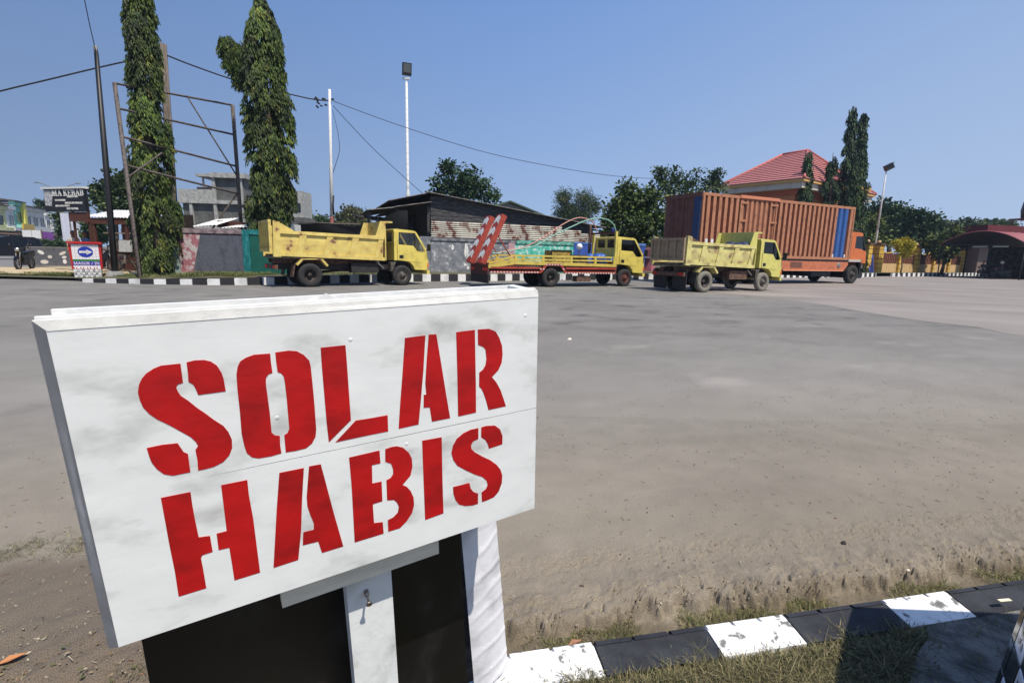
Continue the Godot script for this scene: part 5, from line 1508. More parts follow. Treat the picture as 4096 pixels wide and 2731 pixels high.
func build_walls():
	var grey := mat("wall_grey", Color.WHITE, 0.9, "peeling", Vector3.ONE * 0.35, "n_rough", 0.25)
	var dark := mat("mural_grey", rgb(92, 94, 104), 0.9, "grime", Vector3(0.6, 0.25, 0.6), "n_rough", 0.2)
	var pink := mat("wall_pink", Color.WHITE, 0.9, "pinkish", Vector3.ONE * 0.4, "n_rough", 0.2)
	var teal := mat("wall_teal", Color.WHITE, 0.8, "teal_paint", Vector3(0.5, 0.2, 0.5), "n_rough", 0.2)
	var deep := mat("gate_green", rgb(8, 92, 78), 0.7, "grime", Vector3.ONE * 0.5)
	var tq := mat("wall_turquoise", Color.WHITE, 0.85, "turquoise", Vector3.ONE * 0.4, "n_rough", 0.2)
	var blue := mat("wall_blue", rgb(50, 84, 168), 0.8, "grime", Vector3.ONE * 0.5)
	# left: the painted wall behind the tall trees, then the teal gate
	var l := thing("mural_wall", "low pink and dark grey painted wall between the tall trees", "wall", Vector3(-14.3, 0, -21.7))
	part("wall_panel", Shape.new().prism([Vector2(-1.7, 0), Vector2(0.0, 0), Vector2(0.0, 1.98), Vector2(-1.7, 1.98)], -0.2, 0.0), mat("wall_dim", rgb(122, 96, 104), 0.9, "heavy", Vector3.ONE * 0.5), l)
	part("wall_panel", Shape.new().prism([Vector2(0.01, 0), Vector2(0.45, 0), Vector2(0.95, 1.86), Vector2(0.01, 1.86)], -0.2, 0.0), pink, l)
	part("wall_panel", Shape.new().prism([Vector2(0.454, 0), Vector2(2.7, 0), Vector2(2.7, 1.86), Vector2(0.954, 1.86)], -0.2, -0.004), dark, l)
	part("coping", Shape.new().span(Vector3(0.0, 1.9, -0.24), Vector3(2.72, 2.1, 0.03)), mat("coping_mauve", rgb(160, 140, 142), 0.85, "heavy", Vector3.ONE * 0.7), l)
	part("coping_groove", Shape.new().span(Vector3(0.0, 1.862, -0.21), Vector3(2.71, 1.898, -0.02)), mats["rusty_brown"], l)
	part("pale_post", Shape.new().span(Vector3(-0.25, 0, 0.01), Vector3(0.0, 1.3, 0.1)), mat("post_pale", rgb(150, 172, 166), 0.8, "grime", Vector3.ONE), l)
	var g := thing("teal_gate", "teal and green sheet gate behind the rust patched dump truck's tail", "gate", Vector3(-11.58, 0, -21.7))
	part("gate_leaf", Shape.new().span(Vector3(0, 0.1, -0.1), Vector3(0.3, 2.1, 0.0)), teal, g)
	part("gate_leaf", Shape.new().span(Vector3(0.32, 0.1, -0.12), Vector3(2.3, 1.88, -0.03)), deep, g)
	part("gate_rail", Shape.new().span(Vector3(0.3, 1.9, -0.1), Vector3(2.3, 2.1, 0.0)), teal, g)
	# long wall behind the trucks
	var w := thing("boundary_wall", "long boundary wall painted grey, then turquoise, then blue behind the trucks", "wall", Vector3(-4.44, 0, -26.37), 22)
	part("wall_panel", Shape.new().span(Vector3(0.12, 0.2, -0.2), Vector3(4.42, 1.93, 0.0)), grey, w)
	part("coping", Shape.new().span(Vector3(0.0, 1.93, -0.22), Vector3(4.9, 2.12, 0.05)), mat("coping_grey", rgb(134, 136, 140), 0.85, "heavy", Vector3.ONE * 0.7), w)
	part("pillar", Shape.new().span(Vector3(-0.45, 0.2, -0.25), Vector3(0.1, 2.12, 0.04)), grey, w)
	part("pillar", Shape.new().span(Vector3(4.43, 0.2, -0.22), Vector3(4.82, 1.93, 0.045)), mat("pillar_pink", rgb(186, 148, 156), 0.85, "grime", Vector3.ONE * 0.8), w)
	part("wall_panel", Shape.new().span(Vector3(4.83, 0.2, -0.2), Vector3(8.5, 1.9, 0.0)), tq, w)
	part("coping", Shape.new().span(Vector3(4.905, 1.9, -0.22), Vector3(8.5, 2.12, 0.05)), mat("coping_turquoise", rgb(122, 196, 176), 0.85, "heavy", Vector3.ONE * 0.8), w)
	part("wall_panel", Shape.new().span(Vector3(8.51, 0.2, -0.2), Vector3(13.5, 2.0, 0.03)), blue, w)
	part("coping", Shape.new().span(Vector3(8.51, 2.0, -0.22), Vector3(13.5, 2.14, 0.06)), mat("coping_blue", rgb(96, 132, 200), 0.8, "grime", Vector3.ONE), w)
	var sp := Shape.new()   # white splashes of paint
	for q in [[1.3, 1.6, 0.1, 0.3], [2.05, 1.45, 0.16, 0.75], [2.2, 1.1, 0.2, 0.35], [2.15, 0.55, 0.09, 0.2], [3.2, 1.65, 0.12, 0.12]]:
		var poly := []
		for i in 9:
			var a := TAU * i / 9
			poly.append(Vector2(q[0] + cos(a) * q[2] * (0.75 + 0.35 * sin(i * 3.1)), q[1] + sin(a) * q[3] * 0.6 * (0.8 + 0.3 * cos(i * 2.3))))
		sp.prism(poly, 0.0005, 0.003)
	part("paint_splash", sp, mats["white_paint"], w)
	# rusty corrugated sheets along the top of that wall
	var c := thing("corrugated_fence", "strip of rust blotched white corrugated sheets on top of the grey wall", "sheet fence", Vector3(-4.44, 0, -26.37), 22)
	var rs := mat("rusty_sheet", Color.WHITE, 0.55, "rusty_sheet", Vector3(0.24, 0.17, 0.24), "n_fine", 0.2)
	for i in 8:
		var a := 0.15 + i * 1.25
		var top := 2.9 if i < 6 else 2.9 - (i - 5) * 0.16
		part("corrugated_sheet", Shape.new(true).wavy(Vector3(a + 1.27, 2.08, 0.03 + 0.012 * (i % 2)), Vector3(0, top - 2.08, 0), Vector3(-1.27, 0, 0), Vector3(0, 0, 0.045), 0.1), rs, c)
	part("top_batten", Shape.new().span(Vector3(0.15, 2.86, -0.08), Vector3(7.6, 2.92, 0.02)), mats["old_wood"], c)


func build_warehouse():
	var w := thing("warehouse", "old black boarded warehouse with a low sloping tin roof behind the wall", "warehouse", Vector3(-4.44, 0, -26.37) - Vector3(sin(deg_to_rad(22)), 0, cos(deg_to_rad(22))) * 0.4, 22)
	var roof_line := func(x: float) -> float: return 4.27 - (x - 0.25) * 0.1275
	var y := 2.6
	var k := 0
	while y < 4.3:   # one board at a time, cut by the slope of the roof
		var x1 := minf(9.9, 0.25 + (4.2 - y) / 0.1275)
		if x1 > 0.6:
			var s := Shape.new()
			s.prism([Vector2(0.22, y), Vector2(x1 + 0.9, y), Vector2(x1 - 0.6, y + 0.19), Vector2(0.22, y + 0.19)], -0.05, 0.0 if k % 2 == 0 else 0.012)
			part("board", s, mats["old_wood"], w)
		y += 0.2
		k += 1
	part("front_wall", Shape.new().prism([Vector2(0.2, 0), Vector2(10.0, 0), Vector2(10.0, 2.8), Vector2(0.2, 4.2)], -0.12, -0.052), mats["old_wood"], w)
	part("side_wall", Shape.new().span(Vector3(0.2, 0, -14), Vector3(0.3, 4.15, -0.121)), mats["old_wood"], w)
	part("far_wall", Shape.new().span(Vector3(9.9, 0, -14), Vector3(10.0, 2.85, -0.121)), mats["old_wood"], w)
	var tin := mat("roof_tin", rgb(120, 114, 108), 0.6, "heavy", Vector3.ONE * 0.4)
	var n := 7
	for i in n:
		var xa := lerpf(0.0, 10.6, i / float(n))
		var xb := lerpf(0.0, 10.6, (i + 1) / float(n)) + 0.12
		var s := Shape.new(true)
		s.wavy(Vector3(xa, roof_line.call(xa) + 0.03 + 0.004 * i, 0.35), Vector3(0, 0, -14.5), Vector3(xb - xa, roof_line.call(xb) - roof_line.call(xa), 0), Vector3(0, 0.04, 0), 0.2)
		part("roof_sheet", s, tin, w)
	var edge := Shape.new()
	edge.bar(Vector3(-0.1, roof_line.call(-0.1) + 0.05, 0.36), Vector3(10.6, roof_line.call(10.6) + 0.05, 0.36), 0.05, 0.03, Vector3.BACK)
	part("verge_board", edge, mat("verge_pale", rgb(150, 146, 140), 0.7, "heavy", Vector3.ONE), w)
	var other := Shape.new(true)   # the roof's short left slope
	other.wavy(Vector3(0.05, 4.3, 0.35), Vector3(0, 0, -14.5), Vector3(-2.0, -0.5, 0), Vector3(0, 0.04, 0), 0.2)
	part("roof_sheet", other, tin, w)
	part("gable_boards", Shape.new().prism([Vector2(-1.6, 3.85), Vector2(0.2, 3.9), Vector2(0.2, 4.22), Vector2(-1.6, 3.83)], -0.1, 0.0), mats["old_wood"], w)
	# open lean-to on its left
	var l := thing("lean_to_shed", "open lean-to shed with a pale tin roof left of the warehouse", "shed", w.position, 22)
	var s2 := Shape.new(true)
	s2.wavy(Vector3(0.22, 3.86, 0.3), Vector3(0, 0, -9), Vector3(-1.9, -0.35, 0), Vector3(0, 0.035, 0), 0.2)
	s2.wavy(Vector3(-1.65, 3.5, 0.35), Vector3(0, 0, -5), Vector3(-1.35, -0.2, 0), Vector3(0, 0.035, 0), 0.2)
	part("roof_sheet", s2, tin, l)
	part("eaves_batten", Shape.new().bar(Vector3(0.2, 3.87, 0.34), Vector3(-1.7, 3.53, 0.34), 0.04, 0.03, Vector3.BACK), mats["verge_pale"], l)
	part("eaves_batten", Shape.new().bar(Vector3(-1.7, 3.49, 0.37), Vector3(-3.0, 3.3, 0.37), 0.035, 0.03, Vector3.BACK), mats["verge_pale"], l)
	for x in [-2.9, -1.5, 0.1]:
		part("post", Shape.new().span(Vector3(x - 0.06, 0, -0.1), Vector3(x + 0.06, 3.1 + (x + 4.6) * 0.12, 0.02)), mats["old_wood"], l)
	for i in 4:
		part("rafter", Shape.new().bar(Vector3(-3.6 + i * 0.5, 3.15, -1 - i * 0.5), Vector3(-0.4, 2.5 + i * 0.12, -1.5), 0.07, 0.07, Vector3.BACK), mats["old_wood"], l)
	part("back_wall", Shape.new().span(Vector3(-1.5, 0, -4.2), Vector3(0.2, 3.5, -4.1)), mats["old_wood"], l)
	# black tarpaulin sagging from the shed to the left
	var t := thing("black_tarpaulin", "black tarpaulin sagging from the lean-to down to the left above the dump truck", "tarpaulin", w.position, 22)
	var f := Shape.new(true)
	var pts := []
	for i in 13:
		var row := []
		for j in 9:
			var a := i / 12.0
			var b := j / 8.0
			var top := lerpf(3.4, 2.55, smoothstep(0.0, 0.45, a)) + 0.04 * sin(a * 11.0)
			row.append(Vector3(-1.0 - a * 5.2, lerpf(top, 1.5, b) - sin(a * PI) * 0.1 * b, 0.2 - b * 0.5 + 0.1 * sin(a * 9 + b * 4)))
		pts.append(row)
	for i in 12:
		for j in 8:
			f.quad(pts[i + 1][j + 1], pts[i][j + 1], pts[i][j], pts[i + 1][j])
	part("tarpaulin", f, mat("tarp_black", rgb(26, 26, 28), 0.6, "", Vector3.ONE * 1.0, "n_soft", 0.6), t)
	part("tarp_pole", Shape.new(true).tube([Vector3(-3.4, 2.62, 0.2), Vector3(-4.4, 2.58, 0.2), Vector3(-6.3, 2.6, 0.2)], 0.03, 6), mats["pole_wood"], t)
	# grey gable further back
	var h := thing("grey_gable_house", "pale grey gable with a green roof edge rising behind the warehouse", "house", Vector3(-0.567, 1.642, -44) * Vector3(1, 0, 1), 20)
	var top: Vector3 = Vector3(-0.759, 5.737, -44)
	var wl := h.position
	part("gable_wall", Shape.new().prism([Vector2(-3.5, 0), Vector2(5.5, 0), Vector2(5.5, top.y - 1.9), Vector2(0, top.y - 0.12), Vector2(-3.5, top.y - 1.4)], -0.2, 0.0), mat("gable_grey", rgb(140, 142, 140), 0.8, "grime", Vector3.ONE * 0.3), h)
	part("roof", Shape.new().prism([Vector2(-3.9, top.y - 1.5), Vector2(0, top.y - 0.08), Vector2(6.0, top.y - 2.02), Vector2(6.0, top.y - 1.9), Vector2(0, top.y + 0.04), Vector2(-3.9, top.y - 1.38)], -8.0, 0.5), mat("roof_green", rgb(64, 84, 74), 0.7), h)
	# red roofed hut seen under the lean-to
	var hut := thing("red_roofed_hut", "small hut with a dull red roof and white gable edge under the lean-to's rafters", "hut", Vector3(-9.2, 0, -36), 10)
	part("hut_wall", Shape.new().span(Vector3(-2.5, 0, -4), Vector3(2.8, 2.2, 0)), mats["white_paint"], hut)
	part("hut_roof", Shape.new().prism([Vector2(-3.0, 2.1), Vector2(3.3, 2.1), Vector2(0.4, 3.2)], -4.3, 0.3), mat("hut_red", rgb(140, 74, 70), 0.8, "grime", Vector3.ONE * 0.5), hut)
	part("gable_edge", Shape.new().bar(Vector3(3.35, 2.1, 0.32), Vector3(0.4, 3.24, 0.32), 0.1, 0.04, Vector3.BACK), mats["white_paint"], hut)


func window_hole(root: Node3D, x0: float, x1: float, y0: float, y1: float, z: float, frame: Material, glass: Material, bars := 1):
	var w := part("window", Shape.new().span(Vector3(x0 + 0.06, y0 + 0.06, z - 0.02), Vector3(x1 - 0.06, y1 - 0.06, z + 0.005)), glass, root)
	var f := Shape.new()
	for y in [y0, y1 - 0.07]:
		f.span(Vector3(x0, y, z - 0.02), Vector3(x1, y + 0.07, z + 0.06))
	for i in bars + 2:
		var x := lerpf(x0 + 0.035, x1 - 0.035, i / float(bars + 1))
		f.span(Vector3(x - 0.035, y0 + 0.071, z - 0.02), Vector3(x + 0.035, y1 - 0.071, z + 0.055))
	part("frame", f, frame, w)


func build_unfinished_block():
	# bare concrete frame, seen between the two tall trees; the front stands 44 m off
	var o := thing("unfinished_building", "unfinished grey concrete building with a stair tower seen between the tall trees", "building", Vector3(-28.39094, 0, -44), 4)
	var con: Material = mats["concrete"]
	var infill := mat("infill_block", rgb(150, 152, 152), 0.9, "raw_concrete", Vector3.ONE * 0.2, "n_rough", 0.2)
	var beam := func(a: Vector3, b: Vector3, called := "beam"):
		part(called, Shape.new().span(a, b), con, o)
	part("wall", Shape.new().span(Vector3(0.0, 0, -5), Vector3(2.6, 5.0, -0.1)), infill, o)
	part("wall", Shape.new().span(Vector3(2.75, 0, -5), Vector3(7.4, 5.0, -0.1)), infill, o)
	beam.call(Vector3(-0.2, 5.0, -5), Vector3(7.6, 5.3, 0.2))
	beam.call(Vector3(-0.2, 5.301, -0.25), Vector3(2.7, 6.15, 0.1), "parapet")
	beam.call(Vector3(-0.2, 2.9, -0.12), Vector3(7.6, 3.1, 0.12))
	for x in [0.75, 2.75, 4.95, 7.2]:
		beam.call(Vector3(x - 0.12, 0, -0.15), Vector3(x + 0.12, 4.999, 0.14), "column")
	part("tower_wall", Shape.new().span(Vector3(2.7, 5.301, -3), Vector3(5.2, 7.15, -0.1)), infill, o)
	for x in [2.72, 4.95]:
		beam.call(Vector3(x - 0.12, 5.301, -0.15), Vector3(x + 0.12, 7.15, 0.1), "column")
	beam.call(Vector3(2.55, 7.151, -3.2), Vector3(5.5, 7.55, 0.25), "roof_slab")
	beam.call(Vector3(1.4, 7.2, -3.2), Vector3(2.54, 7.42, 0.25), "canopy_slab")
	beam.call(Vector3(1.75, 6.151, -0.2), Vector3(1.87, 7.2, -0.08), "prop")
	part("roof_parapet", Shape.new().span(Vector3(1.35, 6.151, -0.15), Vector3(2.55, 6.35, 0.08)), mat("soot", rgb(56, 56, 56), 0.9), o)
	# a second one, just a stub beyond the right hand tree
	var p: Vector3 = Vector3(-24.912, 5.242, -60)
	var q := thing("concrete_tower", "grey concrete stair tower poking out behind the right hand tall tree", "building", Vector3(p.x - 1.0, 0, -60))
	part("tower_wall", Shape.new().span(Vector3(-2, 0, -3), Vector3(1.5, 5.0, 0)), infill, q)
	part("tower_top", Shape.new().span(Vector3(-2, 5.0, -3), Vector3(1.1, 8.0, -0.2)), con, q)
	part("window", Shape.new().span(Vector3(0.3, 5.6, -0.205), Vector3(0.9, 6.6, -0.16)), mats["dark_window"], q)


func build_kiosk():
	var o := thing("food_kiosk", "dark wooden food kiosk with a white corrugated roof behind the black pole", "kiosk", Vector3(-20.5, 0.12, -24.5), 0)
	var wood: Material = mats["brown_wood"]
	var roof := Shape.new(true)
	roof.wavy(Vector3(-0.05, 2.48, 0.2), Vector3(3.6, -0.02, 0), Vector3(-0.9, 0.55, -3.3), Vector3(0, 0.04, 0), 0.16)
	part("roof", roof, mats["white_sheet"], o)
	part("fascia", Shape.new().span(Vector3(0.0, 2.18, 0.1), Vector3(3.5, 2.45, 0.14)), wood, o)
	for x in [0.35, 1.9, 3.4]:
		part("post", Shape.new().span(Vector3(x, 0, 0.0), Vector3(x + 0.12, 2.3, 0.1)), wood, o)
		part("post", Shape.new().span(Vector3(x - 0.6, 0, -2.6), Vector3(x - 0.48, 2.7, -2.5)), wood, o)
	part("back_wall", Shape.new().span(Vector3(0.2, 0, -2.5), Vector3(3.6, 2.85, -2.42)), mat("kiosk_dark", rgb(40, 28, 24), 0.9), o)
	for i in 6:
		part("counter_plank", Shape.new().span(Vector3(0.8, 0.05 + i * 0.145, 0.0 if i % 2 else 0.008), Vector3(3.3, 0.185 + i * 0.145, 0.05)), wood, o)
	part("counter_top", Shape.new().span(Vector3(0.7, 0.93, -0.4), Vector3(3.4, 0.98, 0.12)), mat("counter_pale", rgb(130, 84, 60), 0.6), o)
	part("menu_shelf", Shape.new().span(Vector3(0.75, 1.75, -0.3), Vector3(3.3, 1.8, 0.0)), mat("shelf_dim", rgb(130, 118, 104), 0.8), o)
	for i in 7:
		part("shelf_jar", Shape.new(true).lathe([Vector2(0.07, 0), Vector2(0.07, 0.16), Vector2(0.05, 0.2), Vector2(0, 0.2)], 8, Transform3D(Basis(), Vector3(0.95 + i * 0.33, 1.8, -0.15))), mat("jar_%d" % (i % 3), [rgb(150, 130, 100), rgb(90, 100, 104), rgb(140, 90, 70)][i % 3], 0.4), o)
	part("shade_cloth", Shape.new().span(Vector3(3.0, 1.5, 0.15), Vector3(4.6, 2.45, 0.19)), mat("shade_grey", rgb(92, 96, 106), 0.8), o)
	var b := thing("white_board", "grey white menu board leaning in the kiosk's counter opening", "board", Vector3(-18.62, 0.98, -24.35), 6)
	part("board_face", Shape.new().box(Vector3(0, 0.3, 0), Vector3(0.56, 0.54, 0.02), Basis(Vector3.RIGHT, -0.12)), mat("board_grey", rgb(178, 178, 174), 0.6, "grime", Vector3.ONE * 2), b)
	part("board_rim", Shape.new().box(Vector3(0, 0.3, -0.016), Vector3(0.62, 0.6, 0.014), Basis(Vector3.RIGHT, -0.12)), mats["grey_steel"], b)
	var p := thing("picnic_bench", "weathered wooden picnic bench in front of the kiosk, right of the black pole", "bench", Vector3(-18.45, 0.12, -23.5), 2)
	for z in [0.35, -0.5]:
		part("seat", Shape.new().span(Vector3(-0.75, 0.4, z - 0.12), Vector3(0.75, 0.45, z + 0.12)), mats["pole_wood"], p)
	part("table_top", Shape.new().span(Vector3(-0.7, 0.72, -0.3), Vector3(0.3, 0.76, 0.12)), mats["pole_wood"], p)
	for x in [-0.55, 0.55]:
		var s := Shape.new()
		s.bar(Vector3(x, 0, 0.4), Vector3(x * 0.7, 0.72, -0.05), 0.07, 0.05, Vector3.RIGHT)
		s.bar(Vector3(x, 0, -0.6), Vector3(x * 0.7, 0.72, -0.1), 0.07, 0.05, Vector3.RIGHT)
		part("leg", s, mats["pole_wood"], p)
	var sh := thing("roof_scraps", "bent white and brown roofing sheets lying on the wall between the tall trees", "roofing sheets", Vector3(-14.3, 2.12, -22.6))
	part("white_scrap", Shape.new(true).wavy(Vector3(0.2, 0.05, 0.3), Vector3(1.1, 0.1, 0), Vector3(0.2, 0.42, -1.6), Vector3(0, 0.03, 0), 0.15), mats["white_sheet"], sh)
	part("brown_scrap", Shape.new().box(Vector3(1.5, 0.22, -0.6), Vector3(1.3, 0.3, 0.05), Basis(Vector3.BACK, -0.05)), mats["brown_wood"], sh)
	part("white_scrap", Shape.new(true).wavy(Vector3(1.5, 0.02, 0.4), Vector3(1.2, 0.06, 0), Vector3(0.3, 0.25, -1.4), Vector3(0, 0.03, 0), 0.15), mats["white_sheet"], sh)
	part("scrap_slab", Shape.new().span(Vector3(2.6, 0.02, -1.6), Vector3(4.2, 0.32, -0.3)), mats["white_sheet"], sh)


func words(s: String, size: float, font: String, m: Material, parent: Node3D, t: Transform3D, called := "lettering"):
	var f := SystemFont.new()
	f.font_names = PackedStringArray([font])
	f.font_weight = 700
	var tm := TextMesh.new()
	tm.text = s
	tm.font = f
	tm.font_size = 48
	tm.pixel_size = size / 36.0
	tm.depth = 0.012
	tm.horizontal_alignment = HORIZONTAL_ALIGNMENT_CENTER
	var o := part(called, tm, m, parent)
	o.transform = t


func build_signs():
	# kebab sign standing over the kiosk's left end
	var a: Vector3 = Vector3(-20.978, 3.71, -23)
	var b: Vector3 = Vector3(-18.61, 3.602, -22.3)
	var flat := Vector3(b.x - a.x, 0, b.z - a.z)
	var o := thing("kebab_sign", "black food sign with white lettering, a torn white left side and a white top edge", "sign", Vector3((a.x + b.x) / 2, 0.12, (a.z + b.z) / 2), rad_to_deg(atan2(-flat.z, flat.x)))
	var w := flat.length()
	var hy := a.y - 0.12
	part("sign_face", Shape.new().span(Vector3(-w / 2, hy - 0.98, -0.15), Vector3(w / 2, hy - 0.02, 0)), mat("sign_black", rgb(24, 26, 32), 0.5, "clean", Vector3.ONE), o)
	part("top_edge", Shape.new().span(Vector3(-w / 2 - 0.1, hy - 0.02, -0.2), Vector3(w / 2 + 0.03, hy + 0.06, 0.06)), mats["white_paint"], o)
	var tear := Shape.new()
	tear.prism([Vector2(-w / 2 + 0.02, hy - 0.06), Vector2(-w / 2 + 0.5, hy - 0.1), Vector2(-w / 2 + 0.55, hy - 0.3), Vector2(-w / 2 + 0.42, hy - 0.75), Vector2(-w / 2 + 0.05, hy - 0.72), Vector2(-w / 2 + 0.03, hy - 0.3)], 0.002, 0.012)
	part("torn_vinyl", tear, mat("vinyl_white", rgb(206, 208, 210), 0.5, "heavy", Vector3.ONE * 1.5), o)
	var at := func(x: float, y: float): return Transform3D(Basis(), Vector3(x, hy + y, 0.016))
	var wl: Material = mats["white_paint"]
	words("MA KEBAB", 0.27, "Droid Serif", wl, o, at.call(0.28, -0.2))
	words("TURKISH FOOD", 0.07, "Droid Sans", wl, o, at.call(0.55, -0.36))
	words("HI PREMIUM", 0.08, "Droid Sans", wl, o, at.call(-0.22, -0.5))
	words("AMERICAN BURGER", 0.085, "Droid Sans", wl, o, at.call(0.58, -0.62))
	words("ARTA SOSIS ROUTE", 0.075, "Droid Sans", wl, o, at.call(-0.12, -0.74))
	words("BEEF KOPRAL", 0.085, "Droid Sans", wl, o, at.call(0.48, -0.86))
	part("brown_board", Shape.new().span(Vector3(0.1, hy - 1.4, -0.12), Vector3(w / 2, hy - 1.0, -0.04)), mats["brown_wood"], o)
	for x in [0.2, w / 2 - 0.1]:
		part("post", Shape.new().span(Vector3(x - 0.04, 0, -0.2), Vector3(x + 0.04, hy - 0.5, -0.13)), mats["brown_wood"], o)
	# tiled entrance sign, MASUK / IN
	var t := thing("entrance_sign", "tiled entrance sign in a red frame with a white arrow on a blue oval", "sign", Vector3(-16.371, 0, -19.096) + Vector3(0.1, 0.0, -0.2), 34)
	part("tiled_base", Shape.new().hexa_return([Vector3(-0.43, 0, 0.25), Vector3(0.43, 0, 0.25), Vector3(0.43, 0, -0.25), Vector3(-0.43, 0, -0.25), Vector3(-0.45, 0.4, 0.27), Vector3(0.45, 0.4, 0.27), Vector3(0.45, 0.4, -0.27), Vector3(-0.45, 0.4, -0.27)]), mat("base_white", rgb(214, 214, 212), 0.4), t)
	t.scale = Vector3(0.9, 1.0, 0.9)
	var dark := mat("tile_dark", rgb(44, 42, 48), 0.3)
	var mid := mat("tile_mid", rgb(140, 138, 140), 0.3)
	for i in 10:
		for j in 4:
			if (i + j) % 2 == 0:
				var s := Shape.new()
				var x := -0.385 + i * 0.0855
				s.box(Vector3(x, 0.05 + j * 0.1, 0.2575 + j * 0.005), Vector3(0.078, 0.09, 0.012))
				var d := part("tile", s, dark if (i / 2 + j) % 2 == 0 else mid, t)
				part("tile_dot", Shape.new().box(Vector3(x, 0.05 + j * 0.1, 0.265 + j * 0.005), Vector3(0.036, 0.04, 0.004)), mats["base_white"], d)
	var red := mat("frame_red", rgb(186, 34, 30), 0.45, "grime", Vector3.ONE)
	part("red_box", Shape.new().hexa_return([Vector3(-0.5, 0.405, 0.2), Vector3(0.5, 0.405, 0.2), Vector3(0.5, 0.405, -0.3), Vector3(-0.5, 0.405, -0.3), Vector3(-0.53, 1.34, 0.26), Vector3(0.53, 1.34, 0.26), Vector3(0.53, 1.34, -0.34), Vector3(-0.53, 1.34, -0.34)]), red, t)
	part("red_lip", Shape.new().span(Vector3(-0.56, 1.345, -0.37), Vector3(0.56, 1.42, 0.34)), red, t)
	var face := Transform3D(Basis(Vector3.RIGHT, 0.064), Vector3(0, 0.41, 0.206))
	for i in 8:
		for j in 5:
			part("tile", Shape.new().box(Vector3(-0.385 + i * 0.11, 0.41 + j * 0.11, 0), Vector3(0.104, 0.104, 0.016), Basis()), mat("tile_white", rgb(226, 224, 226), 0.25), t).transform = face
	for i in 8:
		part("tile", Shape.new().box(Vector3(-0.385 + i * 0.11, 0.32, 0.0), Vector3(0.106, 0.06, 0.016)), mat("tile_green", rgb(40, 130, 52), 0.3), t).transform = face
		part("tile", Shape.new().box(Vector3(-0.385 + i * 0.11, 0.205, 0.0), Vector3(0.106, 0.15, 0.016)), mat("tile_blue", rgb(38, 56, 160), 0.3), t).transform = face
		part("tile", Shape.new().box(Vector3(-0.385 + i * 0.11, 0.09, 0.0), Vector3(0.106, 0.06, 0.016)), mats["tile_white"], t).transform = face
		part("tile", Shape.new().box(Vector3(-0.385 + i * 0.11, 0.03, 0.0), Vector3(0.1 if i % 2 else 0.05, 0.05, 0.016)), mats["tile_white"], t).transform = face
	var oval := Shape.new()
	var poly := []
	for i in 28:
		poly.append(Vector2(cos(TAU * i / 28) * 0.25, 0.63 + sin(TAU * i / 28) * 0.2))
	oval.prism(poly, 0.009, 0.013)
	part("blue_oval", oval, mats["tile_blue"], t).transform = face
	var arrow := Shape.new()
	arrow.prism([Vector2(-0.2, 0.59), Vector2(0.04, 0.59), Vector2(0.03, 0.53), Vector2(0.22, 0.63), Vector2(0.03, 0.73), Vector2(0.04, 0.67), Vector2(-0.2, 0.67)], 0.0135, 0.018)
	part("arrow", arrow, mats["white_paint"], t).transform = face
	words("MASUK / IN", 0.115, "Droid Sans", mat("letter_mauve", rgb(206, 196, 216), 0.4), t, face * Transform3D(Basis(), Vector3(0, 0.205, 0.016)))
	# dark banner with food pictures
	var c := thing("food_banner", "dark grey food banner on a frame with pale pictures left of the entrance sign", "banner", Vector3(-23.634, 0.1, -25.927) + Vector3(0, 0.0, 0), 18)
	part("banner_sheet", Shape.new().span(Vector3(-0.98, 0.12, -0.02), Vector3(0.98, 1.02, 0.0)), mat("banner_grey", rgb(86, 88, 94), 0.6, "grime", Vector3.ONE), c)
	for q in [[-0.45, 0.78, 0.36, 0.13, -0.6], [0.45, 0.75, 0.4, 0.11, 0.5], [-0.1, 0.56, 0.22, 0.12, 0.0], [0.5, 0.55, 0.24, 0.1, 0.2], [-0.35, 0.3, 0.4, 0.16, 0.0], [0.5, 0.33, 0.2, 0.18, 0.0]]:
		var e := []
		for i in 14:
			e.append(Vector2(q[0], q[1]) + Vector2(cos(TAU * i / 14) * q[2] * 0.42, sin(TAU * i / 14) * q[3] * 0.65).rotated(q[4]))
		part("picture", Shape.new().prism(e, 0.001, 0.005), mat("picture_%d" % int(q[2] * 100), [rgb(206, 206, 202), rgb(196, 190, 182), rgb(214, 208, 210)][int(q[2] * 100) % 3], 0.6), c)
	for x in [-1.0, 1.0]:
		part("frame_leg", Shape.new().span(Vector3(x - 0.025, 0, -0.03), Vector3(x + 0.025, 1.06, 0.01)), mats["grey_steel"], c)
	for y in [0.1, 1.04]:
		part("frame_bar", Shape.new().span(Vector3(-0.974, y - 0.02, -0.03), Vector3(0.974, y + 0.02, 0.006)), mats["grey_steel"], c)
	# blue folding board by the gate pillars at right
	var d := thing("blue_folding_board", "blue folding advertising board leaning by the first yellow gate pillar", "folding board", Vector3(35.294, 0.1, -50.216), 30)
	part("board_front", Shape.new().box(Vector3(0, 1.0, 0), Vector3(0.9, 2.0, 0.06), Basis(Vector3.RIGHT, -0.15)), mat("board_blue", rgb(70, 92, 170), 0.5, "grime", Vector3.ONE), d)
	part("board_print", Shape.new().box(Vector3(0.05, 0.95, 0.04), Vector3(0.55, 1.4, 0.02), Basis(Vector3.RIGHT, -0.15)), mat("board_navy", rgb(34, 40, 92), 0.5), d)
	part("board_back", Shape.new().box(Vector3(0, 1.0, -0.55), Vector3(0.9, 2.0, 0.04), Basis(Vector3.RIGHT, 0.15)), mats["board_navy"], d)


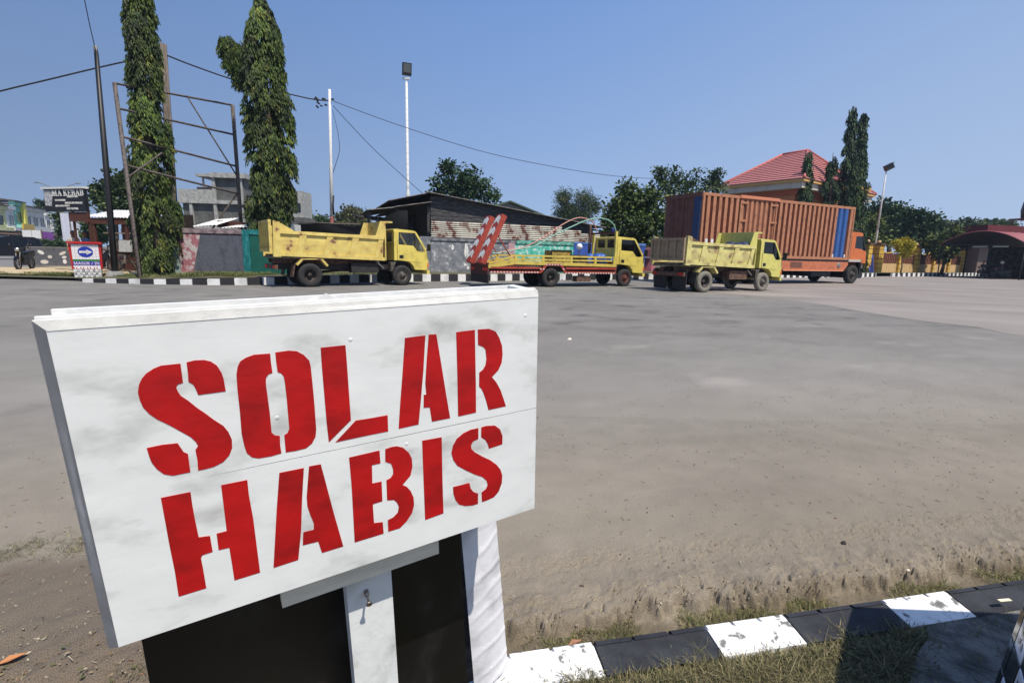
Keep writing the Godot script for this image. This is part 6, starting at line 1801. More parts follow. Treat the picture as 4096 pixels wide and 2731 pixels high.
func build_shop_row():
	var cols := [rgb(200, 206, 160), rgb(214, 218, 222), rgb(130, 190, 178), rgb(206, 208, 206), rgb(218, 220, 218), rgb(226, 224, 220)]
	var names := ["pale yellow green", "white", "mint green and yellow", "grey roofed white", "white balconied", "white and red fronted"]
	# each shop: left and right edge, height; the row runs away to the right
	var spots := [[Vector3(-64.134, 0.814, -62), Vector3(-65.434, 0.845, -66), 5.44654], [Vector3(-65.402, 0.846, -66), Vector3(-67.318, 0.848, -69), 5.63770], [Vector3(-67.284, 0.849, -69), Vector3(-68.893, 0.859, -72), 6.32552], [Vector3(-69.814, 0.853, -73), Vector3(-73.348, 0.88, -80), 5.99310], [Vector3(-74.225, 0.875, -81), Vector3(-75.197, 0.884, -83), 5.72299], [Vector3(-76.062, 0.879, -84), Vector3(-78.207, 0.892, -88), 5.71797]]
	for i in spots.size():
		var a: Vector3 = spots[i][0]
		var b: Vector3 = spots[i][1]
		var top: float = spots[i][2]
		a.y = 0
		b.y = 0
		var w := a.distance_to(b)
		var o := thing("shop_house", names[i] + " two storey shop house in the far row at left", "shop house", a, rad_to_deg(atan2(-(b.z - a.z), b.x - a.x)), "far row of shop houses")
		var m := mat("shop_%d" % i, cols[i], 0.8, "grime", Vector3.ONE * 0.3)
		part("wall", Shape.new().span(Vector3(0, 0, -9), Vector3(w - 0.05, top, 0)), m, o)
		part("parapet", Shape.new().span(Vector3(0, top, -0.4), Vector3(w - 0.05, top + 0.5, 0.25)), m, o)
		part("floor_band", Shape.new().span(Vector3(0, top * 0.52, 0.01), Vector3(w - 0.05, top * 0.6, 0.7)), mats["white_paint"] if i % 2 else m, o)
		part("shop_front", Shape.new().span(Vector3(0.3, 0, 0.02), Vector3(w - 0.35, top * 0.42, 0.1)), mat("shop_dark", rgb(50, 50, 54), 0.6), o)
		part("awning", Shape.new().hexa_return([Vector3(0, top * 0.43, 1.6), Vector3(w - 0.05, top * 0.43, 1.6), Vector3(w - 0.05, top * 0.47, 0.02), Vector3(0, top * 0.47, 0.02), Vector3(0, top * 0.44, 1.6), Vector3(w - 0.05, top * 0.44, 1.6), Vector3(w - 0.05, top * 0.49, 0.02), Vector3(0, top * 0.49, 0.02)]), mats["rusty_brown"], o)
		var n := maxi(1, int(w / 2.4))
		for k in n:
			var x := (k + 0.15) * w / n
			window_hole(o, x, x + w / n * 0.7, top * 0.63, top * 0.88, 0.02, m, mats["dark_window"], 1)
		if i in [0, 2, 3]:
			part("roof", Shape.new().hexa_return([Vector3(-0.3, top + 0.52, 0.5), Vector3(w, top + 0.52, 0.5), Vector3(w, top + 0.5, -9), Vector3(-0.3, top + 0.5, -9), Vector3(-0.3, top + 0.62, 0.5), Vector3(w, top + 0.62, 0.5), Vector3(w, top + 1.6, -9), Vector3(-0.3, top + 1.6, -9)]), mat("shop_roof", rgb(78, 74, 72), 0.8, "heavy", Vector3.ONE * 0.3), o)
		if i == 2:
			part("yellow_pier", Shape.new().span(Vector3(w - 1.0, 0, 0.0), Vector3(w - 0.05, top + 0.6, 0.4)), mat("pier_yellow", rgb(214, 206, 100), 0.7), o)
			part("shop_sign", Shape.new().span(Vector3(-0.6, top * 0.5, 0.8), Vector3(w + 0.2, top * 0.62, 0.95)), mat("sign_gold", rgb(206, 170, 60), 0.5), o)
	var bb := thing("twin_billboard", "pair of white billboard panels in a dark frame in front of the shop row", "billboard", Vector3(-53.003, 0.972, -56) * Vector3(1, 0, 1), 5)
	for x in [-0.93, 0.03]:
		part("panel", Shape.new().span(Vector3(x, 1.2, -0.1), Vector3(x + 0.88, 2.75, 0.0)), mats["white_paint"], bb)
	for x in [-0.98, -0.01, 0.96]:
		part("frame_post", Shape.new().span(Vector3(x - 0.05, 0, -0.15), Vector3(x + 0.05, 2.82, -0.1)), mats["rusty_brown"], bb)
	var pv := thing("purple_banner", "purple fading to white banner right of the twin billboard", "banner", Vector3(-52.542, 0.997, -57) * Vector3(1, 0, 1), 0)
	part("upper_sheet", Shape.new().span(Vector3(-1.0, 1.55, -0.05), Vector3(1.0, 2.6, 0.0)), mat("banner_purple", rgb(116, 70, 140), 0.7), pv)
	part("lower_sheet", Shape.new().span(Vector3(-0.9, 0.5, -0.05), Vector3(1.1, 1.54, 0.0)), mat("banner_lilac", rgb(196, 178, 206), 0.7), pv)
	for x in [-0.95, 0.95]:
		part("pole", Shape.new().span(Vector3(x - 0.03, 0, -0.12), Vector3(x + 0.03, 2.7, -0.06)), mats["grey_steel"], pv)
	var wb := thing("white_street_banners", "two white upright banners hanging behind the entrance sign", "banner", Vector3(-39.059, 1.117, -45) * Vector3(1, 0, 1), 8)
	for x in [-0.72, 0.06]:
		part("banner_sheet", Shape.new().span(Vector3(x, 1.4, -0.03), Vector3(x + 0.66, 4.0, 0)), mat("banner_white", rgb(206, 208, 220), 0.7, "clean", Vector3.ONE), wb)
	part("pole", Shape.new().span(Vector3(-0.03, 0, -0.1), Vector3(0.03, 4.1, -0.04)), mats["grey_steel"], wb)
	# double armed street lamp
	var lp := thing("double_street_lamp", "double armed grey street lamp rising behind the food sign", "street lamp", Vector3(-45.905, 1.07, -52) * Vector3(1, 0, 1))
	var y := 7.12460
	part("pole", Shape.new(true).tube([Vector3(0, 0, 0), Vector3(0, y - 0.8, 0)], [0.1, 0.06], 8), mats["grey_steel"], lp)
	for s in [-1.0, 1.0]:
		part("arm", Shape.new(true).tube([Vector3(0, y - 0.9, 0), Vector3(s * 0.8, y - 0.15, 0), Vector3(s * 1.9, y + 0.2, 0)], 0.04, 6), mats["grey_steel"], lp)
		part("lamp_head", Shape.new(true).ball(Vector3(s * 2.1, y + 0.22, 0), Vector3(0.3, 0.06, 0.12), 10), mats["grey_steel"], lp)


func tiled_face(root: Node3D, a: Vector3, b: Vector3, c: Vector3, d: Vector3, n: int, m: Material):   # eaves a to b, ridge d to c, laid in overlapping courses
	var s := Shape.new()
	var nrm := (b - a).cross(d - a).normalized() * 0.09
	for i in n:
		var t0 := float(i) / n
		var t1 := float(i + 1) / n
		var p := [a.lerp(d, t0), b.lerp(c, t0), b.lerp(c, t1), a.lerp(d, t1)]
		s.quad(p[0] + nrm, p[1] + nrm, p[2], p[3])
		s.quad(p[0], p[1], p[1] + nrm, p[0] + nrm)
	var o := part("roof_slope", s, m, root)
	o.set_meta("kind", "stuff")


func build_house():
	var o := thing("red_roofed_house", "orange rendered house with a big hipped red tile roof behind the box truck", "house", Vector3(25.4, 0, -46))
	var tile := mat("roof_tiles", Color.WHITE, 0.75, "roof_red", Vector3.ONE * 0.4)
	var dl := Vector3(-0.6, 0, -0.8)
	var dr := Vector3(0.8, 0, -0.6)
	var e := Vector3(0, 8.5, 0)
	var F := e
	var L := e + dl * 8.2
	var R := e + dr * 17
	var B := L + dr * 17
	var P1 := dl * 3.7 + dr * 8.2 + Vector3(0, 12.4, 0)
	var P0 := dl * 6.2 + dr * 8.2 + Vector3(0, 12.3, 0)
	tiled_face(o, L, F, P1, P0, 15, tile)
	tiled_face(o, F, R, P1, P1, 15, tile)
	tiled_face(o, R, B, P0, P1, 8, tile)
	tiled_face(o, B, L, P0, P0, 8, tile)
	var cap := mat("ridge_cap", rgb(176, 98, 92), 0.7)
	for q in [[F, P1], [P0, P1], [R, P1], [L, P0]]:
		part("ridge_cap", Shape.new(true).tube([q[0] + Vector3.UP * 0.08, q[1] + Vector3.UP * 0.08], 0.12, 6), cap, o)
	var org := mat("render_orange", rgb(196, 128, 88), 0.85, "clean", Vector3.ONE * 0.3)
	var pale := mat("eaves_white", rgb(204, 196, 186), 0.8, "grime", Vector3.ONE * 0.4)
	var gold := mat("eaves_gold", rgb(206, 160, 96), 0.7)
	var ring := func(called: String, inset: float, y0: float, y1: float, m: Material):
		var q := []
		for y in [y0, y1]:
			for p in [dl * inset + dr * inset, dr * (17 - inset) + dl * inset, dr * (17 - inset) + dl * (8.2 - inset), dr * inset + dl * (8.2 - inset)]:
				q.append(p + Vector3(0, y, 0))
		part(called, Shape.new().hexa_return(q), m, o)
	ring.call("eaves_board", 0.02, 8.28, 8.48, gold)
	ring.call("eaves_soffit", 0.25, 7.75, 8.279, pale)
	ring.call("cornice", 0.9, 7.3, 7.749, mat("cornice_brown", rgb(170, 96, 70), 0.8))
	ring.call("wall", 1.1, 0.0, 7.299, org)
	# lower wing with its own roof at right
	var wing := thing("house_wing", "right wing of the red roofed house with an orange parapet behind the conical trees", "house", Vector3(33.0, 0, -50.5))
	part("wall", Shape.new().span(Vector3(-2, 0, -6), Vector3(0.7, 8.0, 0)), org, wing)
	part("parapet", Shape.new().span(Vector3(-2.3, 8.01, -6.3), Vector3(1.2, 8.5, 0.4)), gold, wing)
	part("parapet", Shape.new().span(Vector3(-2.1, 8.51, -6.1), Vector3(0.6, 9.0, 0.1)), gold, wing)
	tiled_face(wing, Vector3(-4.2, 9.01, 0.2), Vector3(0.2, 9.01, 0.2), Vector3(-1.6, 11.2, -3), Vector3(-4.2, 11.2, -3), 12, tile)
	tiled_face(wing, Vector3(0.2, 9.01, 0.2), Vector3(0.2, 9.01, -6.2), Vector3(-1.6, 11.2, -3), Vector3(-1.6, 11.2, -3), 12, tile)


func build_gate_and_fence():
	var yel := mat("pillar_yellow", rgb(206, 168, 72), 0.75, "grime", Vector3.ONE * 0.6)
	var joint := mat("pillar_joint", rgb(80, 56, 32), 0.9)
	var brick := mat("panel_brown", rgb(124, 74, 52), 0.85, "heavy", Vector3.ONE * 0.6)
	var cream := mat("plinth_cream", rgb(206, 172, 120), 0.8, "grime", Vector3.ONE * 0.5)
	var o := thing("yellow_fence", "yellow pillared fence with brown panels on cream plinths at right", "fence", Vector3(35.0, 0.3, -50.4), 33.5)
	# metres along the fence: pillar, width, height
	var piers := [[-0.4, 0.8, 2.75], [2.1, 1.1, 2.75], [6.9, 0.5, 1.9], [11.8, 0.9, 2.75], [16.6, 0.5, 1.9], [21.5, 0.6, 1.9], [26.5, 0.9, 2.75], [32.0, 0.5, 1.9]]
	for i in piers.size():
		var p: Array = piers[i]
		var pier := part("pillar", Shape.new().span(Vector3(p[0] - p[1] / 2, 0, -0.45), Vector3(p[0] + p[1] / 2, p[2], 0.35)), yel, o)
		var y := 0.45
		while y < p[2]:
			part("joint", Shape.new().span(Vector3(p[0] - p[1] / 2 - 0.004, y - 0.025, -0.454), Vector3(p[0] + p[1] / 2 + 0.004, y + 0.025, 0.354)), joint, pier)
			y += 0.47
		if p[2] > 2:
			part("cap", Shape.new().span(Vector3(p[0] - p[1] / 2 - 0.1, p[2], -0.55), Vector3(p[0] + p[1] / 2 + 0.1, p[2] + 0.14, 0.45)), mats["rusty_brown"], pier)
			part("finial", Shape.new(true).ball(Vector3(p[0], p[2] + 0.3, 0), Vector3(0.18, 0.18, 0.18), 10), mat("finial_pale", rgb(196, 160, 120), 0.8), pier)
		if i > 0 and i < piers.size() - 1:
			var q: Array = piers[i + 1]
			var x0: float = p[0] + p[1] / 2 + 0.01
			var x1: float = q[0] - q[1] / 2 - 0.01
			part("plinth", Shape.new().span(Vector3(x0, 0, -0.25), Vector3(x1, 0.95, 0.15)), cream, o)
			part("panel", Shape.new().span(Vector3(x0, 0.951, -0.2), Vector3(x1, 2.0, 0.05)), brick, o)
			var n := int((x1 - x0) / 0.4)
			for k in n:
				var x := lerpf(x0, x1, (k + 0.5) / n)
				part("panel_bar", Shape.new().span(Vector3(x - 0.05, 0.96, 0.05), Vector3(x + 0.05, 1.95, 0.09)), brick, o)
			part("scroll", Shape.new(true).tube([Vector3(x0, 2.3, -0.1), Vector3(lerpf(x0, x1, 0.2), 2.1, -0.1), Vector3(lerpf(x0, x1, 0.5), 2.02, -0.1), Vector3(lerpf(x0, x1, 0.8), 2.1, -0.1), Vector3(x1, 2.3, -0.1)], 0.06, 6), yel, o)


func build_canopy():
	# barrel roofed carport at right; local x runs along the barrel
	var deg := 24.0
	var o := thing("arched_carport", "arched dark carport with a faded red barrel roof at far right", "carport", Vector3(45.439, 2.715, -49.9) * Vector3(1, 0, 1), deg)
	var red := mat("carport_red", rgb(168, 96, 100), 0.6, "grime", Vector3.ONE * 0.3)
	var half := 3.35
	var len := 15.0
	var s := Shape.new(true)
	var under := Shape.new(true)
	var arc := []
	for i in 17:
		var k := i / 8.0 - 1.0
		arc.append(Vector2(k * half, 3.3 + 1.25 * (1.0 - k * k)))
	for i in 16:
		var a: Vector2 = arc[i]
		var b: Vector2 = arc[i + 1]
		s.quad(Vector3(0, a.y + 0.05, a.x), Vector3(0, b.y + 0.05, b.x), Vector3(len, b.y + 0.05, b.x), Vector3(len, a.y + 0.05, a.x))
		s.quad(Vector3(0, a.y, a.x), Vector3(0, b.y, b.x), Vector3(0, b.y + 0.05, b.x), Vector3(0, a.y + 0.05, a.x))
		under.quad(Vector3(0, b.y, b.x), Vector3(0, a.y, a.x), Vector3(len, a.y, a.x), Vector3(len, b.y, b.x))
	part("barrel_roof", s, red, o)
	part("roof_lining", under, mat("lining_dark", rgb(52, 44, 42), 0.9), o)
	for z in [-half + 0.1, half - 0.1]:
		for x in [0.2, 5.0, 10.0, 14.8]:
			part("post", Shape.new(true).tube([Vector3(x, 0, z), Vector3(x, 3.32, z)], 0.06, 8), mats["dark_steel"], o)
		part("eaves_beam", Shape.new().span(Vector3(0.02, 3.2, z - 0.05), Vector3(len, 3.3, z + 0.05)), mats["dark_steel"], o)
	for x in [0.1, 5.0, 10.0]:
		part("tie_beam", Shape.new().span(Vector3(x - 0.04, 3.22, -half + 0.2), Vector3(x + 0.04, 3.3, half - 0.2)), mats["dark_steel"], o)
	for z in [-1.2, 0.4]:
		part("tube_light", Shape.new().span(Vector3(1.5, 3.05, z - 0.06), Vector3(1.6, 3.18, z + 1.1)), mat("tube_pale", rgb(170, 190, 184), 0.5), o)
	part("added_back_screen", Shape.new().span(Vector3(9.0, 0, -half + 0.2), Vector3(9.1, 3.2, half - 0.2)), mat("screen_dim", rgb(92, 92, 88), 0.9, "heavy", Vector3.ONE * 0.5), o)  # added walls, there to keep the space under the roof dark
	part("added_near_screen", Shape.new().span(Vector3(3.0, 0.0, half - 0.6), Vector3(9.0, 2.9, half - 0.5)), mats["screen_dim"], o)  # added on this side too, to darken the carport
	# red shop behind
	var b := thing("red_station_building", "dark red building with pale letters RO on its fascia behind the carport", "building", Vector3(56.972, 3.067, -62) * Vector3(1, 0, 1), 12)
	var dk := mat("fascia_red", rgb(104, 30, 34), 0.6, "grime", Vector3.ONE * 0.4)
	part("wall", Shape.new().span(Vector3(1.0, 0, -8), Vector3(24, 4.0, -1.2)), mat("wall_shop", rgb(120, 104, 96), 0.8), b)
	part("fascia", Shape.new().span(Vector3(0, 4.0, -8), Vector3(25, 6.1, 0)), dk, b)
	words("RO", 1.0, "Droid Sans", mat("letter_dim", rgb(150, 110, 106), 0.6), b, Transform3D(Basis(), Vector3(4.55, 4.85, 0.01)))
	# red water tower
	var wt := thing("water_tower", "red steel water tower with a dark tank at the right edge", "water tower", Vector3(75.761, 3.597, -76) * Vector3(1, 0, 1), 10)
	var rd := mat("tower_red", rgb(120, 40, 56), 0.6)
	var y := 7.99514
	for x in [-1.6, 1.6]:
		for z in [-1.6, 1.6]:
			part("leg", Shape.new(true).tube([Vector3(x * 1.15, 0, z * 1.15), Vector3(x * 0.8, y, z * 0.8)], 0.09, 6), rd, wt)
		part("brace", Shape.new(true).tube([Vector3(x * 1.0, y - 4, -1.5), Vector3(x * 0.8, y, 1.3)], 0.05, 6), rd, wt)
		part("brace", Shape.new(true).tube([Vector3(x * 1.0, y - 4, 1.6), Vector3(-x * 0.8, y, 1.3)], 0.05, 6), rd, wt)
	part("platform", Shape.new().span(Vector3(-1.6, y, -1.6), Vector3(1.6, y + 0.2, 1.6)), rd, wt)
	for x in [-1.5, 1.5]:
		part("rail", Shape.new(true).tube([Vector3(x, y + 0.2, 1.5), Vector3(x, y + 3.0, 1.5), Vector3(x * 0.3, y + 3.2, 1.5)], 0.05, 6), rd, wt)
	part("tank", Shape.new(true).lathe([Vector2(0, y + 0.25), Vector2(1.0, y + 0.3), Vector2(1.15, y + 1.4), Vector2(1.0, y + 2.6), Vector2(0.4, y + 3.0), Vector2(0, y + 3.0)], 18), mat("tank_maroon", rgb(70, 34, 44), 0.5), wt)


# ---------------------------------------------------------------- poles and cables
func build_poles():
	var a: Vector3 = Vector3(-16.536, 8.701, -21.2)
	var bp := thing("black_pole", "thin black steel pole in a concrete block left of the tall trees", "pole", Vector3(-15.63300, 0.12, -19.77260))
	var p := bp.position
	part("pole_shaft", Shape.new(true).tube([Vector3.ZERO, (a - p) * 0.55, a - p], [0.115, 0.1, 0.075], 10), mats["black_plastic"], bp)
	part("pole_head", Shape.new(true).tube([a - p, a - p + Vector3(-0.02, 0.26, 0)], 0.07, 8), mats["grey_steel"], bp)
	part("footing", Shape.new().hexa_return([Vector3(-0.24, -0.1, 0.2), Vector3(0.22, -0.1, 0.2), Vector3(0.22, -0.1, -0.2), Vector3(-0.24, -0.1, -0.2), Vector3(-0.2, 0.2, 0.16), Vector3(0.18, 0.18, 0.16), Vector3(0.18, 0.18, -0.16), Vector3(-0.2, 0.2, -0.16)]), mats["concrete"], bp)
	var top: Vector3 = Vector3(-15.729, 10.107, -24)
	var wp := thing("wooden_pole", "weathered wooden power pole right beside the left hand tall tree", "pole", Vector3(-15.99511, 0.15, -24))
	part("pole_shaft", Shape.new(true).tube([Vector3.ZERO, top - wp.position], [0.19, 0.15], 12), mats["pole_wood"], wp)
	var wt: Vector3 = Vector3(-10.427, 10.077, -29.7)
	var up := thing("utility_pole", "white utility pole with a red foot and a tangle of cable clamps", "pole", Vector3(-10.632, 1.305, -29.7) * Vector3(1, 0, 1) + Vector3(0, 0.3, 0))
	var d := wt - up.position
	var red := mat("pole_red", rgb(142, 66, 62), 0.6, "heavy", Vector3.ONE)
	part("red_foot", Shape.new(true).tube([Vector3.ZERO, d * 0.30], [0.12, 0.105], 10), red, up)
	part("white_shaft", Shape.new(true).tube([d * 0.301, d * 0.6, d * 0.62, d], [0.1, 0.09, 0.075, 0.075], 10), mats["white_paint"], up)
	var cl := Shape.new()
	for q in [[-0.3, 0.945, 0.12], [-0.7, 0.945, 0.16], [-0.62, 0.925, 0.1], [-0.2, 0.915, 0.08], [-0.45, 0.91, 0.07], [0.18, 0.945, 0.09], [-0.68, 0.905, 0.1]]:
		cl.box(d * q[1] + Vector3(q[0], 0, 0.06), Vector3(q[2] * 1.6, q[2], 0.08), Basis(Vector3.BACK, q[0]))
	part("cable_clamps", cl, mats["cable"], up)
	var cond := Shape.new(true)
	cond.tube([d * 0.3 + Vector3(0.14, 0.1, 0.05), d * 0.36 + Vector3(0.1, 0, 0.05), d * 0.42 + Vector3(0.14, 0, 0.05)], 0.05, 6)
	part("meter_box", cond, mats["cable"], up)
	# flood lamps
	var lt: Vector3 = Vector3(-7.043, 11.922, -34)
	var f := thing("flood_lamp", "tall white lamp post with a square black floodlight, brown at the foot", "lamp post", Vector3(-7.05278, 0.3, -34))
	var e := lt - f.position
	part("brown_foot", Shape.new(true).tube([Vector3.ZERO, e * 0.255], [0.13, 0.125], 10), mat("pole_brown", rgb(120, 78, 72), 0.6), f)
	part("white_shaft", Shape.new(true).tube([e * 0.256, e * 0.42, e * 0.43, e], [0.125, 0.12, 0.09, 0.08], 10), mats["white_paint"], f)
	part("lamp_bracket", Shape.new().box(e + Vector3(0, 0.15, 0.05), Vector3(0.45, 0.1, 0.12)), mats["white_paint"], f)
	var head := part("lamp_head", Shape.new().box(Vector3.ZERO, Vector3(0.56, 0.72, 0.28)), mats["black_plastic"], f)
	head.transform = Transform3D(Basis(Vector3.UP, 0.35) * Basis(Vector3.RIGHT, 0.25), e + Vector3(0.05, 0.68, 0.1))
	part("lamp_glass", Shape.new().box(Vector3(0, 0.06, 0.142), Vector3(0.46, 0.5, 0.006)), mat("lamp_glass", rgb(96, 100, 100), 0.15), head)
	var rt: Vector3 = Vector3(36.748, 10.346, -52)
	var g := thing("flood_lamp", "slim lamp post with a small floodlight beside the yellow gate pillars", "lamp post", Vector3(36.67331, 0.3, -52))
	e = rt - g.position
	part("dark_foot", Shape.new(true).tube([Vector3.ZERO, e * 0.42], [0.12, 0.11], 8), mats["grey_steel"], g)
	part("white_shaft", Shape.new(true).tube([e * 0.421, e], [0.09, 0.055], 8), mats["white_paint"], g)
	head = part("lamp_head", Shape.new().box(Vector3.ZERO, Vector3(0.75, 0.5, 0.45)), mats["black_plastic"], g)
	head.transform = Transform3D(Basis(Vector3.BACK, 0.5), e + Vector3(0.2, 0.3, 0))
	part("lamp_hood", Shape.new().box(Vector3(0, 0.27, 0.1), Vector3(0.8, 0.04, 0.6)), mats["black_plastic"], head)
	# globe lamp behind the flatbed truck
	var gp: Vector3 = Vector3(3.356, 1.78, -26.2)
	var gl := thing("globe_lamp", "white globe lamp on a short dark post behind the flatbed truck", "lamp", Vector3(gp.x, 0.33, gp.z))
	part("post", Shape.new(true).tube([Vector3.ZERO, Vector3(0, gp.y - 0.55, 0)], 0.03, 8), mats["black_plastic"], gl)
	part("globe", Shape.new(true).ball(Vector3(0, gp.y - 0.33, 0), Vector3.ONE * 0.155, 18), mat("globe_white", rgb(236, 236, 232), 0.3), gl)
	# empty billboard frame
	var fr := thing("billboard_frame", "rusty empty billboard frame of pipes around the left hand tall tree", "billboard frame", Vector3(-13.751, 0.15, -18.553))
	var o := fr.position
	var pipe := mat("frame_pipe", rgb(104, 94, 88), 0.7, "heavy", Vector3.ONE * 1.5)
	var L := func(px: Vector3) -> Vector3: return px - o
	var l0 := Vector3.ZERO
	var l1: Vector3 = Vector3(-15.718, 7.529, -20.9) - o
	var r0: Vector3 = Vector3(-12.947, 1.387, -24.3) * Vector3(1, 0, 1) + Vector3(0, 0.2, 0) - o
	var r1: Vector3 = Vector3(-12.986, 7.718, -24.3) - o
	part("leg", Shape.new(true).tube([l0, l1], 0.075, 8), pipe, fr)
	part("leg", Shape.new(true).tube([r0, r1], 0.085, 8), pipe, fr)
	for q in [[1.0, 1.0], [0.865, 0.83], [0.715, 0.645], [0.565, 0.48]]:
		part("cross_bar", Shape.new(true).tube([l0.lerp(l1, q[0]), r0.lerp(r1, q[1])], 0.045, 6), pipe, fr)
	part("brace", Shape.new(true).tube([l0.lerp(l1, 1.0).lerp(r1, 0.58), r0.lerp(r1, 0.58)], 0.035, 6), pipe, fr)
	part("brace", Shape.new(true).tube([l0.lerp(l1, 0.5), l0.lerp(l1, 0.66).lerp(r0.lerp(r1, 0.66), 0.3)], 0.035, 6), pipe, fr)
	part("brace", Shape.new(true).tube([r0.lerp(r1, 0.5), r0.lerp(r1, 0.14) + Vector3(-2.0, 0, 0.2)], 0.045, 6), pipe, fr)
	part("brace", Shape.new(true).tube([r0.lerp(r1, 0.42), r0.lerp(r1, 0.1) + Vector3(1.3, 0.8, -1)], 0.045, 6), pipe, fr)
	# cables
	var cable := func(called: String, label: String, pts: Array, r: float, m: Material):
		var c := thing(called, label, "cable", pts[0])
		var cv := Curve3D.new()
		for q in pts:
			cv.add_point(q - pts[0])
		for i in range(1, pts.size() - 1):
			var tn: Vector3 = (pts[i + 1] - pts[i - 1]) / 6
			cv.set_point_in(i, -tn)
			cv.set_point_out(i, tn)
		cv.bake_interval = 0.6
		part("strand", Shape.new(true).tube(Array(cv.get_baked_points()), r, 5), m, c)
	var blk: Material = mats["cable"]
	cable.call("power_cable", "thick black cable from the left edge of the sky to the wooden pole", [Vector3(-23.456, 6.63, -21.5), Vector3(-21.307, 7.449, -22), Vector3(-19.702, 8.135, -22.6), Vector3(-18.278, 8.778, -23.2), Vector3(-17.189, 9.22, -23.6), Vector3(-15.827, 9.63, -23.9)], 0.032, blk)
	cable.call("power_cable", "thick black cable from the wooden pole down past the right hand tall tree", [Vector3(-15.563, 9.641, -24), Vector3(-15.098, 9.619, -25.2), Vector3(-13.867, 9.487, -26.8), Vector3(-11.9, 9.413, -28.6), Vector3(-11.076, 9.417, -29.3), Vector3(-10.45, 9.492, -29.7)], 0.035, blk)
	var thin := mat("thin_cable", rgb(70, 82, 110), 0.6)
	cable.call("power_cable", "thin cable from the white utility pole right across the sky to the far trees", [Vector3(-10.215, 9.471, -29.7), Vector3(-6.754, 8.721, -32), Vector3(-1.915, 7.929, -35), Vector3(3.469, 7.706, -39), Vector3(8.376, 7.83, -43), Vector3(12.991, 8.304, -47)], 0.022, thin)
	cable.call("power_cable", "thin cable from the white utility pole down to the warehouse roof", [Vector3(-10.266, 9.235, -29.7), Vector3(-8.466, 7.264, -31.5), Vector3(-6.087, 5.118, -34)], 0.02, thin)
	cable.call("slack_cable", "slack loop of cable hanging down the white utility pole", [Vector3(-10.268, 8.973, -29.6), Vector3(-10.006, 7.794, -29.6), Vector3(-9.956, 6.862, -29.6), Vector3(-10.165, 6.184, -29.6), Vector3(-10.37, 5.637, -29.6)], 0.018, thin)
	cable.call("guy_wire", "thin stay wire running up from the black pole's top out of the picture", [Vector3(-16.536, 8.701, -21.2), Vector3(-15.721, 9.185, -20), Vector3(-15.039, 9.775, -19), Vector3(-14.377, 10.497, -18)], 0.016, thin)


# ---------------------------------------------------------------- trees
func hanging_twig(seed_: int, n: int) -> ArrayMesh:   # a drooping twig of long wavy leaves, about one metre
	rng.seed = seed_
	var s := Shape.new()
	for i in n:
		var t := i / float(n)
		var o := Vector3(0.32 * sin(t * 1.7), 0.05 - t * t * 0.55, 0.0) + Vector3(rng.randf_range(-0.08, 0.08), rng.randf_range(-0.08, 0.08), rng.randf_range(-0.16, 0.16))
		var d := Vector3(rng.randf_range(-0.1, 0.5), -1.0, rng.randf_range(-0.45, 0.45)).normalized()
		var len := rng.randf_range(0.24, 0.38)
		var side := d.cross(Vector3(rng.randf_range(-1, 1), 0.2, rng.randf_range(-1, 1))).normalized() * len * 0.15
		var nrm := d.cross(side).normalized() * len * 0.07
		s.tint(Color.WHITE * rng.randf_range(0.7, 1.2))
		var m1 := o + d * len * 0.35 + nrm
		var m2 := o + d * len * 0.7 - nrm * 0.5
		s.quad(o, m1 - side, m2 - side * 0.7, m2)
		s.quad(o, m2, m2 + side * 0.7, m1 + side)
		s.tri(m2 - side * 0.7, o + d * len, m2)
		s.tri(m2, o + d * len, m2 + side * 0.7)
	return s.done()


func leaf_spray(seed_: int, n: int, size: float, wide: float, droop: float) -> ArrayMesh:
	rng.seed = seed_
	var s := Shape.new()
	for i in n:
		var o := Vector3(rng.randfn(), rng.randfn() * 0.8, rng.randfn()) * 0.24
		var d := (o + Vector3(rng.randf_range(-0.3, 0.3), rng.randf_range(-0.3, 0.3) - droop, rng.randf_range(-0.3, 0.3))).normalized()
		var len := size * rng.randf_range(0.7, 1.25)
		var side := d.cross(Vector3(rng.randf_range(-1, 1), rng.randf_range(0.4, 1.4), rng.randf_range(-1, 1))).normalized() * len * wide
		var up := side.cross(d).normalized() * len * 0.1
		s.tint(Color.WHITE * rng.randf_range(0.7, 1.25))
		s.quad(o, o + d * len * 0.5 - side + up, o + d * len, o + d * len * 0.5)
		s.quad(o, o + d * len * 0.5, o + d * len, o + d * len * 0.5 + side + up)
	return s.done()


